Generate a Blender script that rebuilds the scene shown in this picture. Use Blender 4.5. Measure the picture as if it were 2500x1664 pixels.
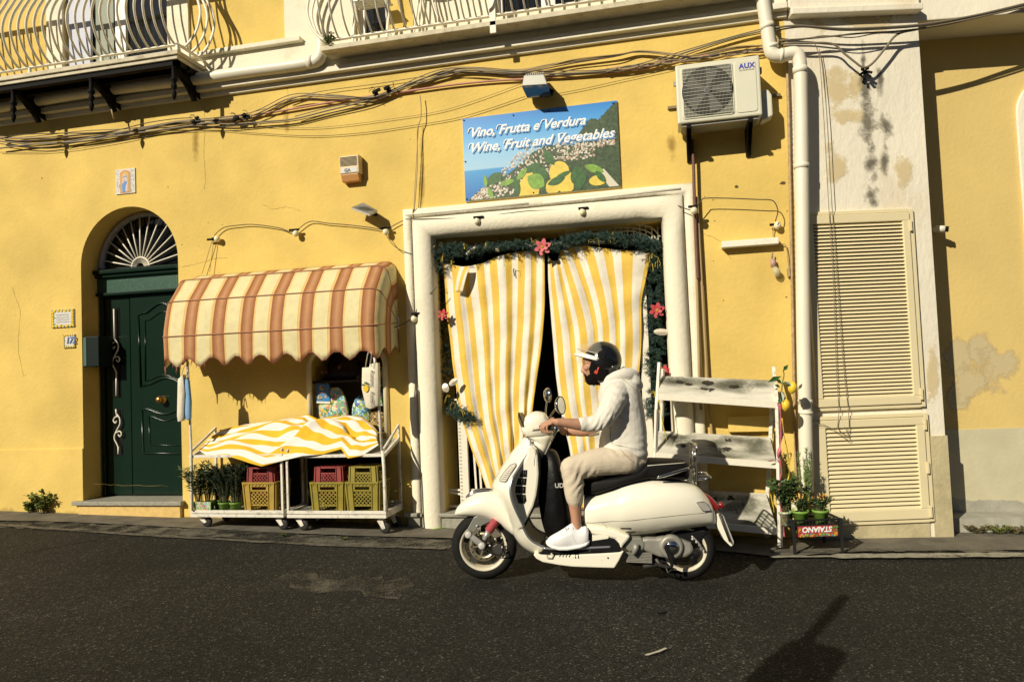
import bpy, bmesh, math, random
import numpy as np
from mathutils import Vector, Matrix, geometry
from mathutils.bvhtree import BVHTree
R=math.radians
random.seed(7)
for o in list(bpy.data.objects): bpy.data.objects.remove(o)
SC=bpy.context.scene; COL=SC.collection
# ---------------- camera, sky, sun, exposure ----------------
F=1750.; TH=R(12.5); PIT=math.atan(76/1750.); ROL=R(2.3)
fw=Vector((-math.sin(TH)*math.cos(PIT),math.cos(TH)*math.cos(PIT),math.sin(PIT)))
rt0=Vector((math.cos(TH),math.sin(TH),0)); up0=rt0.cross(fw)
crt=rt0*math.cos(ROL)-up0*math.sin(ROL); cup=up0*math.cos(ROL)+rt0*math.sin(ROL)
CAM=Vector((0,0,1.5))
cd=bpy.data.cameras.new('camera'); co=bpy.data.objects.new('camera',cd); COL.objects.link(co)
cd.sensor_width=36; cd.lens=F/2500*36; cd.clip_end=2000; cd.clip_start=.05
m=Matrix((crt,cup,-fw)).transposed().to_4x4(); m.translation=CAM; co.matrix_world=m; SC.camera=co
SUNV=Vector((.585,1,-.68)).normalized()          # direction light travels
SUN_EL=math.asin(-SUNV.z)
w=bpy.data.worlds.new('World'); SC.world=w; w.use_nodes=True
nt=w.node_tree; bg=nt.nodes['Background']; sky=nt.nodes.new('ShaderNodeTexSky')
sky.sky_type='NISHITA'; sky.sun_disc=False; sky.sun_elevation=SUN_EL
sky.sun_rotation=math.atan2(-SUNV.x,-SUNV.y); sky.air_density=.6; sky.dust_density=.8; sky.altitude=600
nt.links.new(sky.outputs[0],bg.inputs[0]); bg.inputs[1].default_value=.05
ld=bpy.data.lights.new('sun','SUN'); ld.energy=5.0; ld.angle=R(.5); ld.color=(1,.90,.73)
lo=bpy.data.objects.new('sun',ld); COL.objects.link(lo); lo.rotation_euler=SUNV.to_track_quat('-Z','Y').to_euler()
SC.view_settings.view_transform='Standard'; SC.view_settings.look='None'; SC.view_settings.exposure=0.03; SC.view_settings.gamma=1
SC.render.engine='CYCLES'; SC.cycles.transparent_max_bounces=48
# ---------------- unprojection onto real planes ----------------
YW=6.7
def ray(px,py): return fw+crt*((px-1250)/F)-cup*((py-832)/F)
def onpl(px,py,p,n):
    d=ray(px,py); return CAM+d*((Vector(p)-CAM).dot(n)/d.dot(n))
def W(px,py,off=0): return onpl(px,py,(0,YW-off,0),Vector((0,1,0)))
NP=Vector((-math.sin(TH),math.cos(TH),0)); TP=Vector((math.cos(TH),math.sin(TH),0))
PC=W(1952,700); PC0=Vector((PC.x,PC.y,0))
def P(px,py,off=0): return onpl(px,py,PC0-NP*off,NP)            # pier face
PE=P(2290,800); PE0=Vector((PE.x,PE.y,0))
AR=R(7.5); NR=Vector((-math.sin(AR),math.cos(AR),0)); TR=Vector((math.cos(AR),math.sin(AR),0))
RW0=PE0+NP*.42
def RWp(px,py,off=0): return onpl(px,py,RW0-NR*off,NR)          # right neighbour wall
def G(x,y=0): return -.03-.0255*x
def onG(px,py,h=0):
    d=ray(px,py); t=(-.03+h-.0255*CAM.x-CAM.z)/(d.z+.0255*d.x); return CAM+d*t
def px2(p):
    v=Vector(p)-CAM; z=v.dot(fw); return (1250+F*v.dot(crt)/z, 832-F*v.dot(cup)/z)
# ---------------- materials ----------------
def lin(c):
    if isinstance(c,str):
        c=c.lstrip('#'); c=[int(c[i:i+2],16)/255 for i in (0,2,4)]
        return tuple(((x/12.92) if x<.04045 else ((x+.055)/1.055)**2.4) for x in c)
    return tuple(c)
MATS={}
def mat(name,col,rough=.6,metal=0,var=0,vs=6,bump=0,bs=60,spec=.5,coat=0,stain=None,dirt=0,ds=3,trans=0,alpha=1,sub=0,stretch=(1,1,1),sheen=0):
    if name in MATS: return MATS[name]
    m=bpy.data.materials.new(name); m.use_nodes=True; nt=m.node_tree; N=nt.nodes; L=nt.links
    b=N['Principled BSDF']; c=lin(col)+(1,)
    b.inputs['Base Color'].default_value=c; b.inputs['Roughness'].default_value=rough; b.inputs['Metallic'].default_value=metal
    b.inputs['Specular IOR Level'].default_value=spec
    if coat: b.inputs['Coat Weight'].default_value=coat; b.inputs['Coat Roughness'].default_value=.05
    if trans: b.inputs['Transmission Weight'].default_value=trans
    if alpha<1: b.inputs['Alpha'].default_value=alpha
    if sheen: b.inputs['Sheen Weight'].default_value=sheen
    geo=N.new('ShaderNodeNewGeometry'); mp=N.new('ShaderNodeMapping'); mp.inputs['Scale'].default_value=stretch
    L.new(geo.outputs['Position'],mp.inputs[0]); vec=mp.outputs[0]
    cur=None
    def noise(s,det=4,r=.55):
        n=N.new('ShaderNodeTexNoise'); n.inputs['Scale'].default_value=s; n.inputs['Detail'].default_value=det; n.inputs['Roughness'].default_value=r; L.new(vec,n.inputs['Vector']); return n
    def ramp(src,a,bb):
        r=N.new('ShaderNodeMapRange'); r.inputs['From Min'].default_value=a; r.inputs['From Max'].default_value=bb; L.new(src,r.inputs['Value']); return r.outputs[0]
    def mix(f,A,B):
        x=N.new('ShaderNodeMix'); x.data_type='RGBA'; 
        if f is not None: L.new(f,x.inputs['Factor'])
        for s,v in ((6,A),(7,B)):
            if isinstance(v,tuple): x.inputs[s].default_value=v
            else: L.new(v,x.inputs[s])
        return x.outputs[2]
    cur=c
    if var:
        n=noise(vs); d=tuple(max(0,v*(1-var)) for v in c[:3])+(1,); e=tuple(min(1,v*(1+var*.5)) for v in c[:3])+(1,)
        cur=mix(ramp(n.outputs[0],.3,.7),d,e)
    if dirt:
        n=noise(ds,8,.65); dc=lin(stain if stain else '#5b5648')+(1,)
        f=ramp(n.outputs[0],.62-.22*dirt,.70); 
        mm=N.new('ShaderNodeMath'); mm.operation='MULTIPLY'; mm.inputs[1].default_value=min(1,dirt*1.3); L.new(f,mm.inputs[0]); mm.use_clamp=True
        cl=N.new('ShaderNodeClamp'); L.new(mm.outputs[0],cl.inputs[0])
        cur=mix(cl.outputs[0],cur,dc)
    if not isinstance(cur,tuple): L.new(cur,b.inputs['Base Color'])
    if bump:
        n=noise(bs,6,.6); bp=N.new('ShaderNodeBump'); bp.inputs['Strength'].default_value=bump; bp.inputs['Distance'].default_value=.01
        L.new(n.outputs[0],bp.inputs['Height']); L.new(bp.outputs[0],b.inputs['Normal'])
    MATS[name]=m; return m
# ---------------- mesh builder ----------------
class MB:
    def __init__(s): s.bm=bmesh.new(); s.uv=None
    def v(s,p): return s.bm.verts.new(Vector(p))
    def face(s,pts,mi=0):
        try: f=s.bm.faces.new([s.v(p) for p in pts]); f.material_index=mi; return f
        except ValueError: return None
    def box8(s,c,mi=0):   # c: 8 corners, bottom 4 then top 4
        v=[s.v(p) for p in c]
        for q in ((3,2,1,0),(4,5,6,7),(0,1,5,4),(1,2,6,5),(2,3,7,6),(3,0,4,7)):
            f=s.bm.faces.new([v[i] for i in q]); f.material_index=mi
        return v
    def box(s,a,b,mi=0):
        x0,y0,z0=[min(a[i],b[i]) for i in range(3)]; x1,y1,z1=[max(a[i],b[i]) for i in range(3)]
        s.box8([(x0,y0,z0),(x1,y0,z0),(x1,y1,z0),(x0,y1,z0),(x0,y0,z1),(x1,y0,z1),(x1,y1,z1),(x0,y1,z1)],mi); return s
    def prism(s,pts,ext,mi=0):
        pts=[Vector(p) for p in pts]; ext=Vector(ext); n=len(pts)
        a=[s.v(p) for p in pts]; b=[s.v(p+ext) for p in pts]
        for f in (a[::-1],b):
            g=s.bm.faces.new(f); g.material_index=mi
        for i in range(n):
            g=s.bm.faces.new([a[i],a[(i+1)%n],b[(i+1)%n],b[i]]); g.material_index=mi
        return s
    def bar(s,a,b,w,h,upv=(0,0,1),mi=0):
        a=Vector(a); b=Vector(b); d=(b-a).normalized(); u=Vector(upv); sd=d.cross(u)
        if sd.length<1e-4: sd=d.cross(Vector((1,0,0)))
        sd.normalize(); u=sd.cross(d).normalized(); sd*=w/2; u*=h/2
        s.box8([a-sd-u,a+sd-u,b+sd-u,b-sd-u,a-sd+u,a+sd+u,b+sd+u,b-sd+u],mi); return s
    def rings(s,rings,closed=False,cap=True,mi=0):
        vs=[[s.v(p) for p in r] for r in rings]; n=len(vs[0]); m=len(vs)
        for i in range(m if closed else m-1):
            A=vs[i]; B=vs[(i+1)%m]
            for j in range(n):
                f=s.bm.faces.new([A[j],A[(j+1)%n],B[(j+1)%n],B[j]]); f.material_index=mi; f.smooth=True
        if cap and not closed:
            for r in (vs[0][::-1],vs[-1]):
                f=s.bm.faces.new(r); f.material_index=mi
        return s
    def tube(s,pts,r,n=8,cap=True,closed=False,round_=False,mi=0,flat=1,flatdir=None):
        pts=[Vector(p) for p in pts]; m=len(pts); rr=list(r) if hasattr(r,'__len__') else [r]*m
        if round_:
            d0=(pts[0]-pts[1]).normalized(); d1=(pts[-1]-pts[-2]).normalized()
            P0=[pts[0]+d0*rr[0]*k for k in (.98,.8,.45)]; r0=[rr[0]*k for k in (.15,.6,.89)]
            P1=[pts[-1]+d1*rr[-1]*k for k in (.45,.8,.98)]; r1=[rr[-1]*k for k in (.89,.6,.15)]
            pts=P0+pts+P1; rr=r0+rr+r1; m=len(pts)
        rings=[]; prev=None
        for i in range(m):
            if closed: t=(pts[(i+1)%m]-pts[i-1])
            else: t=(pts[min(i+1,m-1)]-pts[max(i-1,0)])
            if t.length<1e-9: t=Vector((0,0,1))
            t.normalize()
            if prev is None:
                ref=Vector(flatdir) if flatdir is not None else (Vector((0,0,1)) if abs(t.z)<.9 else Vector((1,0,0)))
                u=(ref-t*ref.dot(t)).normalized()
            else:
                u=prev-t*prev.dot(t); u.normalize() if u.length>1e-6 else None
            prev=u; v=t.cross(u)
            rings.append([pts[i]+(u*math.cos(a)*flat+v*math.sin(a))*rr[i] for a in (2*math.pi*k/n for k in range(n))])
        return s.rings(rings,closed,cap,mi)
    def lathe(s,prof,o,ax=(0,0,1),n=24,mi=0,cap=True):
        ax=Vector(ax).normalized(); ref=Vector((0,0,1)) if abs(ax.z)<.9 else Vector((1,0,0))
        u=(ref-ax*ref.dot(ax)).normalized(); v=ax.cross(u); o=Vector(o)
        return s.rings([[o+ax*h+(u*math.cos(a)+v*math.sin(a))*max(r,1e-4) for a in (2*math.pi*k/n for k in range(n))] for r,h in prof],cap=cap,mi=mi)
    def ell(s,c,r,M=None,nu=14,nv=9,mi=0):
        c=Vector(c); M=M or Matrix.Identity(3)
        return s.rings([[c+M@Vector((r[0]*math.sin(t)*math.cos(a),r[1]*math.sin(t)*math.sin(a),r[2]*math.cos(t))) for a in (2*math.pi*k/nu for k in range(nu))] for t in [max(.02,min(math.pi-.02,math.pi*i/nv)) for i in range(nv+1)]],mi=mi)
    def poly2(s,pts,mp,t=0,mi=0): # tessellated polygon with mapping fn
        v=[s.v(mp(*p)) for p in pts]
        f=s.bm.faces.new(v); f.material_index=mi; return f
    def grid(s,fn,nu,nv,mi=0,uvf=None,smooth=True):
        if uvf and s.uv is None: s.uv=s.bm.loops.layers.uv.new('UVMap')
        V=[[s.v(fn(i/nu,j/nv)) for i in range(nu+1)] for j in range(nv+1)]
        for j in range(nv):
            for i in range(nu):
                f=s.bm.faces.new([V[j][i],V[j][i+1],V[j+1][i+1],V[j+1][i]]); f.material_index=mi; f.smooth=smooth
                if uvf:
                    for l,(a,b) in zip(f.loops,((i,j),(i+1,j),(i+1,j+1),(i,j+1))): l[s.uv].uv=uvf(a/nu,b/nv)
        return s
    def build(s,name,mats,parent=None,smooth=None,bevel=0,solid=0,subsurf=0,shade_auto=True,keep=False,norm=True):
        if norm: bmesh.ops.recalc_face_normals(s.bm,faces=s.bm.faces)
        me=bpy.data.meshes.new(name); s.bm.to_mesh(me); s.bm.free()
        if not isinstance(mats,(list,tuple)): mats=[mats]
        for m in mats: me.materials.append(m)
        return link(name,me,parent,smooth,bevel,solid,subsurf)
def link(name,me,parent=None,smooth=None,bevel=0,solid=0,subsurf=0):
    if smooth is not None: me.polygons.foreach_set('use_smooth',[bool(smooth)]*len(me.polygons))
    o=bpy.data.objects.new(name,me); COL.objects.link(o)
    if solid:
        q=o.modifiers.new('s','SOLIDIFY'); q.thickness=solid; q.offset=0
    if bevel:
        q=o.modifiers.new('b','BEVEL'); q.width=bevel; q.segments=2; q.limit_method='ANGLE'; q.angle_limit=R(40)
    if subsurf:
        q=o.modifiers.new('u','SUBSURF'); q.levels=subsurf; q.render_levels=subsurf
    if parent: setp(o,parent)
    return o
def wm(o):
    M=o.matrix_basis.copy()
    return wm(o.parent)@o.matrix_parent_inverse@M if o.parent else M
def setp(o,parent): o.parent=parent; o.matrix_parent_inverse=wm(parent).inverted()
def tag(o,label=None,cat=None,group=None,kind=None):
    if label: o['label']=label
    if cat: o['category']=cat
    if group: o['group']=group
    if kind: o['kind']=kind
    return o
def thing(name,label,cat,loc=(0,0,0),group=None):
    o=bpy.data.objects.new(name,None); COL.objects.link(o); o.location=loc; o.empty_display_size=.1
    return tag(o,label,cat,group)
def dup(root,offset,label=None):
    c=root.copy(); COL.objects.link(c); c.location=root.location+Vector(offset)
    if label: c['label']=label
    def rec(s,d):
        for ch in s.children:
            k=ch.copy(); COL.objects.link(k); k.parent=d; k.matrix_parent_inverse=ch.matrix_parent_inverse.copy(); rec(ch,k)
    rec(root,c); return c
def remesh(mb,name,mats,vox,parent=None,smooth_it=3,solid=False,fn=None):
    o=mb.build(name,mats); q=o.modifiers.new('r','REMESH'); q.mode='VOXEL'; q.voxel_size=vox; q.use_smooth_shade=True
    if smooth_it:
        q=o.modifiers.new('m','SMOOTH'); q.factor=.5; q.iterations=smooth_it
    dg=bpy.context.evaluated_depsgraph_get(); dg.update(); me=bpy.data.meshes.new_from_object(o.evaluated_get(dg),depsgraph=dg); 
    bpy.data.objects.remove(o)
    me.materials.clear()
    for m in (mats if isinstance(mats,(list,tuple)) else [mats]): me.materials.append(m)
    if fn: fn(me)
    return link(name,me,parent,True)
def cr(pts,k=6):
    pts=[Vector(p) for p in pts]; out=[]
    for i in range(len(pts)-1):
        a=pts[max(i-1,0)]; b=pts[i]; c=pts[i+1]; d=pts[min(i+2,len(pts)-1)]
        for j in range(k):
            t=j/k; out.append(.5*((2*b)+(c-a)*t+(2*a-5*b+4*c-d)*t*t+(3*b-a-3*c+d)*t**3))
    out.append(pts[-1]); return out
def lerpl(L,t):
    t=t*(len(L)-1); i=min(int(t),len(L)-2); f=t-i
    a,b=L[i],L[i+1]
    return a+(b-a)*f if not isinstance(a,tuple) else tuple(x+(y-x)*f for x,y in zip(a,b))
def textmesh(s,size,o,right,up,m,name='lettering',parent=None,shear=0,offset=0,ext=.001,spacing=1,align='LEFT',flip=False):
    c=bpy.data.curves.new('t','FONT'); c.body=s; c.size=size; c.shear=shear; c.offset=offset; c.extrude=ext; c.space_character=spacing; c.align_x=align; c.resolution_u=3
    t=bpy.data.objects.new('t',c); COL.objects.link(t); dg=bpy.context.evaluated_depsgraph_get(); dg.update()
    me=bpy.data.meshes.new_from_object(t.evaluated_get(dg),depsgraph=dg); bpy.data.objects.remove(t)
    r=Vector(right).normalized(); u=Vector(up); u=(u-r*u.dot(r)).normalized(); n=r.cross(u)
    M=Matrix((r,u,n)).transposed().to_4x4(); M.translation=Vector(o); me.transform(M)
    me.materials.clear(); me.materials.append(m)
    return link(name,me,parent,False)
def bvh(o):
    dg=bpy.context.evaluated_depsgraph_get(); dg.update(); return BVHTree.FromObject(o.evaluated_get(dg),dg)
def hit(tree,px,py,off=.002):
    d=ray(px,py).normalized(); p,n,i,t=tree.ray_cast(CAM,d)
    if p is None: return None
    if n.dot(d)>0: n=-n
    return p+n*off
# ---------------- materials used in many places ----------------
YEL=mat('yellow_render',(.71,.515,.135),.9,var=.16,vs=1.6,bump=.5,bs=26,dirt=.22,ds=1.1,stain='#c9a45e')
YEL2=mat('pale_yellow_render',(.66,.50,.18),.9,var=.12,vs=1.1,bump=.35,bs=30)
WHT=mat('white_render',(.80,.75,.58),.85,var=.06,vs=2.5,bump=.5,bs=28,dirt=.22,ds=4,stain='#b9ad8c')
WHTP=mat('white_weathered_render',(.80,.75,.60),.9,var=.08,vs=2,bump=.6,bs=22,dirt=.35,ds=1.6,stain='#c9b183',stretch=(1,1,.55))
CREAM=mat('cream_paint',(.74,.65,.40),.5,var=.03,vs=5,bump=.05,bs=40)
WMET=mat('white_painted_metal',(.78,.74,.60),.45,var=.06,vs=30,bump=.05)
RUSTW=mat('chipped_white_metal',(.72,.69,.58),.55,var=.08,vs=20,dirt=.45,ds=18,stain='#5a3a22',bump=.1,bs=80)
PVC=mat('plastic_pipe',(.76,.72,.57),.45,var=.05,vs=4,bump=.03)
BLK=mat('black_iron',(.006,.0055,.005),.7,spec=.12,bump=.2,bs=80) if 1 else mat('x',(.008,.0075,.007),.5,bump=.2,bs=80)
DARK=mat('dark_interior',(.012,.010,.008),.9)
GRN=mat('green_door_paint',(.0035,.017,.009),.25,var=.1,vs=8,bump=.05,bs=60,spec=.35)
GRNL=mat('worn_green_paint',(.014,.07,.04),.4,var=.3,vs=60,dirt=.3,ds=60,stain='#5f8f78')
GLASS=mat('dark_window_glass',(.008,.009,.010),.03,spec=.6)
STONE=mat('grey_stone',(.30,.29,.23),.8,var=.25,vs=30,bump=.3)
BRASS=mat('brass',(.45,.28,.09),.35,metal=1)
PINK=mat('poinsettia_red',(.55,.06,.07),.6,var=.25,vs=40)
RUB=mat('black_rubber',(.02,.02,.018),.7,bump=.2)
GREYP=mat('grey_plastic',(.3,.29,.25),.5)
WIRE=mat('grey_cable',(.20,.17,.11),.6); WIRED=mat('dark_cable',(.05,.04,.03),.6); WIRET=mat('tan_cable',(.38,.28,.13),.6); WIREP=mat('pink_conduit',(.50,.24,.17),.6,var=.1,vs=30)
BULB=mat('frosted_bulb',(.82,.76,.50),.15,spec=.6)
# ---------------- ground ----------------
def asphalt(name,base,light,dark,patch=True):
    m=bpy.data.materials.new(name); m.use_nodes=True; N=m.node_tree.nodes; L=m.node_tree.links; b=N['Principled BSDF']
    geo=N.new('ShaderNodeNewGeometry')
    def noi(s,d=3,r=.6):
        n=N.new('ShaderNodeTexNoise'); n.inputs['Scale'].default_value=s; n.inputs['Detail'].default_value=d; n.inputs['Roughness'].default_value=r; L.new(geo.outputs['Position'],n.inputs['Vector']); return n
    v=N.new('ShaderNodeTexVoronoi'); v.inputs['Scale'].default_value=105; L.new(geo.outputs['Position'],v.inputs['Vector'])
    r=N.new('ShaderNodeValToRGB'); L.new(v.outputs['Color'],r.inputs[0]); e=r.color_ramp.elements
    e[0].position=.15; e[0].color=dark+(1,); e[1].position=.92; e[1].color=light+(1,)
    k=e.new(.55); k.color=base+(1,); k=e.new(.8); k.color=tuple(x*1.5 for x in base)+(1,)
    n=noi(.42,10,.72); mr=N.new('ShaderNodeMapRange'); mr.inputs['From Min'].default_value=.3; mr.inputs['From Max'].default_value=.7; mr.inputs['To Min'].default_value=.5; mr.inputs['To Max'].default_value=1.55; L.new(n.outputs[0],mr.inputs[0])
    mx=N.new('ShaderNodeMix'); mx.data_type='RGBA'; mx.blend_type='MULTIPLY'; mx.inputs[0].default_value=1; L.new(r.outputs[0],mx.inputs[6]); L.new(mr.outputs[0],mx.inputs[7])
    L.new(mx.outputs[2],b.inputs['Base Color']); b.inputs['Roughness'].default_value=.85; b.inputs['Specular IOR Level'].default_value=.25
    bp=N.new('ShaderNodeBump'); bp.inputs['Strength'].default_value=.75; bp.inputs['Distance'].default_value=.006
    L.new(v.outputs['Distance'],bp.inputs['Height']); L.new(bp.outputs[0],b.inputs['Normal'])
    return m
ASPH=asphalt('asphalt',(.0195,.0187,.0145),(.125,.120,.093),(.0045,.0043,.0034))
ASPL=asphalt('worn_asphalt',(.085,.075,.052),(.22,.20,.14),(.03,.027,.02))
PAVE=mat('pavement_cement',(.15,.135,.10),.9,var=.35,vs=5,bump=.5,bs=60,dirt=.30,ds=6,stain='#2c281f')
LINE=mat('worn_road_paint',(.34,.32,.24),.9,var=.3,vs=25,dirt=.55,ds=14,stain='#3a352a',bump=.4,bs=120)
LINE2=mat('faded_road_paint',(.16,.145,.105),.9,var=.4,vs=25,dirt=.8,ds=20,stain='#2e2a20',bump=.4,bs=120)
def worn(name,col,cut,sc=30,soft=.1):
    m=mat(name,col,.9,var=.3,vs=25,bump=.4,bs=120); N=m.node_tree.nodes; L=m.node_tree.links
    g=N.new('ShaderNodeNewGeometry'); n=N.new('ShaderNodeTexNoise'); n.inputs['Scale'].default_value=sc; n.inputs['Detail'].default_value=8; n.inputs['Roughness'].default_value=.75; L.new(g.outputs['Position'],n.inputs['Vector'])
    n2=N.new('ShaderNodeTexNoise'); n2.inputs['Scale'].default_value=sc/12; L.new(g.outputs['Position'],n2.inputs['Vector'])
    a=N.new('ShaderNodeMath'); a.operation='ADD'; L.new(n.outputs[0],a.inputs[0]); L.new(n2.outputs[0],a.inputs[1])
    r=N.new('ShaderNodeMapRange'); r.inputs['From Min'].default_value=cut; r.inputs['From Max'].default_value=cut+soft; L.new(a.outputs[0],r.inputs[0]); L.new(r.outputs[0],N['Principled BSDF'].inputs['Alpha']); return m
LINE=worn('worn_road_paint',(.46,.44,.35),.78,40,.12); LINE2=worn('faded_road_paint',(.42,.40,.30),.70,40,.3); GRIT=worn('gritty_edge',(.13,.12,.085),.86,60,.25); ASPL2=worn('worn_patch',(.11,.10,.07),.90,60,.35)
def sheet(name,pts,h,m,kind='structure',parent=None):
    b=MB(); b.face([(x,y,G(x)+h) for x,y in pts]); o=b.build(name,m,parent); 
    if kind: tag(o,kind=kind)
    return o
b=MB(); b.grid(lambda u,v:((u-.5)*120,-26+v*60,G((u-.5)*120)),24,12); tag(b.build('road',ASPH,smooth=False),kind='structure')
def g2(px,py): p=onG(px,py); return (p.x,p.y)
# pavement: worn edge polygon along wall
edge=[(-34,5.9),(-14,6.02)]+[g2(*q) for q in ((0,1272),(140,1275),(300,1282),(458,1290),(600,1298),(754,1305),(900,1311),(1105,1316))]
ex=edge[-1][0]
rng=random.Random(3)
rest=[(ex+.5,edge[-1][1]),(ex+1.2,edge[-1][1]+.03),(ex+2.0,edge[-1][1]+.02),(-.1,6.28)]
pts=edge+rest+[(g2(1900,1362)),(g2(2100,1348)),(g2(2500,1345)),(9,6.9)]
poly=[]
for i in range(len(pts)-1):
    a,c=pts[i],pts[i+1]
    n=max(1,int(math.dist(a,c)/.08))
    for k in range(n):
        t=k/n; poly.append((a[0]+(c[0]-a[0])*t,a[1]+(c[1]-a[1])*t+rng.uniform(-.012,.012)))
poly+=[(9,7.9),(-34,7.9)]
sheet('pavement',poly,.012,PAVE)
# gravelly worn strip between line and pavement
def strip(name,pp,wd,m,h,jit=.012,step=.07):
    P0=[Vector(g2(*q)+(0,)) for q in pp]; out=[];lo=[]
    for i in range(len(P0)-1):
        a,c=P0[i],P0[i+1]; n=max(1,int((c-a).length/step))
        for k in range(n+ (i==len(P0)-2)):
            p=a+(c-a)*(k/n); wdd=wd if not callable(wd) else wd(p.x)
            out.append((p.x,p.y+wdd/2+rng.uniform(-jit,jit))); lo.append((p.x,p.y-wdd/2+rng.uniform(-jit,jit)))
    b=MB(); 
    for i in range(len(out)-1):
        b.face([(x,y,G(x)+h) for x,y in (lo[i],lo[i+1],out[i+1],out[i])])
    return tag(b.build(name,m),kind='structure')
strip('road_line',[(-120,1274),(0,1283),(306,1304),(560,1319),(815,1333),(1090,1340)],.07,LINE2,.010)
strip('gravel_edge',[(0,1277),(300,1292),(560,1303),(815,1320),(1110,1328)],.30,GRIT,.005,.04)
strip('gravel_edge',[(1880,1350),(2100,1347),(2500,1350)],.10,GRIT,.019,.02)
strip('road_line',[(1880,1365),(2050,1363),(2300,1361),(2620,1358)],lambda x:.05 if x<1.15 else .13,LINE,.022)
strip('road_patch',[(690,1405),(760,1418),(870,1432),(1000,1440)],.36,ASPL2,.006,.09)
# ---------------- hills behind the viewer (what the windows reflect) ----------------
FOL=mat('hill_foliage',(.035,.055,.02),.95,var=.5,vs=.5,bump=.6,bs=1)
b=MB(); hr=random.Random(5)
def hz(u): return 22+7*math.sin(u*5.1+1)+4*math.sin(u*13)+2*math.sin(u*31)
b.grid(lambda u,v:((u-.5)*420+ v*0, -38-42*v - 8*math.sin(u*7), -8+(hz(u)+14)*v+hr.uniform(-.9,.9)*v),90,14)
tag(b.build('hills',FOL),kind='structure')
# ---------------- main yellow building ----------------
BL=thing('yellow_building','long yellow rendered house with green arched door, curtained shop doorway and balconies','building',(-2.5,YW,0))
def outlineN(fn,n,a0,a1): return [fn(a0+(a1-a0)*k/n) for k in range(n+1)]
XL=W(201,900).x; XR=W(440,900).x; ACX=(XL+XR)/2; AR_=(XR-XL)/2; ATOP=W(318,504).z; ASP=ATOP-AR_
STEPZ=W(320,1221).z
arch=[(XL,STEPZ-.05)]+[(ACX-AR_*math.cos(t),ASP+AR_*math.sin(t)) for t in [math.pi*k/28 for k in range(29)]]+[(XR,STEPZ-.05)]
SXL=W(1072,800).x; SXR=W(1622,700).x; STOP=W(1350,560).z; SBOT=W(1090,1249).z
shop=[(SXL,SBOT),(SXL,STOP),(SXR,STOP),(SXR,SBOT)]
NXL=W(757,950).x; NXR=W(943,950).x; NTOP=W(850,852).z; NBOT=W(850,1062).z
def rr(x0,x1,z0,z1,r,top=True,n=6):
    o=[(x0,z0)]
    o+=[(x0+r-r*math.cos(t),z1-r+r*math.sin(t)) for t in [math.pi/2*k/n for k in range(n+1)]]
    o+=[(x1-r+r*math.sin(t),z1-r+r*math.cos(t)) for t in [math.pi/2*k/n for k in range(n+1)]]
    return o+[(x1,z0)]
niche=rr(NXL,NXR,NBOT,NTOP,.16)
CZ0=W(507,240).z; CZ1=CZ0+.42
B1Z=W(433,120,.5).z    # balcony 1 slab top
fd1=[(W(157,60).x,B1Z+.0),(W(157,60).x,B1Z+2.4),(W(412,60).x,B1Z+2.4),(W(412,60).x,B1Z+.0)]
fd2=[(W(868,40).x,B1Z+.0),(W(868,40).x,B1Z+2.4),(W(950,40).x,B1Z+2.4),(W(950,40).x,B1Z+.0)]
fd3=[(W(1206,10).x,B1Z+.0),(W(1206,10).x,B1Z+2.4),(W(1470,10).x,B1Z+2.4),(W(1470,10).x,B1Z+.0)]
outer=[(-34,-.6),(-34,9),(PC.x,9),(PC.x,-.6)]
holes=[arch,shop,niche,fd1,fd2,fd3]
def wall_mesh(outer,holes,y,depths,b=None):
    b=b or MB(); polys=[[Vector((x,0,z)) for x,z in q] for q in [outer]+holes]; flat=[p for q in polys for p in q]
    # tessellate works in its own plane
    tri=geometry.tessellate_polygon([[Vector((p.x,p.z,0)) for p in q] for q in polys])
    vs=[b.v((p.x,y,p.z)) for p in flat]
    for t in tri:
        try: b.bm.faces.new([vs[i] for i in t])
        except ValueError: pass
    for h,d in zip(holes,depths):
        n=len(h)
        for i in range(n):
            a=h[i]; c=h[(i+1)%n]; b.face([(a[0],y,a[1]),(c[0],y,c[1]),(c[0],y+d,c[1]),(a[0],y+d,a[1])])
    return b
b=wall_mesh(outer,holes,YW,[.29,.45,.4,.14,.14,.14]); b.build('wall',YEL,BL,norm=False)
# dark rooms behind the openings
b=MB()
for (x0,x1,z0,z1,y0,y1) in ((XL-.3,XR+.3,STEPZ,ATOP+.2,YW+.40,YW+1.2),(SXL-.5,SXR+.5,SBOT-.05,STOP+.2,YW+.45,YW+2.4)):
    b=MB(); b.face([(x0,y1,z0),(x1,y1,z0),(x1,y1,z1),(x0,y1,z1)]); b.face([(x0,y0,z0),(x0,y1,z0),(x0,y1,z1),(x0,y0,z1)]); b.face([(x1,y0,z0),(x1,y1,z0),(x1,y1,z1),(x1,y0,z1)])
    b.face([(x0,y0,z0),(x1,y0,z0),(x1,y1,z0),(x0,y1,z0)]); b.face([(x0,y0,z1),(x1,y0,z1),(x1,y1,z1),(x0,y1,z1)]); b.build('interior',DARK,BL)
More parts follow.
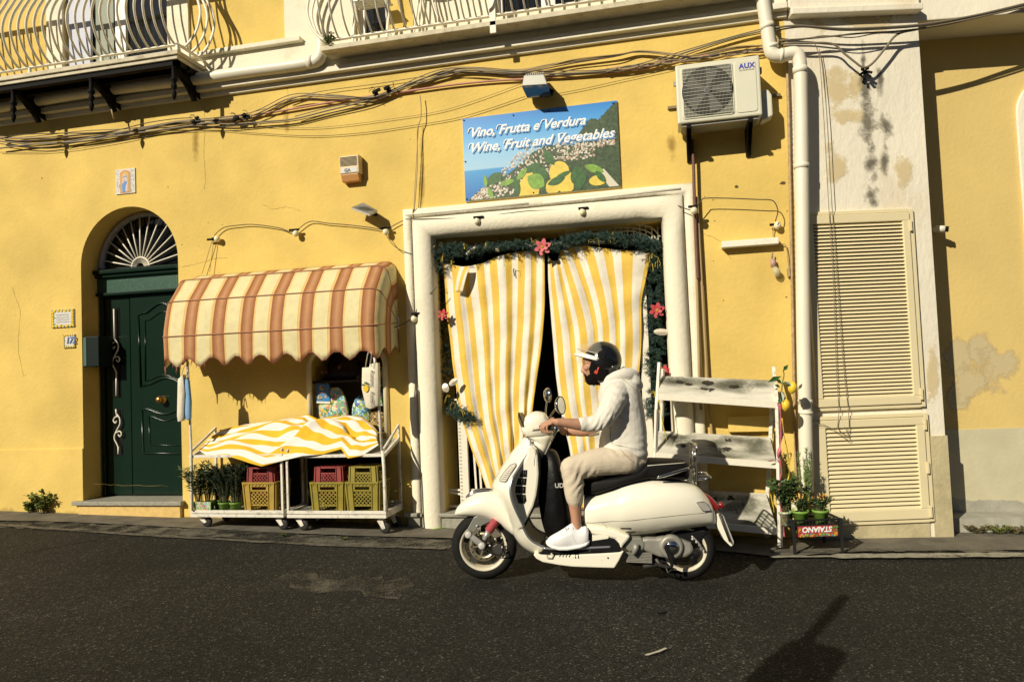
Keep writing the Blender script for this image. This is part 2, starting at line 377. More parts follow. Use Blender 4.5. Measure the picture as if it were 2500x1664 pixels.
# cornice, quoin panel, plinth groove, bumps
b=MB()
b.box((-34,YW-.035,CZ0+.0),(PC.x+.02,YW+.01,CZ0+.05)); b.box((-34,YW-.10,CZ0+.05),(PC.x+.02,YW+.01,CZ0+.11)); b.box((-34,YW-.055,CZ0+.11),(PC.x+.02,YW+.01,CZ1)); b.box((-34,YW-.11,CZ1),(W(745,120).x,YW+.01,CZ1+.05))
b.build('cornice',WHT,BL,bevel=.008)
b=MB(); xq0=W(698,70).x; b.box((xq0,YW-.03,CZ1-.02),(W(868,60).x,YW+.01,8.9)); b.box((W(1010,30).x,YW-.03,CZ1),(fd3[0][0]-.0,YW+.01,8.9)); b.build('pilaster',WHT,BL,bevel=.005)
b=MB(); zl=W(120,1095).z; xa=-34
b.box((xa,YW-.012,-.5),(XL-.002,YW+.01,zl)); b.build('plinth',YEL,BL,bevel=.006)
# window surrounds and french windows
SURB=mat('window_frame_white',(.74,.72,.66),.4)
def french(pts,name,surl,surr,leaves):
    x0,z0=pts[0]; x1,z1=pts[2]
    f=MB()
    if surl:
        f.box((x0-surl,YW-.03,z0-.25),(x0,YW+.0,z1)); f.build('window_surround',WHT,BL,bevel=.004); f=MB()
    if surr: f.box((x1,YW-.03,z0-.25),(x1+surr,YW+.0,z1))
    if surr: f.build('window_surround',WHT,BL,bevel=.004)
    else: f.bm.free()
    fr=MB(); y=YW+.10
    n=leaves; wd=(x1-x0)/n
    for i in range(n):
        a=x0+i*wd; c=a+wd
        for (p,q) in (((a,z0),(a+.07,z1)),((c-.07,z0),(c,z1)),((a+.07,z0),(c-.07,z0+.12)),((a+.07,z1-.1),(c-.07,z1))): fr.box((p[0],y-.03,p[1]),(q[0],y+.03,q[1]))
    d=fr.build('french_window',SURB,BL,bevel=.006)
    g=MB()
    g.box((x0+.01,y+.005,z0),(x1-.01,y+.02,z1)); g.build('pane',GLASS,d)
    return d
f1=french(fd1,'french_window',W(157,60).x-W(118,60).x,W(464,60).x-W(412,60).x,2)
b=MB(); b.box((fd1[0][0]+.005,YW+.03,B1Z+.02),(W(215,60).x,YW+.065,B1Z+2.3)); b.build('shutter_leaf',mat('grey_blue_shutter',(.42,.45,.55),.5),f1)
b=MB(); b.box((W(218,60).x,YW+.08,B1Z+.13),(W(264,60).x,YW+.09,B1Z+2.2)); b.build('curtain',mat('net_curtain',(.33,.36,.30),.9),f1)
f2=french(fd2,'french_window',0,0,1)
f3=french(fd3,'french_window',0,.12,2)
SKYGL=mat('sky_reflecting_glass',(.25,.33,.55),.06,spec=1)
# front door with fanlight
DY=YW+.285
DR=thing('front_door',None,None,(ACX,DY,STEPZ)); setp(DR,BL)
def D(px,py,off=0): return onpl(px,py,(0,DY-off,0),Vector((0,1,0)))
zc1=D(330,655).z-.01; zc0=D(330,712).z
b=MB(); b.box((XL+.0,DY,STEPZ-.02),(XR,DY+.05,zc0)); b.build('door_leaf',GRN,DR)
b=MB(); b.box((XL+.02,DY-.05,STEPZ),(D(262,950).x,DY-.001,zc0)); b.build('door_post',GRN,DR,bevel=.006)
b=MB(); 
b.box((XL-.0,DY-.13,zc1-.05),(XR,DY-.0,zc1)); b.box((XL,DY-.10,zc1-.09),(XR,DY,zc1-.05)); b.box((XL,DY-.09,zc0-.04),(XR,DY,zc0+.0))
b.build('door_cornice',GRN,DR,bevel=.012)
b=MB(); b.box((D(243,690).x,DY-.06,zc0+.0),(XR,DY,zc1-.09)); b.build('frieze',GRNL,DR)
xd=D(324,950).x
b=MB(); b.box((D(262,950).x,DY-.022,STEPZ+.02),(xd-.006,DY-.001,zc0-.04)); b.box((xd+.006,DY-.03,STEPZ+.02),(XR,DY-.001,zc0-.04)); b.build('door_panel',GRN,DR,bevel=.006)
# raised panels and curved mouldings on the wide leaf
def moul(pp,r=.011,off=.034,closed=True):
    b=MB(); p=[D(x,y,off) for x,y in pp]; 
    b.tube(p+([p[0]] if closed else []),r,8); return b.build('moulding',GRN,DR,smooth=True)
def arcl(x0,x1,y0,rise,n=16): return [(x0+(x1-x0)*k/n, y0-rise*(math.sin(math.pi*k/n)**1.6)) for k in range(n+1)]
moul([(337,766)]+arcl(352,438,764,24)+[(452,764),(456,1222*0+938)]+arcl(452,360,938-0,16)[0:]+[(344,944)],.012)
moul([(354,781)]+arcl(362,436,780,20)+[(444,780),(446,925)]+arcl(438,362,927,12)+[(355,930)],.007)
moul([(346,998)]+[(x,y) for x,y in arcl(356,444,998,-12)]+[(452,998),(454,1107),(350,1106)],.012)
moul([(363,1016)]+arcl(370,438,1017,-10)+[(446,1016),(447,1087),(366,1086)],.007)
b=MB(); kb=D(398,975,.03); b.lathe([(.045,0),(.045,.008),(.018,.012),(.018,.035),(.034,.045),(.042,.065),(.034,.085),(.012,.094)],kb,(0,-1,0),20); b.build('door_knob',BRASS,DR,smooth=True)
# glass slots with white scrolled ironwork
for (ya,yb,xs0,xs1) in ((753,970,272,296),(997,1112,277,300)):
    b=MB(); a=D(xs0,ya,.024); c=D(xs1,yb,.024); b.box((a.x,a.y,c.z),(c.x,a.y+.01,a.z)); b.build('pane',GLASS,DR)
def scroll(pp,r=.008):
    b=MB(); b.tube(cr([D(x,y,.055) for x,y in pp],5),r,6,cap=True,round_=True); return b
for (dy_,dx_) in ((0,0),(173,5)):
    b=MB()
    b.tube([D(278+dx_,754+dy_ if dy_==0 else 998,.055),D(280+dx_,(828 if dy_==0 else 1015),.055)],.009,6)
    y0=(828 if dy_==0 else 1010)
    for seq in ([(280,0),(287,10),(288,24),(281,38),(275,52),(275,62),(280,72),(284,82)],[(283,6),(276,8),(272,16),(277,22),(280,17)],[(278,46),(287,42),(292,48),(288,55),(284,50)]):
        b.tube(cr([D(x+dx_,y0+y,.055) for x,y in seq],5),.008,6)
    b.tube([D(284+dx_,y0+80,.055),D(284+dx_,(966 if dy_==0 else 1108),.055)],.009,6)
    b.build('ironwork',WMET,DR,smooth=True)
# fanlight
hub=D(345,662,.02); FR=AR_*.985
fl=MB(); 
fl.rings([[Vector((ACX+(FR-.0)*math.cos(t)*k,DY+y,ASP+(FR)*math.sin(t)*k)) for t in [math.pi*j/32 for j in range(33)]] for k,y in ((1,-.05),(.93,-.05),(.93,.03),(1,.03))],closed=True,cap=False)
# (ring surface is open between 0 and pi)
FLI=fl.build('fanlight',mat('fanlight_frame',(.50,.50,.50),.5),BL)
b=MB(); b.bm.faces.new([b.v((ACX+FR*.94*math.cos(t),DY+.01,max(zc1-.02,ASP-.3)+0*t if False else ASP+FR*.94*math.sin(t))) for t in [math.pi*j/32 for j in range(33)]]); b.box((XL,DY+.012,zc1-.05),(XR,DY+.018,ASP)); b.build('pane',GLASS,FLI)
b=MB(); hx,hz_=hub.x,zc1+.01; yb_=DY-.03
rr_=.115
b.tube([(hx+rr_*math.cos(t),yb_,hz_+rr_*math.sin(t)) for t in [math.pi*k/16 for k in range(17)]],.011,6)
for k in range(1,14):
    t=math.pi*k/14; dx=math.cos(t); dz=math.sin(t)
    s=.05
    while s<1.2:
        x=hx+dx*s; z=hz_+dz*s
        if z>ASP and math.hypot(x-ACX,z-ASP)>FR*.95 or abs(x-ACX)>FR*.95: break
        s+=.01
    b.tube([(hx+dx*.05,yb_,hz_+dz*.05),(hx+dx*s,yb_,hz_+dz*s)],.0085,6)
b.tube([(XL+.02,yb_,hz_-.003),(XR,yb_,hz_-.003)],.011,6)
b.build('sunburst_bars',WMET,FLI,smooth=True)
# doorstep
b=MB(); b.box((W(186,1220).x,YW-.07,STEPZ-.045),(W(452,1222).x,DY+.1,STEPZ)); b.build('doorstep',STONE,BL,bevel=.008)
b=MB(); b.box((W(197,1240).x,YW-.04,-.2),(W(446,1240).x,YW+.05,STEPZ-.046)); b.build('step_riser',mat('patchy_yellow_render',(.72,.50,.17),.9,var=.25,vs=8,bump=.8,bs=18,dirt=.5,ds=8,stain='#a98d5a'),BL,bevel=.01)
# shop door surround: swept bulging profile
OXL=W(990,620).x; OXR=W(1700,620).x; OZT=W(1330,482).z
prof=[(0,0),(0,.035),(.02,.05),(.10,.055)]+[(.17+ .085*-math.cos(t)*1.0, .05+.085*math.sin(t)) for t in [math.pi*k/10 for k in range(11)]]+[(.262,.0)]
# t runs from outer edge inward; widths scaled so that the roll ends at the opening
WL=SXL-OXL; WR=OXR-SXR; WT=OZT-STOP
def ringat(ox,oz,dx,dz,sc): return [Vector((ox+dx*t/.262,YW-o,oz+dz*t/.262)) for t,o in prof]
rings=[ringat(OXL,-.1,WL,0,1),ringat(OXL,OZT,WL,-WT,1),ringat(OXR,OZT,-WR,-WT,1),ringat(OXR,-.1,-WR,0,1)]
def sub(rA,rB,n): return [[a.lerp(c,k/n) for a,c in zip(rA,rB)] for k in range(n)]
rs=sub(rings[0],rings[1],10)+sub(rings[1],rings[2],10)+sub(rings[2],rings[3],10)+[rings[3]]
for r in rs:
    j=rng.uniform(-.004,.004)
    for p in r[1:-1]: p.y+=j+rng.uniform(-.0015,.0015)
b=MB()
vs=[[b.v(p) for p in r] for r in rs]
for A,Bq in zip(vs,vs[1:]):
    for j in range(len(A)-1): b.bm.faces.new([A[j],A[j+1],Bq[j+1],Bq[j]]).smooth=True
b.build('shop_door_surround',WHT,BL)
b=MB(); b.box((W(1012,1200).x-.05,YW-.08,-.2),(SXR+.1,YW+.5,SBOT-.03)); b.box((W(1012,1200).x-.08,YW-.11,SBOT-.03),(SXR+.1,YW+.5,SBOT+.005)); b.build('shop_doorstep',STONE,BL,bevel=.01)
# conduits on the lintel
b=MB(); 
b.tube([W(990,524,.05),W(1290,497,.05)],.012,8); b.tube([W(1326,496,.05),W(1662,461,.05)],.012,8); b.build('lintel_conduit',WMET,BL,smooth=True)
# niche frame + shelf
b=MB(); fp=rr(NXL-.0,NXR+.0,NBOT-.05,NTOP,.16); 
b.tube([(x,YW-.012,z) for x,z in fp],.028,8); b.build('niche_frame',CREAM,BL,smooth=True)
b=MB(); zs=W(850,930).z; b.box((NXL,YW+.05,zs-.012),(NXR,YW+.39,zs+.012)); b.box((NXL-.05,YW+.39,NBOT-.1),(NXR+.05,YW+.42,NTOP+.1)); b.build('niche_shelf',mat('dark_wood',(.05,.035,.02),.7),BL)
# ---------------- balconies ----------------
def baluster(b,x0,y0,z0,nx,ny,r=.0125,H=1.0,bulge=.2):
    prof=[(0,0),(.07,.05),(.14,.14),(.185,.27),(.19,.38),(.15,.52),(.08,.66),(.02,.80),(-.01,H)]
    P_=cr([(x0+nx*d*bulge/.19,y0+ny*d*bulge/.19,z0+z) for d,z in prof],3)
    b.tube(P_,r*1.25,6,flat=.55,flatdir=(ny,nx,0))
def balcony(x0,x1,yf,z,label,brackets,thick,beams,sp=.10,nmat=BLK):
    s=MB(); s.box((x0,yf,z-.045),(x1,YW-.01,z)); s.box((x0+.02,yf+.02,z-thick),(x1-.02,YW-.01,z-.045))
    bal=s.build('balcony',mat('balcony_slab',(.62,.56,.40),.8,var=.15,vs=8,dirt=.4,ds=9,stain='#6b5c42'),BL,bevel=.005)
    if beams:
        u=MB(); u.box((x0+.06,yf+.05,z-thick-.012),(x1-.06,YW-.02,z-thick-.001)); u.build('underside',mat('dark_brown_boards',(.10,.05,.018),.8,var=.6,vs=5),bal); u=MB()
        u.box((x0+.03,yf+.04,z-thick-.05),(x1-.03,yf+.08,z-thick-.001)); u.box((x1-.09,yf+.04,z-thick-.05),(x1-.03,YW-.02,z-thick-.001))
        xs=[x1-.10-k*.99 for k in range(4)]
        for x in xs: u.box((x-.025,yf+.06,z-thick-.06),(x+.025,YW-.02,z-thick-.001))
        u.box((x0,YW-.32,z-thick-.07),(x1-.03,YW-.28,z-thick-.001))
        for x in xs: u.prism([(x-.012,yf+.10,z-thick-.06),(x-.012,YW-.02,z-thick-.06),(x-.012,YW-.02,z-thick-.24),(x-.012,YW-.12,z-thick-.22),(x-.012,YW-.2,z-thick-.14)],(.024,0,0))
        u.build('balcony_beams',BLK,bal)
        for x in xs:
            q=MB(); 
            zt=z-thick-.02
            q.lathe([(.02,0),(.032,-.02),(.02,-.05),(.022,-.14),(.036,-.16),(.036,-.18),(.018,-.20),(.03,-.225),(.03,-.25),(.012,-.275),(.026,-.31),(.018,-.35),(.004,-.38)],(x,yf+.07,zt),(0,0,1),12)
            q.tube(cr([(x,yf+.09,zt-.04),(x,yf+.16,zt-.08),(x,yf+.27,zt-.14),(x,YW-.16,zt-.21),(x,YW-.11,zt-.27)],5),[.038]*21,8,flat=.6)
            q.tube(cr([(x,YW-.28,zt-.05),(x,YW-.30,zt-.12),(x,YW-.22,zt-.17),(x,YW-.15,zt-.1)],4),.014,6)
            q.build('bracket',BLK,bal,smooth=True)
    r=MB(); zr=z+.06
    r.box((x0+.0,yf+.02,zr),(x1-.0,yf+.06,zr+.014)); r.box((x1-.04,yf+.02,zr+.001),(x1-.002,YW-.01,zr+.015)); r.box((x0,yf+.0,zr+1.0),(x1,yf+.06,zr+1.03)); r.box((x1-.05,yf,zr+1.001),(x1-.001,YW,zr+1.031))
    for x in [x1-.03-k*.9 for k in range(int((x1-x0)/.9)+1)]: r.box((x-.012,yf+.025,z),(x+.012,yf+.055,zr+.001))
    r.build('railing_rail',WMET,bal,bevel=.003)
    x=x1-.06
    while x>x0:
        q=MB(); baluster(q,x,yf+.04,zr+.012,0,-1); q.build('baluster',WMET,bal,smooth=True); x-=sp
    y=yf+.12
    while y<YW-.05:
        q=MB(); baluster(q,x1-.02,y,zr+.012,1,0); q.build('baluster',WMET,bal,smooth=True); y+=sp*1.15
    return bal
B1R=W(433,120,.5).x
bal1=balcony(-8.6,B1R,YW-.5,B1Z,'',4,.085,True)
# the post at the corner and the scroll behind
B2L=W(790,110,.28).x; B2Z=W(790,112,.28).z
B2R=W(1850,0,.28).x
s=MB(); s.box((B2L-.03,YW-.28,B2Z-.05),(B2R,YW-.06,B2Z)); bal2=s.build('balcony',mat('balcony_slab',(.62,.56,.40),.8),BL,bevel=.006)
r=MB(); zr=B2Z+.055; yf=YW-.26
r.box((B2L,yf,zr),(B2R,yf+.04,zr+.014)); r.box((B2L,yf,zr+1),(B2R,yf+.04,zr+1.03)); r.build('railing_rail',WMET,bal2,bevel=.003)
xp=W(1203,60,.28).x
r=MB(); r.box((xp-.03,yf-.02,B2Z-.12),(xp+.03,yf-.001,zr+1.1)); r.build('railing_post',WMET,bal2,bevel=.003)
x=B2L+.03; 
while x<B2R:
    q=MB(); baluster(q,x,yf+.02,zr+.012,0,-1); q.build('baluster',WMET,bal2,smooth=True); x+=.118
for k,y in enumerate((0,.09,.18)):
    q=MB(); baluster(q,B2L+.01,yf+.03+y,zr+.012,-1,0,bulge=.2); q.build('baluster',WMET,bal2,smooth=True)
# ---------------- weathered pier with louvred shutters ----------------
PR=thing('wall_pier','weathered white wall pier holding two cream louvred shutters','wall pier',(PC.x+.6,PC.y+.1,0))
def loc(o,t,z): return PC0+TP*t-NP*o+Vector((0,0,z))      # pier-local: out, along, z
def tz(px,py): p=P(px,py); return ((p-PC0).dot(TP),p.z)
PW=(PE0-PC0).dot(TP)
b=MB(); n=8
ptop=tz(2239,28)[0]
b.box8([loc(0,0,-.3),loc(0,PW,-.3),loc(-.9,PW,-.3),loc(-.9,.0,-.3),loc(0,.0,9),loc(0,PW,9),loc(-.9,PW,9),loc(-.9,.0,9)])
bp=b.build('wall',WHTP,PR)
b=MB(); s0=tz(2270,1300); zpl=tz(2240,1065)[1]
b.box8([loc(.014,tz(2275,1200)[0],-.3),loc(.014,PW+.012,-.3),loc(-.3,PW+.012,-.3),loc(-.3,tz(2275,1200)[0],-.3),loc(.014,tz(2275,1200)[0],zpl),loc(.014,PW+.012,zpl),loc(-.3,PW+.012,zpl),loc(-.3,tz(2275,1200)[0],zpl)])
t0,_=tz(1990,1300); _,zb=tz(2150,1277)
b.box8([loc(.011,0.02,-.3),loc(.011,s0[0],-.3),loc(-.3,s0[0],-.3),loc(-.3,.02,-.3),loc(.011,.02,zb),loc(.011,s0[0],zb),loc(-.3,s0[0],zb),loc(-.3,.02,zb)])
b.build('plinth',mat('buff_render',(.55,.48,.28),.9,var=.25,vs=5,bump=.5,bs=30,dirt=.35,ds=5,stain='#6a6040'),PR)
b=MB(); rg2=random.Random(14)
for (x,y,s_) in ((102,435,.012),(508,543,.006),(542,548,.007),(444,597,.008),(485,601,.006),(840,533,.006),(1745,539,.007),(1720,480,.007),(1741,488,.008),(1922,515,.008),(1920,725,.010),(1766,733,.008),(1742,637,.007),(410,457,.008),(1798,456,.024),(1912,447,.030),(36,770,.006),(62,915,.006),(60,1230,.007),(232,1252,.02),(700,560,.006),(1001,340,.006)):
    b.bm.faces.new([b.v(W(x,y,.0025)+Vector((s_*math.cos(a)*rg2.uniform(.5,1.1),0,s_*.7*math.sin(a)*rg2.uniform(.5,1.1)))) for a in [2*math.pi*k/9 for k in range(9)]])
b.build('plaster_holes',mat('hole_dark',(.10,.06,.025),.9),BL,norm=False)
HC=mat('hairline_crack',(.33,.22,.07),.9); b=MB()
for pp_ in ([(498,262),(500,320),(497,380),(502,430),(499,470)],[(430,652),(470,648),(520,632),(560,628)],[(700,212),(704,240),(700,300)],[(1640,520),(1700,560),(1760,590),(1790,640)],[(230,1180),(300,1184),(430,1186)],[(640,498),(665,510),(700,505),(740,516)],[(30,700),(50,760),(44,850),(60,930)]):
    q_=[W(x,y,.0012) for x,y in pp_]; q2=[]
    for a_,c_ in zip(q_,q_[1:]): q2+=[a_.lerp(c_,k/7)+Vector((rg2.uniform(-.006,.006),0,rg2.uniform(-.006,.006))) for k in range(7)]
    b.tube(q2,[.0016*rg2.uniform(.4,1.2) for _ in q2],4)
b.build('hairline_cracks',HC,BL)
# dark damp stains on the pier as flush patches of mould
def blob(b,c,rx,rz,mapf,off,n=40,seed=0,amp=.35):
    r_=random.Random(seed); ph=[r_.uniform(0,6.28) for _ in range(5)]
    pts=[]
    for k in range(n):
        a=2*math.pi*k/n; q=1+amp*(.5*math.sin(3*a+ph[0])+.35*math.sin(5*a+ph[1])+.3*math.sin(9*a+ph[2])+.25*math.sin(14*a+ph[3]))
        pts.append((c[0]+rx*q*math.cos(a),c[1]+rz*q*math.sin(a)))
    b.bm.faces.new([b.v(mapf(x,y,off)) for x,y in pts])
def stainmat(name,col,cut,scale=40,soft=.12,w2=1.1,mx=1):
    m=bpy.data.materials.new(name); m.use_nodes=True; N=m.node_tree.nodes; L=m.node_tree.links; b=N['Principled BSDF']
    b.inputs['Base Color'].default_value=lin(col)+(1,); b.inputs['Roughness'].default_value=.95
    uv=N.new('ShaderNodeUVMap'); vm=N.new('ShaderNodeVectorMath'); vm.operation='LENGTH'; L.new(uv.outputs[0],vm.inputs[0])
    g=N.new('ShaderNodeNewGeometry'); n=N.new('ShaderNodeTexNoise'); n.inputs['Scale'].default_value=scale; n.inputs['Detail'].default_value=8; n.inputs['Roughness'].default_value=.7; L.new(g.outputs['Position'],n.inputs['Vector'])
    n2=N.new('ShaderNodeTexNoise'); n2.inputs['Scale'].default_value=scale/6; n2.inputs['Detail'].default_value=3; L.new(g.outputs['Position'],n2.inputs['Vector'])
    a=N.new('ShaderNodeMath'); a.operation='MULTIPLY_ADD'; L.new(n2.outputs[0],a.inputs[0]); a.inputs[1].default_value=w2; L.new(n.outputs[0],a.inputs[2])
    s=N.new('ShaderNodeMath'); s.operation='SUBTRACT'; L.new(a.outputs[0],s.inputs[0]); ad=N.new('ShaderNodeMath'); ad.operation='ADD'; ad.inputs[1].default_value=(w2-1.1)*.5; L.new(vm.outputs['Value'],ad.inputs[0]); L.new(ad.outputs[0],s.inputs[1])
    r=N.new('ShaderNodeMapRange'); r.inputs['From Min'].default_value=cut; r.inputs['From Max'].default_value=cut+soft; L.new(s.outputs[0],r.inputs[0]); mm=N.new('ShaderNodeMath'); mm.operation='MULTIPLY'; mm.inputs[1].default_value=mx; L.new(r.outputs[0],mm.inputs[0]); L.new(mm.outputs[0],b.inputs['Alpha'])
    return m
def stains(name,lst,m,mapf,parent):
    b=MB(); b.uv=b.bm.loops.layers.uv.new('UVMap')
    for i,(x,y,rx,ry) in enumerate(lst):
        f=b.bm.faces.new([b.v(mapf(x+sx*rx*1.25,y+sy*ry*1.25,.0015+.0008*i)) for sx,sy in ((-1,-1),(1,-1),(1,1),(-1,1))])
        for l,u in zip(f.loops,((-1.25,-1.25),(1.25,-1.25),(1.25,1.25),(-1.25,1.25))): l[b.uv].uv=u
    return b.build(name,m,parent,norm=False)
MOULD=stainmat('black_mould','#565140',.20,55,.75,w2=2.4,mx=.65); OCH=stainmat('exposed_ochre','#dcc998',.25,30,.5,w2=2.6,mx=.6)
RUN=stainmat('dirt_run','#8a6a30',.10,30,.9,w2=2.2,mx=.45); SPL=stainmat('splash_dirt','#7d6a45',.0,22,1.0,w2=2.4,mx=.55)
stains('dirt_run',[(478,345,10,50),(1694,560,14,60),(1030,420,8,90),(700,300,10,40),(1640,360,14,40)],RUN,W,BL)
stains('splash_dirt',[(x,1262+x*.02,70,22) for x in range(20,200,75)]+[(x,1262+x*.012,60,14) for x in (480,560,640,720,800,880,960)]+[(1790,1318,70,25)],SPL,lambda a,b_,o: W(a,b_,o+.016),BL)
stains('ochre_patch',[(2050,215,40,60),(2088,215,25,50),(2065,285,60,35),(2110,55,90,30),(2000,60,40,30),(2040,400,40,60),(2275,900,18,80),(2210,420,30,50)],OCH,P,PR)
stains('mould_stain',[(2108,150,9,45),(2112,225,20,60),(2120,300,26,60),(2126,400,20,60),(2128,480,24,32),(2162,310,26,38),(2148,200,13,45),(2160,390,14,45),(2150,30,90,14)],MOULD,P,PR)
def shutter(px0,py0,px1,py1,lx0,ly0,lx1,ly1,nl,name='shutter'):
    (t0,z1),(t1,_)=tz(px0,py0),tz(px1,py0); z0=tz(px1,py1)[1]; z1=tz(px1,py0)[1]
    a0=tz(lx0,ly0)[0]; a1=tz(lx1,ly0)[0]; c1=tz(lx1,ly0)[1]; c0=tz(lx1,ly1)[1]
    def bx(b,ta,tb,za,zb,o0,o1): b.box8([loc(o1,ta,za),loc(o1,tb,za),loc(o0,tb,za),loc(o0,ta,za),loc(o1,ta,zb),loc(o1,tb,zb),loc(o0,tb,zb),loc(o0,ta,zb)])
    b=MB(); 
    bx(b,t0,t1,c1,z1,0,.045); bx(b,t0,t1,z0,c0,0,.045); bx(b,t0,a0,c0,c1,0,.045); bx(b,a1,t1,c0,c1,0,.045)
    f=b.build(name,CREAM,PR,bevel=.006)
    b=MB(); bx(b,t1+.004,t1+.045,z0-.03,z1+.03,0,.03); bx(b,t0-.04,t1+.004,z1+.004,z1+.035,0,.03); bx(b,t0-.04,t1+.004,z0-.035,z0-.004,0,.03); b.build('outer_frame',CREAM,f,bevel=.004)
    b=MB(); bx(b,a0,a1,c0,c1,.001,.004); b.build('backing',mat('louvre_gap',(.02,.016,.01),.9),f)
    b=MB()
    for i in range(nl):
        za=c0+(c1-c0)*i/nl; h=(c1-c0)/nl
        b.box8([loc(.040,a0,za+.001),loc(.040,a1,za+.001),loc(.034,a1,za+.001),loc(.034,a0,za+.001),loc(.014,a0,za+h*.86),loc(.014,a1,za+h*.86),loc(.008,a1,za+h*.86),loc(.008,a0,za+h*.86)])
    b.build('louvres',CREAM,f)
    for k in (.07,.5,.93) if nl<25 else (.05,.93):
        z=z0+(z1-z0)*k; b=MB(); bx(b,t1-.004,t1+.012,z-.05,z+.05,.045,.056); b.build('hinge',CREAM,f)
    return f
shutter(1962,520,2213,985,1980,541,2197,966,48)
shutter(1975,1016,2249,1263,2010,1036,2230,1239,20)
# ---------------- neighbour wall on the right ----------------
NB=thing('pale_yellow_house','pale yellow house front with peeling plaster and grey base right of the pier','building',(RW0.x+1,RW0.y,0))
def rl(o,t,z): return RW0+TR*t-NR*o+Vector((0,0,z))
def rtz(px,py): p=RWp(px,py); return ((p-RW0).dot(TR),p.z)
b=MB(); b.box8([rl(0,-.6,-.5),rl(0,7,-.5),rl(-.3,7,-.5),rl(-.3,-.6,-.5),rl(0,-.6,9),rl(0,7,9),rl(-.3,7,9),rl(-.3,-.6,9)]); b.build('wall',YEL2,NB)
zd=rtz(2400,1046)[1]; zg=rtz(2420,1218)[1]
GD=mat('grey_dado_paint',(.55,.51,.34),.9,var=.12,vs=3,bump=.3,bs=30)
GD2=mat('cement_base',(.36,.35,.28),.95,var=.2,vs=6,bump=.6,bs=30)
b=MB(); b.box8([rl(.006,-.5,-.5),rl(.006,7,-.5),rl(-.1,7,-.5),rl(-.1,-.5,-.5),rl(.006,-.5,zd),rl(.006,7,zd+.0),rl(-.1,7,zd),rl(-.1,-.5,zd)]); b.build('dado',GD,NB)
rg=random.Random(2); b=MB(); top=[]
t=-.5; z=zg
while t<7: top.append((t,zg+.035*math.sin(t*4+1)+.02*math.sin(t*11)+rg.uniform(-.012,.012))); t+=.04
vs=[b.v(rl(.010,t,-.5)) for t,_ in top[::-1]]; vt=[b.v(rl(.010,t,z)) for t,z in top]; b.bm.faces.new(vt+vs); b.build('cement_base',GD2,NB)
b=MB(); 
stains('peeled_plaster',[(2345,880,50,55),(2395,860,35,60),(2430,905,50,60),(2340,960,35,40),(2370,930,50,50)],stainmat('bare_plaster','#cbbd93',.10,26,.4,w2=2.4,mx=.8),RWp,NB)
# soffit and cornice across pier and neighbour
zc=P(2239,36).z
s=MB(); s.box8([loc(.10,.03,zc),loc(.10,PW+.0,zc),loc(-.5,PW,zc),loc(-.5,.03,zc),loc(.10,.03,zc+.06),loc(.10,PW,zc+.06),loc(-.5,PW,zc+.06),loc(-.5,.03,zc+.06)])
s.box8([loc(.05,.03,zc+.061),loc(.05,PW,zc+.061),loc(-.5,PW,zc+.061),loc(-.5,.03,zc+.061),loc(.05,.03,zc+.5),loc(.05,PW,zc+.5),loc(-.5,PW,zc+.5),loc(-.5,.03,zc+.5)])
s.build('cornice',WHTP,PR,bevel=.01)
zs=RWp(2400,88).z
s=MB(); s.box8([rl(.42,-.35,zs),rl(.42,7,zs),rl(-.1,7,zs),rl(-.1,-.35,zs),rl(.42,-.35,zs+.5),rl(.42,7,zs+.5),rl(-.1,7,zs+.5),rl(-.1,-.35,zs+.5)]); s.build('overhang',WHTP,NB,bevel=.01)
# rounded white door surround at the far right
tx,_=rtz(2486,400); zt=rtz(2495,190)[1]
pts=[(tx+.35-.35*math.cos(a),zt-.35+.35*math.sin(a)) for a in [math.pi/2*k/8 for k in range(9)]]
pp=[(tx,zd+.25)]+pts+[(tx+1.6,zt),(tx+1.6,zt-.25),(tx+.3,zt-.25),(tx+.22,zt-.4),(tx+.22,zd+.25)]
b=MB(); b.prism([rl(.0,t,z) for t,z in pp],-NR*-.03*-1); b.build('door_surround',WHTP,NB,bevel=.01)
# kerb slab at foot of neighbour wall
b=MB(); b.box8([rl(.30,.0,-.5),rl(.30,7,-.5),rl(0,7,-.5),rl(0,.0,-.5),rl(.24,.0,G(PE0.x)+.13),rl(.24,7,G(PE0.x+7)+.26),rl(0,7,G(PE0.x+7)+.28),rl(0,.0,G(PE0.x)+.14)]); b.build('kerb_slab',GD2,NB)
# ---------------- cables along the facade ----------------
def at(px,py,off):  # wall / pier / neighbour plane by where it falls
    p=W(px,py,off)
    if p.x>PC.x-.02:
        q=P(px,py,off)
        return q if (q-PC0).dot(TP)<PW+.05 else onpl(px,py,PC0-NP*off,NP)
    return p
def cable(pp,off,r,m,label,k=5,jit=.0,seed=0,group='cables strung along the facade',name='cable'):
    rg=random.Random(seed*7+len(pp)); r*=.85; L_=cr([at(x,y,off+rg.uniform(-jit,jit)) for x,y in pp],k)
    b=MB(); b.tube(L_,r,6); o=b.build(name,m,smooth=True); return tag(o,label,'cable',group)
A_=[(0,335),(60,338),(200,328),(330,318),(430,298),(520,292),(600,285),(640,272),(700,242),(750,234),(820,238),(900,238),(960,222),(1010,200),(1060,182),(1110,173),(1180,172),(1260,174),(1330,162),(1400,150),(1500,137),(1560,125),(1640,132),(1700,138),(1800,118),(1900,108)]
B_=[(0,345),(100,352),(200,340),(300,322),(400,305),(480,300),(560,303),(650,297),(720,290),(800,270),(900,245),(980,215),(1080,185),(1140,172),(1250,178),(1350,180),(1450,176),(1540,165),(1600,152),(1700,120),(1800,90),(1900,68)]
cable(A_,.045,.012,WIRET,'thick tan cable that humps over the pink conduit',seed=1)
cable([(x,y+4+3*math.sin(x/90)) for x,y in A_],.06,.007,WIRED,'thin dark cable twisted along the thick tan cable',seed=2,jit=.008)
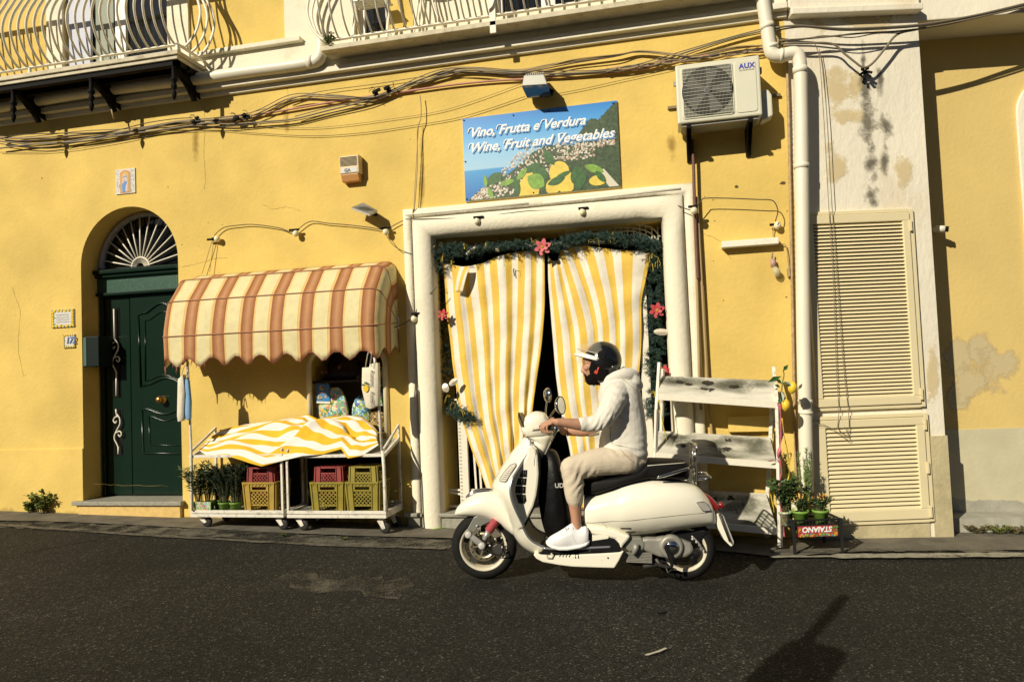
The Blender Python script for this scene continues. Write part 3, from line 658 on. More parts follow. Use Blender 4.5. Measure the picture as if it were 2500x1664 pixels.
cable([(x,y-5+3*math.cos(x/70)) for x,y in A_[:20]],.05,.006,WIRE,'thin grey cable lying on top of the thick tan cable',seed=3,jit=.008)
cable([(x,y-1+5*math.sin(x/50+1)) for x,y in A_[8:]],.055,.007,WIRET,'thin tan cable weaving round the thick cable from the left junction to the downspout',seed=4,jit=.008)
cable(B_,.05,.010,WIRE,'grey cable that sags below the bundle before rising to the downspout',seed=5)
cable([(x,y+6+2*math.sin(x/60)) for x,y in B_],.045,.006,WIRED,'thin dark cable just under the sagging grey cable',seed=6,jit=.006)
cable([(x,y-5+2*math.sin(x/45)) for x,y in B_[8:]],.055,.006,WIRE,'thin grey cable just above the sagging grey cable, right of the left junction',seed=8,jit=.006)
cable([(545,288),(640,278),(720,265),(850,243),(1000,222),(1100,208),(1200,198),(1300,192),(1400,182),(1540,168),(1610,160)],.03,.013,WIREP,'straight pinkish conduit running from the left junction to the air conditioner',seed=7)
cable([(0,372),(100,372),(180,365),(300,345),(400,325),(520,318),(620,325),(760,332),(880,325),(1000,308),(1130,285),(1282,236)],.02,.0035,WIRED,'lowest thin dark wire curving up to the floodlight',seed=9)
cable([(640,308),(700,312),(800,310),(960,290),(1100,265),(1275,204)],.02,.003,WIRE,'thin wire rising to the left edge of the floodlight',seed=10)
cable([(560,288),(660,262),(760,228),(920,205),(1060,184),(1200,174),(1300,172)],.03,.004,WIRED,'thin dark wire running above the bundle to the floodlight',seed=11)
cable([(540,295),(430,312),(300,330),(200,345),(100,350),(0,362)],.05,.011,WIRE,'grey conduit at the bottom of the bundle, left of the junction',seed=12)
cable([(0,340),(40,330),(120,326),(260,322),(360,300),(430,290),(470,288)],.06,.006,WIRED,'thin dark cable on top of the bundle at the left edge',seed=13)
cable([(1345,232),(1420,218),(1500,200),(1600,178),(1680,160),(1760,140),(1850,110)],.02,.003,WIRED,'thin wire from the floodlight up to the right above the air conditioner',seed=14)
# twisted rope bundle left of the downspout
for i in range(4):
    cable([(1480+k*22, 172-k*2.9+4*math.sin(k*1.3+i*1.57)-(k*.0)) for k in range(20)],.05+.008*(i%2),.008,(WIRED,WIRE,WIREP,WIRET)[i],['black','grey','pink','tan'][i]+' cable of the twisted bundle left of the downspout',seed=20+i)
# across the pier and out to the right
cable([(1893,68),(1950,63),(2050,70),(2130,68),(2250,60),(2380,38),(2520,5)],.12,.011,WIRE,'upper grey cable crossing the weathered pier',seed=30)
cable([(1893,75),(1960,66),(2050,74),(2150,71),(2260,62),(2400,36),(2520,9)],.14,.009,WIRED,'dark cable just under the upper grey cable across the pier',seed=31)
cable([(1900,100),(2000,92),(2100,82),(2200,76),(2300,62),(2400,40),(2520,14)],.11,.010,WIRE,'middle grey cable crossing the pier',seed=32)
cable([(1890,108),(1960,106),(2030,107),(2060,130),(2085,150),(2108,165),(2130,155),(2160,120),(2190,85),(2240,72),(2320,58),(2420,34),(2520,12)],.10,.012,WIRE,'thick grey cable looping down to the black clamp on the pier',seed=33)
cable([(1890,92),(1950,98),(2010,88),(2080,92),(2140,82),(2200,80),(2260,66)],.11,.006,WIRED,'thin dark cable tangled among the cables on the pier',seed=34,jit=.01)
cable([(1890,118),(1900,98),(1880,75),(1872,60)],.13,.011,WIRET,'short tan cable end curling behind the downspout',seed=35)
cable([(1990,108),(1998,130),(2003,170),(2012,300),(2022,480),(2035,700),(2042,900),(2048,1000),(2045,1040),(2050,1050),(2070,1060),(2072,1010),(2060,900),(2045,700),(2030,480),(2020,300),(2008,170),(2000,120)],.06,.0035,WIRE,'long thin wire loop hanging in front of the louvred shutters',seed=36)
cable([(1988,1040),(2005,1035),(2030,1045),(2050,1058),(2075,1075),(2062,1040)],.065,.003,WIRE,'short curl of wire near the top of the lower shutter',seed=37)
# knots / splices
def splice(px,py,label):
    t=thing('cable_splice',label,'cable splice',W(px,py,.07),'black cable splices'); rg=random.Random(px)
    b=MB()
    c=W(px,py,.07)
    for k in range(4):
        d=Vector((rg.uniform(-.03,.03),rg.uniform(-.02,.02),rg.uniform(-.025,.025))); b.bar(c+d-Vector((.02,0,.005)),c+d+Vector((.02,0,.01)),.022,.026)
    b.build('tape_wrap',BLK,t)
    b=MB()
    for k in range(3):
        a=rg.uniform(0,6); b.tube(cr([c,c+Vector((.05*math.cos(a),-.01,.05*math.sin(a))),c+Vector((.07*math.cos(a+.6),-.02,.07*math.sin(a+.6)))],3),.003,5)
    b.build('loose_wire',WIRED,t,smooth=True)
splice(575,290,'black splice on the cables, second from the left'); splice(603,284,'black splice where the cables start to rise'); splice(918,223,'black splice left of the vertical drop cable, the lower of two'); splice(950,216,'black splice left of the vertical drop cable, the upper of two'); splice(478,292,'leftmost dark cable splice, under the balcony corner')
b=MB(); 
c=P(2112,176,.06)
for k in range(6):
    a=k*1.1; b.bar(c+Vector((.02*math.cos(a),0,.03*math.sin(a))),c+Vector((.05*math.cos(a),-.02,.05*math.sin(a)-.02)),.02,.02)
b.tube([P(2112,176,0),c],.02,8); tag(b.build('cable_clamp',BLK),'black clamp holding the looped cable above the damp stain','cable clamp')
cable([(1025,232),(1028,260),(1027,290),(1019,320),(1019,400),(1012,505),(1008,512),(1010,560),(1018,600),(1032,614),(1050,610),(1062,600)],.06,.006,WIRET,'tan drop cable hanging from the bundle beside the sign to the doorway',seed=40,group='hanging cords beside the shop doorway')
cable([(1022,300),(1016,400),(1010,520),(1014,575),(1025,608)],.05,.004,WIRET,'thinner cord hanging beside the tan drop cable',seed=41,group='hanging cords beside the shop doorway')
cable([(938,565),(960,598),(990,615),(1030,622),(1064,596)],.06,.004,WIRED,'dark cord sagging from the solar lamp to the door frame',seed=42,group='hanging cords beside the shop doorway')
cable([(270,258),(278,290)],.14,.012,WIRET,'short tan rod hanging under the balcony',k=2,name='hanging_rod')
# corrugated conduits right of the doorway
def conduit(pp,off,r,m,label,step=.012,corr=.12):
    L_=cr([W(x,y,off) for x,y in pp],40); b=MB(); rr_=[r*(1+(corr if i%2 else -corr)) for i in range(len(L_))]; b.tube(L_,rr_,8); return tag(b.build('conduit',m,smooth=True),label,'conduit','conduits on the wall')
conduit([(1694,480),(1697,560),(1702,700),(1706,850),(1708,950),(1712,1000)],.06,.013,WIRET,'tan corrugated conduit beside the white door frame, left one of the pair')
conduit([(1702,480),(1706,560),(1714,700),(1722,850),(1728,950),(1738,1060)],.05,.012,WIRET,'tan corrugated conduit beside the white door frame, right one of the pair')
conduit([(1690,340),(1693,400),(1695,470),(1700,600),(1704,680)],.08,.014,mat('brown_pipe_wrap',(.16,.07,.05),.6,var=.3,vs=40),'brown wrapped pipe coming down from the air conditioner')
conduit([(1921,150),(1926,300),(1932,600),(1938,900),(1944,1179)],.03,.013,mat('rusty_conduit',(.42,.30,.16),.6,var=.3,vs=20),'thin ribbed conduit beside the downspout')
# ---------------- pipes ----------------
t=thing('downspout','cream plastic downspout with a double bend at the corner of the yellow wall','drainpipe',W(1960,1170,.1))
pp=[(1855,-60),(1862,0),(1873,70),(1880,118),(1888,133),(1905,137),(1930,131),(1945,133),(1952,150),(1954,180),(1956,300),(1958,500),(1961,800),(1967,1100),(1969,1200)]
L_=cr([W(x,y,.13) for x,y in pp],6); b=MB(); b.tube(L_,.058,20); b.build('pipe',PVC,t,smooth=True)
for (x,y,x2,y2) in ((1871,60,1874,72),(1882,112,1884,120),(1904,136,1912,136),(1953,165,1954,180),(1957,400,1957,412),(1965,975,1965.5,985),(1966,1003,1966,1010)):
    b=MB(); b.tube([W(x,y,.13),W(x2,y2,.13)],.0625,20); b.build('pipe_collar',PVC,t,smooth=True)
t=thing('drainpipe','white plastic drainpipe running along the cornice under the balcony and turning up','drainpipe',W(600,180,.1))
pp=[(-120,284),(0,262),(200,228),(380,205),(490,192),(600,176),(700,163),(750,155),(775,148),(785,128),(785,105),(783,92)]
L_=cr([W(x,y,.13) for x,y in pp],6); b=MB(); b.tube(L_,.062,20); b.build('pipe',PVC,t,smooth=True)
b=MB(); b.tube([W(752,154,.13),W(766,151,.13)],.066,20); b.build('pipe_collar',PVC,t,smooth=True)
# ---------------- air conditioner ----------------
o=.33; ac=thing('air_conditioner','cream outdoor air conditioner unit with round fan grille on brackets','air conditioner',W(1750,300,.1))
ACM=mat('cream_appliance',(.66,.65,.50),.4,var=.03,vs=8,coat=.1)
tl=W(1648,160,o); br=W(1862,280,o); x0,x1,z1,z0=tl.x,br.x,tl.z,br.z; yb=YW-.06; yf=YW-o
H=z1-z0; Wd=x1-x0
b=MB(); b.box((x0,yf,z0),(x1,yb,z1)); b.build('casing',ACM,ac,bevel=.014)
def ax(u,v,oo=0): return Vector((x0+Wd*u,yf-oo,z1-H*v))
def rrect(u0,u1,v0,v1,r,n=6):
    o_=[]
    for cu,cv,a0 in ((u1-r,v0+r*Wd/H,-90),(u1-r,v1-r*Wd/H,0),(u0+r,v1-r*Wd/H,90),(u0+r,v0+r*Wd/H,180)):
        for k in range(n+1):
            a=R(a0+90*k/n); o_.append((cu+r*math.cos(a),cv+r*math.sin(a)*Wd/H))
    return o_
b=MB(); b.prism([ax(u,v,.0) for u,v in rrect(.06,.68,.06,.94,.04)],(0,-.008,0)); b.build('grille_frame',ACM,ac,bevel=.004)
b=MB(); b.prism([ax(u,v,.0085) for u,v in rrect(.08,.66,.09,.915,.05)],(0,-.002,0)); b.build('grille_back',mat('grille_shade',(.36,.35,.27),.7),ac)
b=MB(); cx,cz=.37,.5; rad=.41*H
c=ax(cx,cz,.0115); b.lathe([(rad,0),(rad,.001),(.001,.0015)],c,(0,-1,0),40); b.build('fan_opening',mat('fan_dark',(.015,.016,.015),.6),ac)
b=MB()
for k in range(5):
    a=k*2*math.pi/5; 
    p=[c+Vector((math.cos(a+q)*rr*rad,-.003,math.sin(a+q)*rr*rad)) for q,rr in ((0,.15),(-.25,.9),(.35,.95),(.5,.2))]; b.prism(p,(0,-.001,0))
b.lathe([(.16*rad,0),(.16*rad,.006),(.1*rad,.008)],c+Vector((0,-.002,0)),(0,-1,0),16); b.build('fan_blades',mat('fan_grey',(.10,.10,.09),.6),ac)
b=MB()
for k in range(36):
    u=.085+(.57)*k/35; b.bar(ax(u,.095,.017),ax(u,.91,.017),.003,.002,(0,1,0))
b.build('fin_wires',mat('grey_fins',(.17,.17,.14),.6),ac); b=MB()
for k in range(15):
    v=.10+.80*k/14; b.bar(ax(.082,v,.020),ax(.658,v,.020),.0024,.0026,(0,1,0))
b.build('wire_grille',ACM,ac)
b=MB(); b.prism([ax(u,v,0) for u,v in rrect(.70,.95,.07,.93,.04)],(0,-.006,0)); b.build('service_panel',ACM,ac,bevel=.004)
p=ax(.755,.20,.0075); BLU=mat('blue_print',(.05,.05,.38),.5)
textmesh('AUX',.060,p,(1,0,0),(0,0,1),BLU,parent=ac,offset=.0022,spacing=1.05)
textmesh('AIR CONDITIONER',.0145,ax(.755,.24,.0075),(1,0,0),(0,0,1),mat('grey_print',(.25,.25,.22),.5),parent=ac)
b=MB(); pr=[(x1,z0+.12),(x1+.03,z0+.26),(x1+.075,z0+.25),(x1+.10,z0+.20),(x1+.10,z0+.02),(x1,z0-.02)]; b.prism([(x,YW-.22,z) for x,z in pr],(0,.13,0)); b.build('valve_cover',ACM,ac,bevel=.012)
b=MB(); b.box((x1,yf+.05,z1-.14),(x1+.02,yf+.09,z1-.09)); b.box((x0-.02,yf+.05,z1-.16),(x0,yf+.08,z1-.12)); b.build('side_handle',GREYP,ac)
b=MB(); b.box((x0+.03,yf+.03,z0-.02),(x1-.03,yb-.02,z0)); b.build('base_tray',GREYP,ac)
for u in (.13,.86):
    x=x0+Wd*u; b=MB(); b.box((x-.02,yf-.005,z0-.045),(x+.02,YW,z0-.021)); 
    b.prism([(x-.02,yf+.02,z0-.045),(x-.02,YW-.0,z0-.045),(x-.02,YW,z0-.26),(x-.02,YW-.03,z0-.26)],(.006,0,0)); b.prism([(x+.02,yf+.02,z0-.045),(x+.02,YW-.0,z0-.045),(x+.02,YW,z0-.26),(x+.02,YW-.03,z0-.26)],(-.006,0,0)); b.build('bracket',BLK,ac)
b=MB(); zr=W(1620,265,.02).z
b.box((W(1630,262).x,YW-.03,zr-.012),(W(1905,240).x,YW-.001,zr+.012)); b.build('mounting_rail',mat('rail_steel',(.20,.15,.08),.5,metal=.5),ac)
# ---------------- floodlight over the sign ----------------
fl=thing('floodlight','grey boxy floodlight on the wall above the fruit shop sign','floodlight',W(1310,235,.1))
a=W(1279,184,.27);c=W(1328,182,.27); 
def fpt(px,py,o): return W(px,py,o)
ALU=mat('aluminium_grey',(.42,.42,.36),.45,metal=.3)
b=MB(); b.box8([fpt(1274,210,.28),fpt(1337,206,.28),fpt(1337,212,.06),fpt(1285,214,.06),fpt(1279,184,.26),fpt(1328,181,.26),fpt(1330,186,.06),fpt(1286,190,.06)]); hh=b.build('housing',ALU,fl,bevel=.008)
b=MB(); b.box8([fpt(1287,240,.10),fpt(1346,234,.10),fpt(1342,238,.05),fpt(1290,240,.05),fpt(1273,210.5,.285),fpt(1338,206.5,.285),fpt(1337,213,.06),fpt(1285,215,.06)]); b.build('glass_front',mat('lamp_glass',(.05,.055,.05),.08,spec=1),fl,bevel=.003)
b=MB()
for k in range(9):
    x=a.x+.02+(c.x-a.x-.03)*k/8; b.box((x-.003,a.y+.01,a.z-.001),(x+.003,YW-.08,a.z+.012))
b.build('cooling_fin',ALU,fl)
b=MB(); b.bar(W(1305,225,.06),W(1305,215,0),.03,.03); b.build('bracket',BLK,fl)
b=MB(); b.bar(W(1335,222,.10),W(1350,228,.10),.04,.05); b.build('side_knob',BLK,fl)
# small solar lamp
sl=thing('solar_lamp','small tilted ribbed solar panel lamp on the yellow wall','lamp',W(895,520,.1))
SP=mat('ribbed_panel',(.50,.48,.40),.5)
q=[W(857,511,.14),W(903,528,.24),W(922,518,.12),W(887,499,.05)]
b=MB(); nq=Vector((0,-.3,1)).normalized()*.018
b.box8(q+[p+nq for p in q]); b.build('panel',SP,sl,bevel=.003)
b=MB()
for k in range(12):
    t=(k+.5)/12; p0=q[0].lerp(q[1],t)+nq; p1=q[3].lerp(q[2],t)+nq; b.bar(p0,p1,.005,.008)
b.build('panel_rib',GREYP,sl)
b=MB(); b.bar(W(900,518,.13),W(918,524,0.0),.025,.03); b.build('bracket',BLK,sl)
# siren box
sb=thing('alarm_siren','cream slatted alarm siren box on the yellow wall above the awning','alarm box',W(855,415,.05))
x0,x1=W(828,400,.1).x,W(876,400,.1).x; z1=W(850,379,.1).z; z0=W(850,424,.1).z; zz=W(850,443,.08).z
CRB=mat('aged_cream_plastic',(.66,.52,.27),.5,dirt=.3,ds=14,stain='#8a6a3a')
b=MB(); b.box((x0,YW-.10,z0),(x1,YW-.001,z1)); b.build('casing',CRB,sb,bevel=.01)
b=MB(); b.prism([(x0+.01,YW-.097,z0+.0),(x0+.01,YW-.001,z0),(x0+.01,YW-.001,zz),(x0+.01,YW-.07,zz)],(x1-x0-.02,0,0)); b.build('strobe_cover',mat('amber_plastic',(.55,.27,.09),.4),sb,bevel=.008)
b=MB()
for k in range(8):
    z=z1-.02-.012*k; b.box((x0+.012,YW-.1035,z-.0025),(x1-.02,YW-.099,z+.0025))
b.build('vent_slot',BLK,sb)
b=MB(); b.box((x0+.02,YW-.103,z0+.01),(x1-.02,YW-.0995,z0+.06)); lb=b.build('label_plate',mat('label_silver',(.50,.50,.46),.4),sb)
textmesh('GA',.048,(x0+.055,YW-.105,z0+.018),(1,0,0),(0,0,1),mat('dark_print',(.05,.05,.06),.5),parent=lb,offset=.0015)
# ---------------- painted tiles ----------------
def tilepic(px0,py0,px1,py1,label,cat,fn,nm='wall_tile'):
    a=W(px0,py0,.012); c=W(px1,py1,.012); t=thing(nm,label,cat,W((px0+px1)/2,(py0+py1)/2,0))
    b=MB(); b.box((a.x,YW-.012,c.z),(c.x,YW-.0005,a.z)); b.build('tile',mat('white_glaze',(.70,.68,.60),.15,var=.1,vs=40),t)
    def pt(u,v,k=0): return Vector((a.x+(c.x-a.x)*u,YW-.0135-.0012*k,a.z+(c.z-a.z)*v))
    fn(pt,t); return t
def polys(name,m,pl,pt,t,k=0):
    b=MB()
    for p in pl: b.bm.faces.new([b.v(pt(u,v,k)) for u,v in p])
    return b.build(name,m,t,norm=False)
def el(cu,cv,ru,rv,n=14,a0=0): return [(cu+ru*math.cos(a0+2*math.pi*i/n),cv+rv*math.sin(a0+2*math.pi*i/n)) for i in range(n)]
TYEL=mat('lemon_print',(.75,.52,.03),.3); TGRN=mat('leaf_print',(.12,.28,.05),.3,var=.4,vs=60); TBLU=mat('blue_glaze',(.16,.25,.55),.2); TORN=mat('orange_glaze',(.60,.28,.07),.3); TRED=mat('rust_glaze',(.42,.16,.08),.3)
def border(pt,t):
    rg=random.Random(4); Y=[];Gq=[];
    for k in range(26):
        s_=k/26*4; e=int(s_); f=s_-e; u,v=[(f,.07),(.93,f),(1-f,.93),(.07,1-f)][e]
        Y.append(el(u,v,.055,.075,8,rg.random()*3)) ; Gq.append(el(u+rg.uniform(-.05,.05),v+rg.uniform(-.06,.06),.07,.035,6,rg.random()*3))
    polys('border',TBLU,[[(0,0),(1,0),(1,.025),(0,.025)],[(0,.975),(1,.975),(1,1),(0,1)],[(0,.0),(.02,0),(.02,1),(0,1)],[(.98,0),(1,0),(1,1),(.98,1)]],pt,t,0)
    for i,g in enumerate(Gq[:13]): pass
    b=MB()
    for i,g in enumerate(Gq): b.bm.faces.new([b.v(pt(max(.0,min(1,u)),max(0,min(1,v)),1+i*.05)) for u,v in g])
    b.build('leaf_print',TGRN,t,norm=False); b=MB()
    for i,g in enumerate(Y): b.bm.faces.new([b.v(pt(max(.0,min(1,u)),max(0,min(1,v)),3+i*.05)) for u,v in g])
    b.build('lemon_print',TYEL,t,norm=False)
def f1_(pt,t):
    border(pt,t)
    INK=mat('blue_ink',(.10,.13,.42),.4); b=MB(); rg=random.Random(8)
    for r_ in range(4):
        p=[pt(.22+.56*k/26,.30+.135*r_+rg.uniform(-.025,.025),4) for k in range(27)]; b.tube(p,.0016,4)
    b.build('handwriting',INK,t)
def f2_(pt,t):
    border(pt,t); textmesh('172',.105,pt(.22,.68,5),(1,0,0),(0,0,1),TBLU,parent=t,shear=.2,offset=.001,spacing=.82)
def f3_(pt,t):
    rg=random.Random(6); B=[[(u,v),(u+.05,v+.02),(u+.02,v+.05)] for u,v in ((rg.choice((rg.uniform(.02,.2),rg.uniform(.76,.93))),rg.uniform(.02,.93)) for _ in range(60))]
    polys('border_scrolls',mat('grey_glaze',(.38,.40,.45),.3),B,pt,t,0)
    polys('arch_panel',TORN,[[(.24,.97),(.24,.14),(.36,.08),(.5,.05),(.64,.08),(.76,.14),(.76,.97)]],pt,t,1)
    polys('arch_inner',mat('gold_glaze',(.62,.42,.14),.3),[[(.32,.94),(.32,.22),(.42,.14),(.58,.14),(.68,.22),(.68,.94)]],pt,t,2)
    polys('robe',mat('pale_robe',(.58,.45,.42),.4),[[(.40,.92),(.36,.55),(.40,.32),(.60,.32),(.65,.55),(.62,.92)]],pt,t,3)
    polys('mantle',mat('blue_mantle',(.10,.28,.62),.3),[[(.36,.92),(.34,.62),(.50,.50),(.62,.52),(.52,.70),(.50,.94)],[(.38,.36),(.50,.20),(.62,.36),(.5,.33)]],pt,t,4)
    polys('face',mat('pale_skin_glaze',(.60,.45,.34),.4),[el(.5,.27,.06,.055),el(.44,.44,.05,.05)],pt,t,5)
tilepic(282,415,330,470,'small ceramic tile picture of a robed figure above the arched door','tile picture',f3_)
tilepic(125,757,181,797,'rectangular lemon bordered name tile left of the green door','name tile',f1_)
tilepic(154,817,183,848,'square lemon bordered tile with the number 172 left of the green door','house number',f2_)
# mailbox inside the door reveal
mb_=thing('mailbox','dark green metal mailbox at the left of the arched door','mailbox',(XL,DY-.1,STEPZ+1.2))
xa=D(205,830,.28).x; za=D(220,822,.22).z; zb2=D(220,895,.22).z
b=MB(); b.box((XL+.0,DY-.27,zb2),(XL+.20,DY-.06,za)); b.build('box',mat('mailbox_green',(.006,.014,.011),.4,spec=.25),mb_,bevel=.006)
b=MB(); b.box((XL+.004,DY-.276,zb2+.01),(XL+.045,DY-.27,za-.01)); b.build('front_edge',mat('mailbox_light',(.07,.14,.11),.35),mb_)
# ---------------- wall fixture, bulbs ----------------
wf=thing('tube_lamp','short white tube lamp fixture on the yellow wall right of the doorway','lamp',W(1830,606,.05))
a=W(1762,602,.07); c=W(1901,592,.07); zt=(a.z+c.z)/2
b=MB(); b.box((a.x,YW-.09,zt-.012),(c.x,YW-.0,zt+.045)); b.build('casing',mat('white_lamp_plastic',(.80,.76,.62),.5,dirt=.2,ds=10,stain='#c0a878'),wf,bevel=.006)
hb=thing('light_bulb','clear round light bulb hanging under the tube lamp','light bulb',W(1893,640,.05))
b=MB(); b.tube([W(1886,617,.05),W(1885,632,.05)],.006,6); b.build('cord',WIRE,hb,smooth=True)
b=MB(); b.tube([W(1886,632,.05),W(1889,652,.05)],[.02,.024],12); b.build('socket',mat('pink_socket',(.45,.28,.25),.5),hb,smooth=True)
b=MB(); c=W(1896,664,.06); b.ell(c,(.034,.034,.042)); b.tube([W(1890,652,.055),c],[.02,.028],10); b.build('glass_bulb',mat('clear_bulb',(.75,.68,.40),.05,alpha=.55,spec=1),hb,smooth=True)
cable([(1896,600),(1915,596),(1921,610),(1924,640),(1926,665)],.03,.005,WIRET,'short cord hanging at the right end of the tube lamp',group='cords of the festoon lights')
b=MB(); b.bar(W(1924,655,.03),W(1926,675,.03),.03,.02); tag(b.build('plug',WIRET),'tan plug at the end of the short cord by the tube lamp','plug')
cable([(523,575),(545,556),(580,550),(620,548),(680,556),(716,566),(755,541),(800,545),(850,549),(900,555),(940,560),(965,548),(990,535)],.03,.0055,WIRED,'festoon light cord above the striped awning',group='cords of the festoon lights')
cable([(990,535),(1060,534),(1110,533),(1168,531),(1230,522),(1290,515),(1350,513),(1420,508),(1500,500),(1560,495),(1625,490),(1655,502),(1690,512),(1712,490),(1722,484),(1780,484),(1850,487),(1880,488),(1892,495),(1899,515),(1893,540)],.12,.0055,WIRED,'festoon light cord across the door lintel and out to the right',group='cords of the festoon lights')
cable([(1893,552),(1887,565),(1890,585),(1900,596)],.03,.005,WIRET,'cord from the last festoon bulb down to the tube lamp',group='cords of the festoon lights')
cable([(517,590),(505,630),(493,668)],.04,.004,WIRET,'left cord from the first festoon bulb to the awning',group='cords of the festoon lights')
cable([(521,592),(515,640),(512,664)],.04,.004,WIRET,'right cord from the first festoon bulb to the awning',group='cords of the festoon lights')
cable([(932,805),(960,800),(985,790),(1010,772),(1018,755),(1030,735),(1055,712),(1066,700)],.11,.005,WIRED,'cord with a bulb crossing the left door jamb beside the awning',group='cords of the festoon lights')
def fbulb(px,py,off,cx,cy,label):
    t=thing('festoon_bulb',label,'light bulb',W(px,py,off),'round festoon bulbs on the facade')
    b=MB(); b.tube([W(cx,cy,off),W((px+cx)/2,(py+cy)/2,off)],[.018,.022],10); b.bar(W(cx-12,cy+1,off),W(cx+12,cy-1,off),.016,.02); b.build('socket',BLK,t)
    b=MB(); b.ell(W(px,py,off),(.032,.032,.034)); b.build('bulb',BULB,t,smooth=True)
for i,a in enumerate([(530,583,.05,518,584,'festoon bulb nearest the green door'),(722,570,.06,718,561,'festoon bulb above the middle of the awning'),(942,566,.06,940,557,'festoon bulb beside the solar lamp'),(1165,540,.14,1168,530,'festoon bulb on the left half of the lintel'),(1422,518,.14,1424,508,'festoon bulb on the right half of the lintel'),(1694,514,.16,1692,504,'festoon bulb at the right corner of the door frame'),(1898,550,.05,1891,548,'festoon bulb above the tube lamp'),(1011,778,.12,1016,765,'festoon bulb on the left door jamb beside the awning')]): fbulb(*a)
# camera on the neighbour wall
sc_=thing('security_camera','small white security camera on the wall right of the pier','camera',RWp(2290,560,.1))
b=MB(); b.tube([RWp(2283,559,.12),RWp(2308,559,.16)],.032,14); b.build('body',WMET,sc_,smooth=True)
b=MB(); b.tube([RWp(2308,559,.16),RWp(2316,559,.17)],.026,14); b.build('lens',BLK,sc_,smooth=True)
b=MB(); b.tube([RWp(2283,560,.12),RWp(2278,562,0)],.02,10); b.build('mount',WMET,sc_,smooth=True)
# ---------------- shop sign ----------------
sg=thing('shop_sign','printed shop sign with lemons and a hillside town above the curtained doorway','sign',W(1320,490,.0))
sx0,sx1=W(1129,292,.02).x,W(1506,246,.02).x; sz1=W(1300,270,.02).z; sz0=W(1300,477,.02).z
def SP_(u,v,k=0): return Vector((sx0+(sx1-sx0)*u,YW-.021-.0009*k,sz1+(sz0-sz1)*v))
m=bpy.data.materials.new('printed_sky_and_sea'); m.use_nodes=True; N=m.node_tree.nodes; L=m.node_tree.links
uv=N.new('ShaderNodeUVMap'); sp=N.new('ShaderNodeSeparateXYZ'); L.new(uv.outputs[0],sp.inputs[0]); rp=N.new('ShaderNodeValToRGB'); L.new(sp.outputs[1],rp.inputs[0])
e=rp.color_ramp.elements; e[0].position=0; e[0].color=lin('#2668b4')+(1,); e[1].position=1; e[1].color=lin('#2f80cc')+(1,)
for p_,c_ in ((.36,'#3f96cf'),(.375,'#9cc4dd'),(.55,'#8cc0e2'),(.8,'#4ba0dd')): k=e.new(p_); k.color=lin(c_)+(1,)
L.new(rp.outputs[0],N['Principled BSDF'].inputs['Base Color']); N['Principled BSDF'].inputs['Roughness'].default_value=.35
b=MB(); b.box((sx0,YW-.020,sz0),(sx1,YW-.001,sz1)); b.build('board',WMET,sg)
b=MB(); b.grid(lambda u,v:SP_(u,v,0),1,1,uvf=lambda u,v:(u,1-v),smooth=False); b.build('print_background',m,sg)
HILL=mat('printed_hill',(.05,.09,.035),.4,var=.6,vs=45); TOWN=mat('printed_town',(.50,.42,.30),.4,var=.45,vs=90); LEMP=mat('printed_lemon',(.72,.55,.08),.4,var=.15,vs=20); LF1=mat('printed_leaf_dark',(.04,.13,.03),.4,var=.4,vs=25); LF2=mat('printed_leaf_light',(.20,.38,.05),.4,var=.3,vs=25)
rg=random.Random(12)
def jag(P0,n=6,a=.008):
    o_=[]
    for i in range(len(P0)-1):
        for k in range(n): t=k/n; o_.append((P0[i][0]+(P0[i+1][0]-P0[i][0])*t+rg.uniform(-a,a)*(k>0),P0[i][1]+(P0[i+1][1]-P0[i][1])*t+rg.uniform(-a,a)*1.6*(k>0)))
    return o_+[P0[-1]]
def clampu(l): return [(min(1,max(0,u)),min(1,max(0,v))) for u,v in l]
b=MB()
for i_,p_ in enumerate([clampu(jag([(.72,.50),(.74,.40),(.78,.27),(.84,.17),(.88,.20),(.92,.13),(.99,.02),(1,.02)])+[(1,1),(.62,1),(.60,.62)]),clampu(jag([(.02,.99),(.12,.86),(.22,.78),(.34,.66),(.46,.48),(.55,.42),(.62,.44),(.72,.46)])+[(.9,.7),(.9,1),(.02,1)])]): b.bm.faces.new([b.v(SP_(u,v,1+i_*.4)) for u,v in p_])
b.build('hill_print',HILL,sg,norm=False)
tw=[]
for _ in range(900):
    u=rg.uniform(.04,.97); 
    vt=1.0-1.05*min(1,u/.42)**1.1*.60 if u<.46 else .40
    v=rg.uniform(vt,min(.98,vt+.40 if u<.6 else (.62 if u<.86 else .5)))
    if u>.8 and rg.random()<.6: v=rg.uniform(.36,.50)
    w_=rg.uniform(.005,.014); h=rg.uniform(.010,.026); tw.append([(u,v),(min(1,u+w_),v),(min(1,u+w_),v+h),(u,v+h)])
b=MB()
for i,p in enumerate(tw): b.bm.faces.new([b.v(SP_(u,min(.99,v),2+i*.0009)) for u,v in p])
TW=[mat('printed_house_%s'%n,c,.4,var=.2,vs=60) for n,c in (('cream',(.62,.55,.42)),('pink',(.50,.33,.25)),('white',(.70,.66,.56)),('shade',(.28,.24,.17)))]
for i,f in enumerate(b.bm.faces): f.material_index=rg.choice((0,0,1,2,2,3))
b.build('town_print',TW,sg,norm=False)
def leaf(cu,cv,l,w_,a,asp=None):
    asp=(sx1-sx0)/(sz1-sz0); o_=[]
    for k in range(9): t=k/8; o_.append((t-.5,-.5*math.sin(math.pi*t)**.8))
    for k in range(1,8): t=1-k/8; o_.append((t-.5,.5*math.sin(math.pi*t)**.8))
    return clampu([(cu+(x*l*math.cos(a)-y*w_*math.sin(a)),cv+(x*l*math.sin(a)+y*w_*math.cos(a))*asp) for x,y in o_])
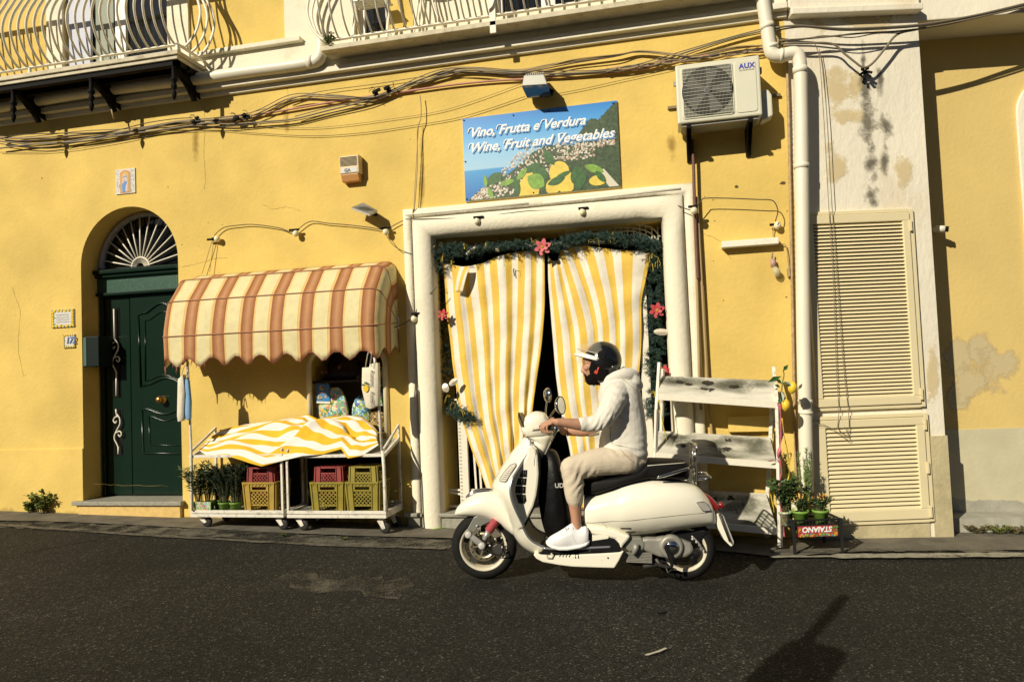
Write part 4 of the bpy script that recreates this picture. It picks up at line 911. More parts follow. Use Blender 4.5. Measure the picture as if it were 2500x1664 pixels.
lems=[(.44,.80,.055,.13),(.42,.93,.07,.16),(.62,.76,.065,.13),(.66,.90,.05,.17),(.575,.93,.045,.10),(.86,.90,.055,.06),(.62,.66,.022,.03)]
polys('lemon_print',LEMP,[clampu([(u,min(v,.995)) for u,v in el(*l)]) for l in lems[::-1]][0:1],SP_,sg,3)
b=MB()
for i,l in enumerate(lems): b.bm.faces.new([b.v(SP_(min(1,u),min(.995,v),3.2+i*.15)) for u,v in el(*l)])
b.build('lemon_print',LEMP,sg,norm=False)
b=MB()
for i,(l,m_) in enumerate([(leaf(.20,.76,.13,.07,-.5),0),(leaf(.45,.68,.14,.05,-.35),0),(leaf(.56,.58,.12,.05,1.0),0),(leaf(.50,.76,.12,.09,.5),0),(leaf(.34,.86,.14,.05,1.3),0),(leaf(.74,.84,.15,.10,1.4),0),(leaf(.60,.86,.12,.05,-.3),0),(leaf(.28,.82,.10,.04,-.2),1),(leaf(.47,.84,.13,.10,.6),1),(leaf(.84,.76,.13,.05,.4),1),(leaf(.17,.93,.09,.03,1.2),1),(leaf(.88,.86,.10,.04,.9),0),(leaf(.14,.78,.09,.025,1.5),1),(leaf(.38,.74,.10,.04,-.8),1),(leaf(.64,.80,.13,.03,-.4),0)]):
    f=b.bm.faces.new([b.v(SP_(min(1,u),min(.995,v),4.5+i*.15)) for u,v in l]); f.material_index=m_
b.build('leaf_print',[LF1,LF2],sg,norm=False)
polys('wall_print',mat('printed_white_wall',(.62,.58,.45),.4),[[(.86,.80),(.90,.77),(.99,.985),(.93,.985)]],SP_,sg,2.9)
WL_=mat('sign_letter_white',(.85,.84,.80),.4); BL_=mat('sign_letter_shadow',(.10,.30,.60),.4)
def signline(s_,u,v,size,k=8,sp=.93):
    for m_,du,dv,kk in ((BL_,.006,.016,k),(WL_,0,0,k+1.2)):
        textmesh(s_,size,SP_(u+du,v+dv,kk),(1,0,0),(0,0,1),m_,parent=sg,shear=.42,offset=.0022,spacing=sp,ext=.0004)
hs=sz1-sz0
signline('Vino, Frutta e Verdura',.04,.235,hs*.155,sp=.98); signline('Wine, Fruit and Vegetables',.035,.42,hs*.158,sp=.99)
def swash(u,v,m_=None): # curled lead-in stroke on the capitals
    b=MB(); p=[SP_(u+du+.009,v+dv+.012,9.5) for du,dv in ((-.028,-.045),(-.022,-.085),(-.004,-.10),(.010,-.085),(.008,-.06))]; b.tube(cr(p,4),.005,5,flat=.3,flatdir=(0,1,0)); b.build('lettering_swash',WL_,sg)
for u,v in ((.055,.215),(.245,.215),(.535,.215),(.055,.40),(.29,.40),(.645,.40)): swash(u,v)
b=MB()
for u,v in ((.01,.02),(.34,.03),(.57,.03),(.975,.03),(.01,.52),(.98,.45),(.45,.97),(.01,.97)): b.lathe([(.007,0),(.006,.004),(.001,.005)],SP_(u,v,6),(0,-1,0),8)
b.build('screw',BLK,sg)
# ---------------- stripes ----------------
def stripemat(name,period,stops,rough=.8,axis=0,trans=0,bump=.0):
    m=bpy.data.materials.new(name); m.use_nodes=True; N=m.node_tree.nodes; L=m.node_tree.links; b=N['Principled BSDF']
    uv=N.new('ShaderNodeUVMap'); sp=N.new('ShaderNodeSeparateXYZ'); L.new(uv.outputs[0],sp.inputs[0])
    d=N.new('ShaderNodeMath'); d.operation='DIVIDE'; d.inputs[1].default_value=period; L.new(sp.outputs[axis],d.inputs[0])
    f=N.new('ShaderNodeMath'); f.operation='FRACT'; L.new(d.outputs[0],f.inputs[0])
    r=N.new('ShaderNodeValToRGB'); L.new(f.outputs[0],r.inputs[0]); e=r.color_ramp.elements
    e[0].position=stops[0][0]; e[0].color=lin(stops[0][1])+(1,); e[1].position=stops[-1][0]; e[1].color=lin(stops[-1][1])+(1,)
    for p,c in stops[1:-1]: k=e.new(p); k.color=lin(c)+(1,)
    g=N.new('ShaderNodeNewGeometry'); n=N.new('ShaderNodeTexNoise'); n.inputs['Scale'].default_value=9; n.inputs['Detail'].default_value=7; n.inputs['Roughness'].default_value=.7; L.new(g.outputs['Position'],n.inputs['Vector'])
    mr=N.new('ShaderNodeMapRange'); mr.inputs['From Min'].default_value=.3; mr.inputs['From Max'].default_value=.7; mr.inputs['To Min'].default_value=.86; mr.inputs['To Max'].default_value=1.05; L.new(n.outputs[0],mr.inputs[0])
    x=N.new('ShaderNodeMix'); x.data_type='RGBA'; x.blend_type='MULTIPLY'; x.inputs[0].default_value=1; L.new(r.outputs[0],x.inputs[6]); L.new(mr.outputs[0],x.inputs[7]); L.new(x.outputs[2],b.inputs['Base Color'])
    b.inputs['Roughness'].default_value=rough; b.inputs['Specular IOR Level'].default_value=.2
    if bump:
        n3=N.new('ShaderNodeTexNoise'); n3.inputs['Scale'].default_value=7; n3.inputs['Detail'].default_value=4; L.new(g.outputs['Position'],n3.inputs['Vector'])
        bp=N.new('ShaderNodeBump'); bp.inputs['Strength'].default_value=bump; bp.inputs['Distance'].default_value=.02; L.new(n3.outputs[0],bp.inputs['Height']); L.new(bp.outputs[0],b.inputs['Normal'])
    return m
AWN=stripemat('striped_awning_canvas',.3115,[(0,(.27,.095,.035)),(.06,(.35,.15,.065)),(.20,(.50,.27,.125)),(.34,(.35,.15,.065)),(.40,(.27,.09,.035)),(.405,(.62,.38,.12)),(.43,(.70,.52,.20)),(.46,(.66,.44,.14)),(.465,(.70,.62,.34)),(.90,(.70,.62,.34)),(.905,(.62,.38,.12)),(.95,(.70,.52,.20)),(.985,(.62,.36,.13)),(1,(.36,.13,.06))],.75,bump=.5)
YWS=stripemat('yellow_and_white_stripes',.175,[(0,(.76,.51,.09)),(.48,(.76,.51,.09)),(.505,(.78,.73,.60)),(.965,(.78,.73,.60)),(1,(.76,.51,.09))],.75,bump=.35)
# ---------------- awning ----------------
aw=thing('awning','striped brown and cream dome awning with a scalloped edge over the fruit cart','awning',W(690,780,0))
zp=W(974,783,0).z-.02; AXL=W(393,812,.5).x; AXR=W(917,795,.5).x+.03
lev=[(math.pi/2,W(959,637,.02).z-zp),]
def hp(off,px,py): z=W(px,py,off).z-zp; return (math.atan2(z,off),math.hypot(z,off))
lev+= [hp(.24,945,648),hp(.44,896,705),hp(.52,880,795)]
rc=.10
def hoop(phi,l,n=60):
    # returns points + arc coordinate
    o=[]; Lx=AXR-AXL; nside=8; na=6; nf=46
    def P3(x,rho): return Vector((x,YW-.012-math.cos(phi)*rho,zp+math.sin(phi)*rho))
    r=min(rc,l*.8)
    for k in range(nside): rho=(l-r)*k/nside; o.append((P3(AXL,rho),-(l-rho)))
    for k in range(na+1): a=math.pi/2*k/na; o.append((P3(AXL+r-r*math.cos(a),l-r+r*math.sin(a)),None))
    for k in range(1,nf): t=k/nf; o.append((P3(AXL+r+(Lx-2*r)*t,l),None))
    for k in range(na+1): a=math.pi/2*k/na; o.append((P3(AXR-r+r*math.sin(a),l-r+r*math.cos(a)),None))
    for k in range(nside-1,-1,-1): rho=(l-r)*k/nside; o.append((P3(AXR,rho),None))
    return [p for p,_ in o]
H=[]; 
phis=[(lev[0][0],lev[0][1])]
for a,c in zip(lev,lev[1:]):
    for k in range(1,6):
        t=k/5; ph=a[0]+(c[0]-a[0])*t; l=a[1]+(c[1]-a[1])*t; l-=.022*math.sin(math.pi*t); phis.append((ph,l))
rows=[hoop(p,l) for p,l in phis]
base=rows[-1]; nP=len(base)
# valance
xs_=[p.x for p in base]
arc=[0]
for a,c in zip(base,base[1:]): arc.append(arc[-1]+(c-a).length)
s0=None
i0=min(range(nP),key=lambda i:abs(base[i].x-W(671,875,.52).x)+abs(base[i].y-(YW-.53))*5)
for k in range(1,6):
    row=[]
    for i,p in enumerate(base):
        wv=.5+.5*math.cos(2*math.pi*(arc[i]-arc[i0])/.262)
        d=(W(671,795+4,.52).z-W(671,858,.52).z)+.088*wv**1.3-.008
        q=p.copy(); q.z-=d*k/5; q.y-=.012*math.sin(arc[i]*9)*k/5
        row.append(q)
    rows.append(row)
b=MB(); b.uv=b.bm.loops.layers.uv.new('UVMap')
phase=W(407,812,.52).x  # centre of a brown stripe
ax0=arc[min(range(nP),key=lambda i:abs(base[i].x-phase)+abs(base[i].y-(YW-.53))*5)]-.2*.3115-.035
V=[[b.v(p) for p in r] for r in rows]
for j in range(len(rows)-1):
    for i in range(nP-1):
        f=b.bm.faces.new([V[j][i],V[j][i+1],V[j+1][i+1],V[j+1][i]]); f.smooth=True
        for l,(ii) in zip(f.loops,(i,i+1,i+1,i)): l[b.uv].uv=(arc[ii]-ax0+3.115,0)
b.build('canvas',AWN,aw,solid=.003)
b=MB()
for row in (rows[-1],): b.tube(row[10:-3],.005,5)
b.build('scallop_trim',mat('brown_trim',(.20,.05,.03),.8),aw,smooth=True)
for ph,l in lev[1:]:
    b=MB(); b.tube([p+ (p-Vector((p.x,YW,zp))).normalized()*.006 for p in hoop(ph,l)],.006,6); b.build('hoop',mat('awning_rope',(.36,.17,.09),.7),aw,smooth=True)
b=MB(); b.box((AXR-.02,YW-.04,zp-.06),(AXR+.01,YW,zp+.06)); b.build('pivot_bracket',RUSTW,aw)
b=MB(); rg=random.Random(31)
for k in range(26):
    i=rg.choice(list(range(14,24))); p=rows[-1][i]; b.tube([p,p+Vector((rg.uniform(-.02,.02),0,-rg.uniform(.02,.07)))],[.004,.001],4)
b.tube([rows[-1][9],rows[-1][9]+Vector((.0,.0,-.10))],[.010,.004],5)
b.build('frayed_edge',mat('frayed_canvas',(.30,.10,.06),.9),aw)
# ---------------- carts ----------------
CF=.46; CBK=.04
def cart(pxl,pxr,label,extra):
    x0=W(pxl,1180,CF).x; x1=W(pxr,1180,CF).x; zb=W((pxl+pxr)/2,1262 if pxl<600 else 1264,CF).z; zt=W((pxl+pxr)/2,1116,CF).z
    yf=YW-CF; yb=YW-CBK; t=thing('market_cart',label,'cart',((x0+x1)/2,(yf+yb)/2,G((x0+x1)/2)),'white carts under the awning')
    b=MB(); s=.024
    for z in (zb,zb+.036): b.box((x0,yf,z),(x1,yf+s,z+.03)); 
    for z in (zb+.001,): b.box((x0,yf+s,z),(x0+s,yb,z+.062)); b.box((x1-s,yf+s,z),(x1,yb,z+.062)); b.box((x0+s,yb-s,z),(x1-s,yb,z+.062))
    for x in (x0,x1-s):
        b.box((x+.001,yf+.002,zb+.067),(x+s-.001,yf+s,zt)); b.box((x+.001,yb-s,zb+.064),(x+s-.001,yb-.002,zt+.27))
        b.bar((x+s/2,yf+.01,zt+.06),(x+s/2,yb-.01,zt+.26),.018,.022)
    b.box((x0-.002,yf-.002,zt),(x1+.002,yf+s+.002,zt+.028)); b.bar((x0+s/2,yf+.03,zt+.01),(x0+s/2,yb-.01,zt+.13),.02,.03);b.bar((x1-s/2,yf+.03,zt+.01),(x1-s/2,yb-.01,zt+.13),.02,.03)
    b.build('frame',RUSTW,t,bevel=.002)
    b=MB(); b.box((x0+s,yf+s,zb+.02),(x1-s,yb-s,zb+.045)); b.build('bottom_shelf',STONE,t)
    b=MB(); b.box8([(x0+s,yf+s,zt+.008),(x1-s,yf+s,zt+.008),(x1-s,yb-.01,zt+.12),(x0+s,yb-.01,zt+.12),(x0+s,yf+s,zt+.016),(x1-s,yf+s,zt+.016),(x1-s,yb-.01,zt+.128),(x0+s,yb-.01,zt+.128)]); b.build('top_shelf',mat('grey_shelf_board',(.36,.35,.29),.7,var=.2,vs=8),t)
    b=MB(); b.box((x0+s,yb-.012,zb+.07),(x1-s,yb-.002,zb+.09)); b.build('back_rail',RUSTW,t)
    for cx,cy in ((x0+.10,yf+.07),(x1-.08,yf+.07),(x0+.12,yb-.07),(x1-.08,yb-.07)):
        g=G(cx)+.012; r=.052
        c=MB(); c.box((cx-.045,cy-.035,zb-.012),(cx+.045,cy+.035,zb-.001)); c.lathe([(.022,0),(.03,-.012),(.018,-.024)],(cx,cy,zb-.012),(0,0,1),14)
        tp=zb-.03
        c.prism([(cx-.03,cy-.028,tp),(cx+.028,cy-.028,tp),(cx+.05,cy-.028,g+r),(cx+.02,cy-.028,g+r-.012)],(0,.006,0)); c.prism([(cx-.03,cy+.022,tp),(cx+.028,cy+.022,tp),(cx+.05,cy+.022,g+r),(cx+.02,cy+.022,g+r-.012)],(0,.006,0))
        cc=c.build('caster',RUSTW,t)
        c=MB(); c.lathe([(.02,-.018),(r-.006,-.016),(r,-.008),(r,.008),(r-.006,.016),(.02,.018)],(cx+.038,cy,g+r),(0,1,0),22); c.build('wheel',RUB,cc,smooth=True)
    return t,x0,x1,zb,zt
cA,ax0_,ax1_,azb,azt=cart(463,690,'left white wheeled cart holding the herb pots and one crate pair','')
cB,bx0_,bx1_,bzb,bzt=cart(698,940,'right white wheeled cart holding two crate pairs','')
# support poles
b=MB(); L_=[W(457,868,.47),W(462,980,.47),W(467,1100,.47),W(470,1246,.47)]; b.tube(L_,.012,8); tag(b.build('support_pole',RUSTW,smooth=True),'thin chipped white pole at the left front corner of the left cart','pole','poles carrying the awning')
b=MB(); b.tube([W(914,868,.48),W(921,940,.48),W(926,1000,.48),W(933,1110,.48)],.013,8); b.tube([W(934,1100,.49),W(938,1150,.49),W(940,1200,.49),W(944,1248,.49)],.016,8); tag(b.build('support_pole',RUSTW,smooth=True),'rusty white pole at the right front corner of the right cart','pole','poles carrying the awning')
# ---------------- crates ----------------
def cratemesh(x,y,z,w,d,h,m,parent_label,flip=False,tilt=0,group='plastic crates on the carts',name='plastic_crate',lid=False):
    t=thing(name,parent_label,'crate',(x,y,z),group)
    tw=.90
    def q(u,v,s,o=0): # u -1..1, v 0..1 height, s side idx
        sc=tw+(1-tw)*(1-v if flip else v); hw=w/2*sc; hd=d/2*sc
        if s==0: p=(u*hw,-hd-o)
        elif s==1: p=(hw+o,u*hd)
        elif s==2: p=(-u*hw,hd+o)
        else: p=(-hw-o,-u*hd)
        return Vector((x+p[0],y+p[1],z+v*h))
    fv=(lambda v:1-v) if flip else (lambda v:v)
    for s in range(4):
        b=MB()
        def sb(u0,u1,v0,v1,o=.004,i=.006):
            v0,v1=sorted((fv(v0),fv(v1)))
            b.box8([q(u0,v0,s,o),q(u1,v0,s,o),q(u1,v0,s,-i),q(u0,v0,s,-i),q(u0,v1,s,o),q(u1,v1,s,o),q(u1,v1,s,-i),q(u0,v1,s,-i)])
        sb(-1,1,.94,1,.012); sb(-1,1,.70,.74); sb(-1,1,.0,.05,.006); sb(-.62,.62,.20,.24); sb(-1,-.60,.05,.70); sb(.60,1,.05,.70); sb(-1,1,.84,.94,.003); sb(-1,-.45,.74,.84,.003); sb(.45,1,.74,.84,.003)
        for uu in (-.98,-.62,.58,.94): sb(uu,uu+.04,.0,.94,.012)
        sb(-1.0,1.0,.46,.48,.009) if False else None
        n=5
        for k in range(-4,n+1):
            for sg_ in (1,-1):
                u0=-.6+1.2*k/n; u1=u0+1.2*4/n*.85; a,c_=(u0,.24),(u1,.70)
                # clip
                ta=max(0,(-.6-u0)/(u1-u0)); tb=min(1,(.6-u0)/(u1-u0))
                if tb<=ta: continue
                A_=(u0+(u1-u0)*ta,.24+.46*ta); C_=(u0+(u1-u0)*tb,.24+.46*tb)
                b.bar(q(sg_*A_[0],fv(A_[1]),s,0),q(sg_*C_[0],fv(C_[1]),s,0),.007,.006,(0,1,0) if s%2==0 else (1,0,0))
        for k in range(9): u=-.9+1.8*k/8; b.bar(q(u,fv(.86),s,.006),q(u+.08,fv(.93),s,.006),.005,.004,(0,1,0))
        b.build('crate_side',m,t)
    b=MB(); v=fv(.02); n=6
    for k in range(n+1):
        u=-.95+1.9*k/n
        p=q(-1,v,1,0); 
        b.bar(q(u,v,0,-.003),q(-u,v,2,-.003),.012,.006); b.bar(q(u,v,1,-.003),q(-u,v,3,-.003),.012,.0061)
    b.build('crate_bottom',m,t)
    return t
OLV=mat('olive_yellow_plastic',(.27,.22,.03),.45,var=.15,vs=12); MUS=mat('mustard_plastic',(.40,.27,.045),.45,var=.15,vs=12); REDP=mat('faded_red_plastic',(.26,.04,.035),.45,var=.2,vs=12)
def cpos(px,off): return W(px,1230,off).x
cw,chh,cdp=.345,.285,.28; cyo=YW-CF+.03+cdp/2
zA=azb+.046; zB=bzb+.046
x1c=cpos(633,.43); x2c=cpos(800,.43); x3c=cpos(885,.43)
cratemesh(x1c,cyo,zA,cw,cdp,chh,MUS,'mustard crate on the left cart, holding a red crate')
cratemesh(x1c-.005,cyo+.012,zA+chh*.52,cw*.86,cdp*.86,chh*.96,REDP,'upside down red crate stuck in the mustard crate on the left cart',flip=True)
cratemesh(x2c,cyo,zB,cw,cdp,chh,OLV,'olive crate on the right cart, holding a red crate')
cratemesh(x2c-.005,cyo+.012,zB+chh*.52,cw*.86,cdp*.86,chh*.96,REDP,'upside down red crate stuck in the left olive crate of the right cart',flip=True)
cratemesh(x3c,cyo,zB,cw*.96,cdp,chh,OLV,'olive crate at the right end of the right cart, below another olive crate')
cratemesh(x3c-.005,cyo+.012,zB+chh*.52,cw*.84,cdp*.86,chh*.96,OLV,'upside down olive crate on top at the right end of the right cart',flip=True)
# ---------------- plants ----------------
def leafq(b,p,d,up,l,w_,mi=0):
    d=d.normalized(); s=d.cross(up); s=s.normalized() if s.length>1e-4 else Vector((1,0,0)); n=s.cross(d)
    m_=p+d*l*.5+n*l*.06
    v=[b.v(p),b.v(m_+s*w_*.5),b.v(p+d*l-n*l*.05),b.v(m_-s*w_*.5)]
    f=b.bm.faces.new(v); f.material_index=mi
LG=mat('herb_leaf',(.055,.11,.025),.55,var=.4,vs=40); LGY=mat('yellow_green_leaf',(.17,.22,.04),.55,var=.4,vs=40); LGD=mat('dark_rosemary_leaf',(.018,.040,.016),.6,var=.4,vs=40); LGB=mat('grey_green_leaf',(.09,.13,.05),.6,var=.3,vs=40); STEM=mat('plant_stem',(.09,.09,.03),.8)
def plant(root,base,n,h,spread,ll,lw,m,seed,dens=14,lean=(0,0),curve=.5,updir=.5,name='foliage'):
    rg=random.Random(seed); st=MB(); lf=MB()
    for k in range(n):
        a=rg.uniform(0,6.283); r0=rg.uniform(0,.3)*spread; hh=h*rg.uniform(.6,1)
        e=Vector((math.cos(a)*spread*rg.uniform(.4,1)+lean[0],math.sin(a)*spread*.7*rg.uniform(.4,1)+lean[1],hh))
        p0=Vector(base)+Vector((math.cos(a)*r0,math.sin(a)*r0*.7,0)); p1=p0+Vector((e.x*.35,e.y*.35,hh*.6)); p2=p0+e
        L_=cr([p0,p1,p2],5); st.tube(L_,[.0035]*(len(L_)-1)+[.0012],4)
        for q in range(dens):
            t=rg.uniform(.15,1)**.8; i=min(int(t*(len(L_)-1)),len(L_)-2); p=L_[i].lerp(L_[i+1],t*(len(L_)-1)-i)
            az=rg.uniform(0,6.283); d=Vector((math.cos(az),math.sin(az),rg.uniform(updir-.5,updir+.5)))
            leafq(lf,p,d,Vector((rg.uniform(-1,1),rg.uniform(-1,1),1)),ll*rg.uniform(.6,1.1),lw*rg.uniform(.7,1.1))
    st.build('stem',STEM,root); return lf.build(name,m,root,norm=False)
GPOT=mat('lime_green_pot',(.18,.34,.05),.5,var=.1,vs=20); SOIL=mat('potting_soil',(.02,.014,.008),.95)
def potted(c,r,h,label,potm,group,cat='potted plant',nm='potted_plant',**k):
    t=thing(nm,label,cat,c,group); c=Vector(c)
    b=MB(); b.lathe([(r*.72,0),(r*.95,h*.84),(r*1.04,h*.85),(r*1.06,h),(r*.98,h),(r*.94,h*.9),(.001,h*.9)],c,(0,0,1),22); p=b.build('pot',potm,t,smooth=True)
    return t,c+Vector((0,0,h*.9))
HG='herb pots standing on the left cart'
def cp(px,off): p=W(px,1243,off); return Vector((p.x,p.y,zA+.001))
t,q=potted(cp(486,.40),.055,.09,'leafy sage in a green pot at the left end of the left cart',GPOT,HG); plant(t,q,22,.40,.17,.075,.02,LGB,1,18,lean=(-.05,-.04))
t,q=potted(cp(511,.36),.055,.09,'tall thin herb behind the patterned wrapper on the left cart',GPOT,HG); plant(t,q,24,.40,.14,.05,.014,LGB,2,24)
b=MB(); xw=W(570,1180,.30).x
b.box((xw,YW-.10,azb+.05),(ax1_-.03,YW-.075,azt)); b.build('shade_panel',mat('black_shade_sheet',(.008,.007,.006),.9,spec=.1),cA)  # black sheet added to stand in for the deep shade behind the crates
b=MB(); b.box((bx0_+.03,YW-.10,bzb+.05),(bx1_-.16,YW-.075,bzt)); b.build('shade_panel',MATS['black_shade_sheet'],cB)  # same added shade sheet, blackening the wall behind the right cart's crates
t,q=potted(cp(549,.38),.06,.085,'dense dark rosemary in a bright green pot beside the mustard crate',GPOT,HG); plant(t,q,80,.38,.14,.028,.006,LGD,3,130); plant(t,q,14,.36,.10,.03,.004,LGB,13,40,name='young_shoots')
t,q=potted(cp(576,.38),.06,.085,'bushy dark rosemary touching the mustard crate on the left cart',GPOT,HG); plant(t,q,80,.38,.12,.028,.006,LGD,4,130); plant(t,q,12,.38,.09,.03,.004,LGB,14,40,name='young_shoots')
t,q=potted(cp(536,.26),.055,.09,'dark shaded rosemary at the back of the left cart',GPOT,HG); plant(t,q,70,.34,.15,.028,.006,LGD,5,110)
VP=bpy.data.materials.new('colourful_print'); VP.use_nodes=True
def vprint(name,sc,cols,rough=.5):
    if name in MATS: return MATS[name]
    m=bpy.data.materials.new(name); m.use_nodes=True; N=m.node_tree.nodes; L=m.node_tree.links
    g=N.new('ShaderNodeNewGeometry'); v=N.new('ShaderNodeTexVoronoi'); v.inputs['Scale'].default_value=sc; n=N.new('ShaderNodeTexNoise'); n.inputs['Scale'].default_value=sc*.7; n.inputs['Detail'].default_value=4
    L.new(g.outputs['Position'],n.inputs['Vector']); mx=N.new('ShaderNodeMix'); mx.data_type='RGBA'; mx.inputs[0].default_value=.12; L.new(g.outputs['Position'],mx.inputs[6]); L.new(n.outputs['Color'],mx.inputs[7]); L.new(mx.outputs[2],v.inputs['Vector'])
    r=N.new('ShaderNodeValToRGB'); r.color_ramp.interpolation='CONSTANT'; sp=N.new('ShaderNodeSeparateColor'); L.new(v.outputs['Color'],sp.inputs[0]); L.new(sp.outputs[0],r.inputs[0]); e=r.color_ramp.elements
    k=len(cols); e[0].position=0; e[0].color=lin(cols[0])+(1,); e[1].position=(k-1)/k; e[1].color=lin(cols[-1])+(1,)
    for i in range(1,k-1): x=e.new(i/k); x.color=lin(cols[i])+(1,)
    L.new(r.outputs[0],N['Principled BSDF'].inputs['Base Color']); N['Principled BSDF'].inputs['Roughness'].default_value=rough; MATS[name]=m; return m
bpy.data.materials.remove(VP)
FLW=vprint('flower_wrapper_print',70,['#3c7a3a','#b9c98e','#6fa855','#c44b4b','#7fb0c8','#dfe0c0'])
b=MB(); p=cp(496,.44); b.box((p.x-.075,p.y-.012,zA+.001),(p.x+.09,p.y,zA+.10)); tag(b.build('flower_wrapper',FLW),'flower patterned card wrapper in front of the herb pots on the left cart','wrapper')
# weeds at the wall foot
def weed(px,off,h,sp,label,seed,m=LGY,n=14):
    ll=.05 if h>.1 else .018
    p=W(px,1240,off); p.z=G(p.x)+.005; t=thing('weed',label,'weed',p,'weeds at the foot of the walls'); plant(t,p,n,h,sp,ll,ll*.7,m,seed,16,updir=.2)
weed(72,.05,.14,.08,'small left clump of the weed growing at the wall foot, left of the door',50); weed(105,.06,.28,.15,'larger right clump of the weed growing at the wall foot, left of the door',51,n=22)
weed(690,.62,.03,.03,'tiny yellow weed in the pavement between the carts',52,n=8); weed(838,.66,.025,.025,'tiny weed in the pavement in front of the right cart',53,n=6)
DRY=mat('dry_grass',(.16,.12,.05),.9,var=.4,vs=40)
for i,(px,off) in enumerate(((2390,.30),(2440,.31),(2480,.32))):
    p=RWp(px,1310,off); p.z=G(p.x)+.02; t=thing('weed',['dry weed tuft','yellow weed tuft','last weed tuft at the edge'][i]+' at the foot of the right wall','weed',p,'weeds at the foot of the walls'); plant(t,p,16,.07,.12,.04,.01,[DRY,LGY,DRY][i],60+i,10,updir=.1)
# ---------------- cloth on the carts ----------------
rg=random.Random(9)
bk=[(513,1066,.20),(545,1048,.14),(600,1035,.10),(660,1028,.08),(720,1018,.08),(752,1010,.10),(775,1022,.16),(800,1017,.10),(850,1014,.10),(885,1017,.12),(908,1034,.16),(922,1052,.22)]
fr=[(488,1096,.38),(505,1110,.44),(545,1112,.47),(590,1122,.49),(640,1138,.52),(690,1124,.50),(740,1112,.48),(790,1108,.46),(830,1096,.46),(850,1118,.48),(885,1112,.46),(922,1086,.42)]
BK=[W(x,y,o) for x,y,o in bk]; FR_=[W(x,y,o) for x,y,o in fr]
def cloth(u,v):
    a=lerpl(BK,u); c=lerpl(FR_,u); p=a.lerp(c,v)
    s=math.sin(math.pi*v)*math.sin(math.pi*min(1,max(0,u)))**.5
    p.z+=s*.075+.030*s*math.sin(u*19+v*5)+.014*s*math.sin(u*27-v*21)+.028*s*math.sin(u*9-v*8+1)+.012*s*math.sin(u*43+v*17)
    dgl=abs((u-.25)-.75*(1-v)); p.z+=.05*s*math.exp(-(dgl/.05)**2)
    dg2=abs((u-.62)-.35*v); p.z-=.035*s*math.exp(-(dg2/.04)**2)
    p.y-=.02*math.sin(u*23+v*7)*v
    return p
b=MB(); b.grid(cloth,150,44,uvf=lambda u,v:(0,v*1.05+.05*math.sin(u*6)+.03*math.sin(v*6+u*9)-(0 if u<.5 else .45*(u-.5)**1.2)*(.3+v)+.10*u))
YWS2=stripemat('yellow_white_cloth',.185,[(0,(.80,.46,.03)),(.47,(.80,.46,.03)),(.49,(.82,.79,.70)),(.98,(.82,.79,.70)),(1,(.80,.46,.03))],.8,axis=1)
tag(b.build('cloth_cover',YWS2,solid=.002),'yellow and white striped cloth thrown over the top of both carts','cloth')
# ---------------- bags and goods ----------------
CAN=mat('natural_canvas',(.72,.66,.50),.85,var=.06,vs=14,bump=.3,bs=30); BLC=mat('sky_blue_canvas',(.22,.42,.66),.85,bump=.2,bs=30)
def bag(pts,off,thick,m,root,bulge=.02):
    b=MB(); n=len(pts); c=Vector((0,0,0)); F_=[W(x,y,off) for x,y in pts]
    cx=sum((p for p in F_),Vector())/n
    f=[b.v(p) for p in F_]; k=[b.v(p+Vector((0,thick,0))) for p in F_]; fc=[b.v(cx.lerp(p,.6)+Vector((0,-bulge,0))) for p in F_]
    for i in range(n):
        j=(i+1)%n; b.bm.faces.new([f[i],f[j],fc[j],fc[i]]).smooth=True; b.bm.faces.new([f[j],f[i],k[i],k[j]])
    b.bm.faces.new(fc).smooth=True; b.bm.faces.new(k[::-1]); return b.build('bag_body',m,root,bevel=.003)
bt=thing('tote_bag','plain cream tote bag with a light blue bag behind it, hanging on the left pole','bag',W(447,960,.5),'tote bags hanging on the poles')
bag([(434,925),(446,914),(451,960),(448,1018),(443,1027),(434,1029),(432,1015)],.55,.05,CAN,bt,.015)
b=MB(); b.tube(cr([W(441,924,.54),W(449,896,.53),W(454,893,.52),W(456,915,.53)],4),.006,5,flat=.4); b.build('strap',CAN,bt)
bt=thing('tote_bag','light blue tote bag hanging behind the cream one on the left pole','bag',W(455,960,.5),'tote bags hanging on the poles')
bag([(449,922),(459,928),(464,980),(463,1022),(456,1025),(447,1018),(448,960)],.53,.03,BLC,bt,.01)
b=MB(); b.tube(cr([W(454,922,.49),W(457,898,.49),W(459,893,.49),W(461,928,.49)],4),.005,5,flat=.4); b.build('strap',CAN,bt)
bt=thing('tote_bag','cream tote bag with a lemon and the word Positano hanging on the right pole','bag',W(900,940,.5),'tote bags hanging on the poles')
bag([(884,897),(901,896),(903,888),(922,885),(924,940),(922,990),(903,998),(893,994),(883,948)],.54,.05,CAN,bt,.012)
b=MB(); b.tube([W(892,897,.535),W(897,868,.53),W(900,858,.52)],.009,5,flat=.3,flatdir=(1,0,0)); b.tube([W(903,889,.535),W(908,866,.53),W(906,858,.52)],.009,5,flat=.3,flatdir=(1,0,0)); b.build('strap',CAN,bt)
tb=MATS.get('x'); BP=mat('black_print',(.03,.03,.03),.7)
for (x,y) in ((903.5,903),(904,955)):
    textmesh('Positano',.042,W(x,y,.566),W(x+1,y+30,.56)-W(x,y,.56),W(x+3,y,.56)-W(x,y,.56),BP,parent=bt,shear=.2)
textmesh('Positano',.036,W(903,862,.572),Vector((0.03,0,-1)),(1,0,0),BP,parent=bt,shear=.2)
b=MB(); b.bm.faces.new([b.v(W(893+7*math.cos(a),947+9*math.sin(a)*(1.1 if math.sin(a)>0 else .9),.5625)) for a in [2*math.pi*k/12 for k in range(12)]]); b.build('lemon_print',TYEL,bt,norm=False)
b=MB()
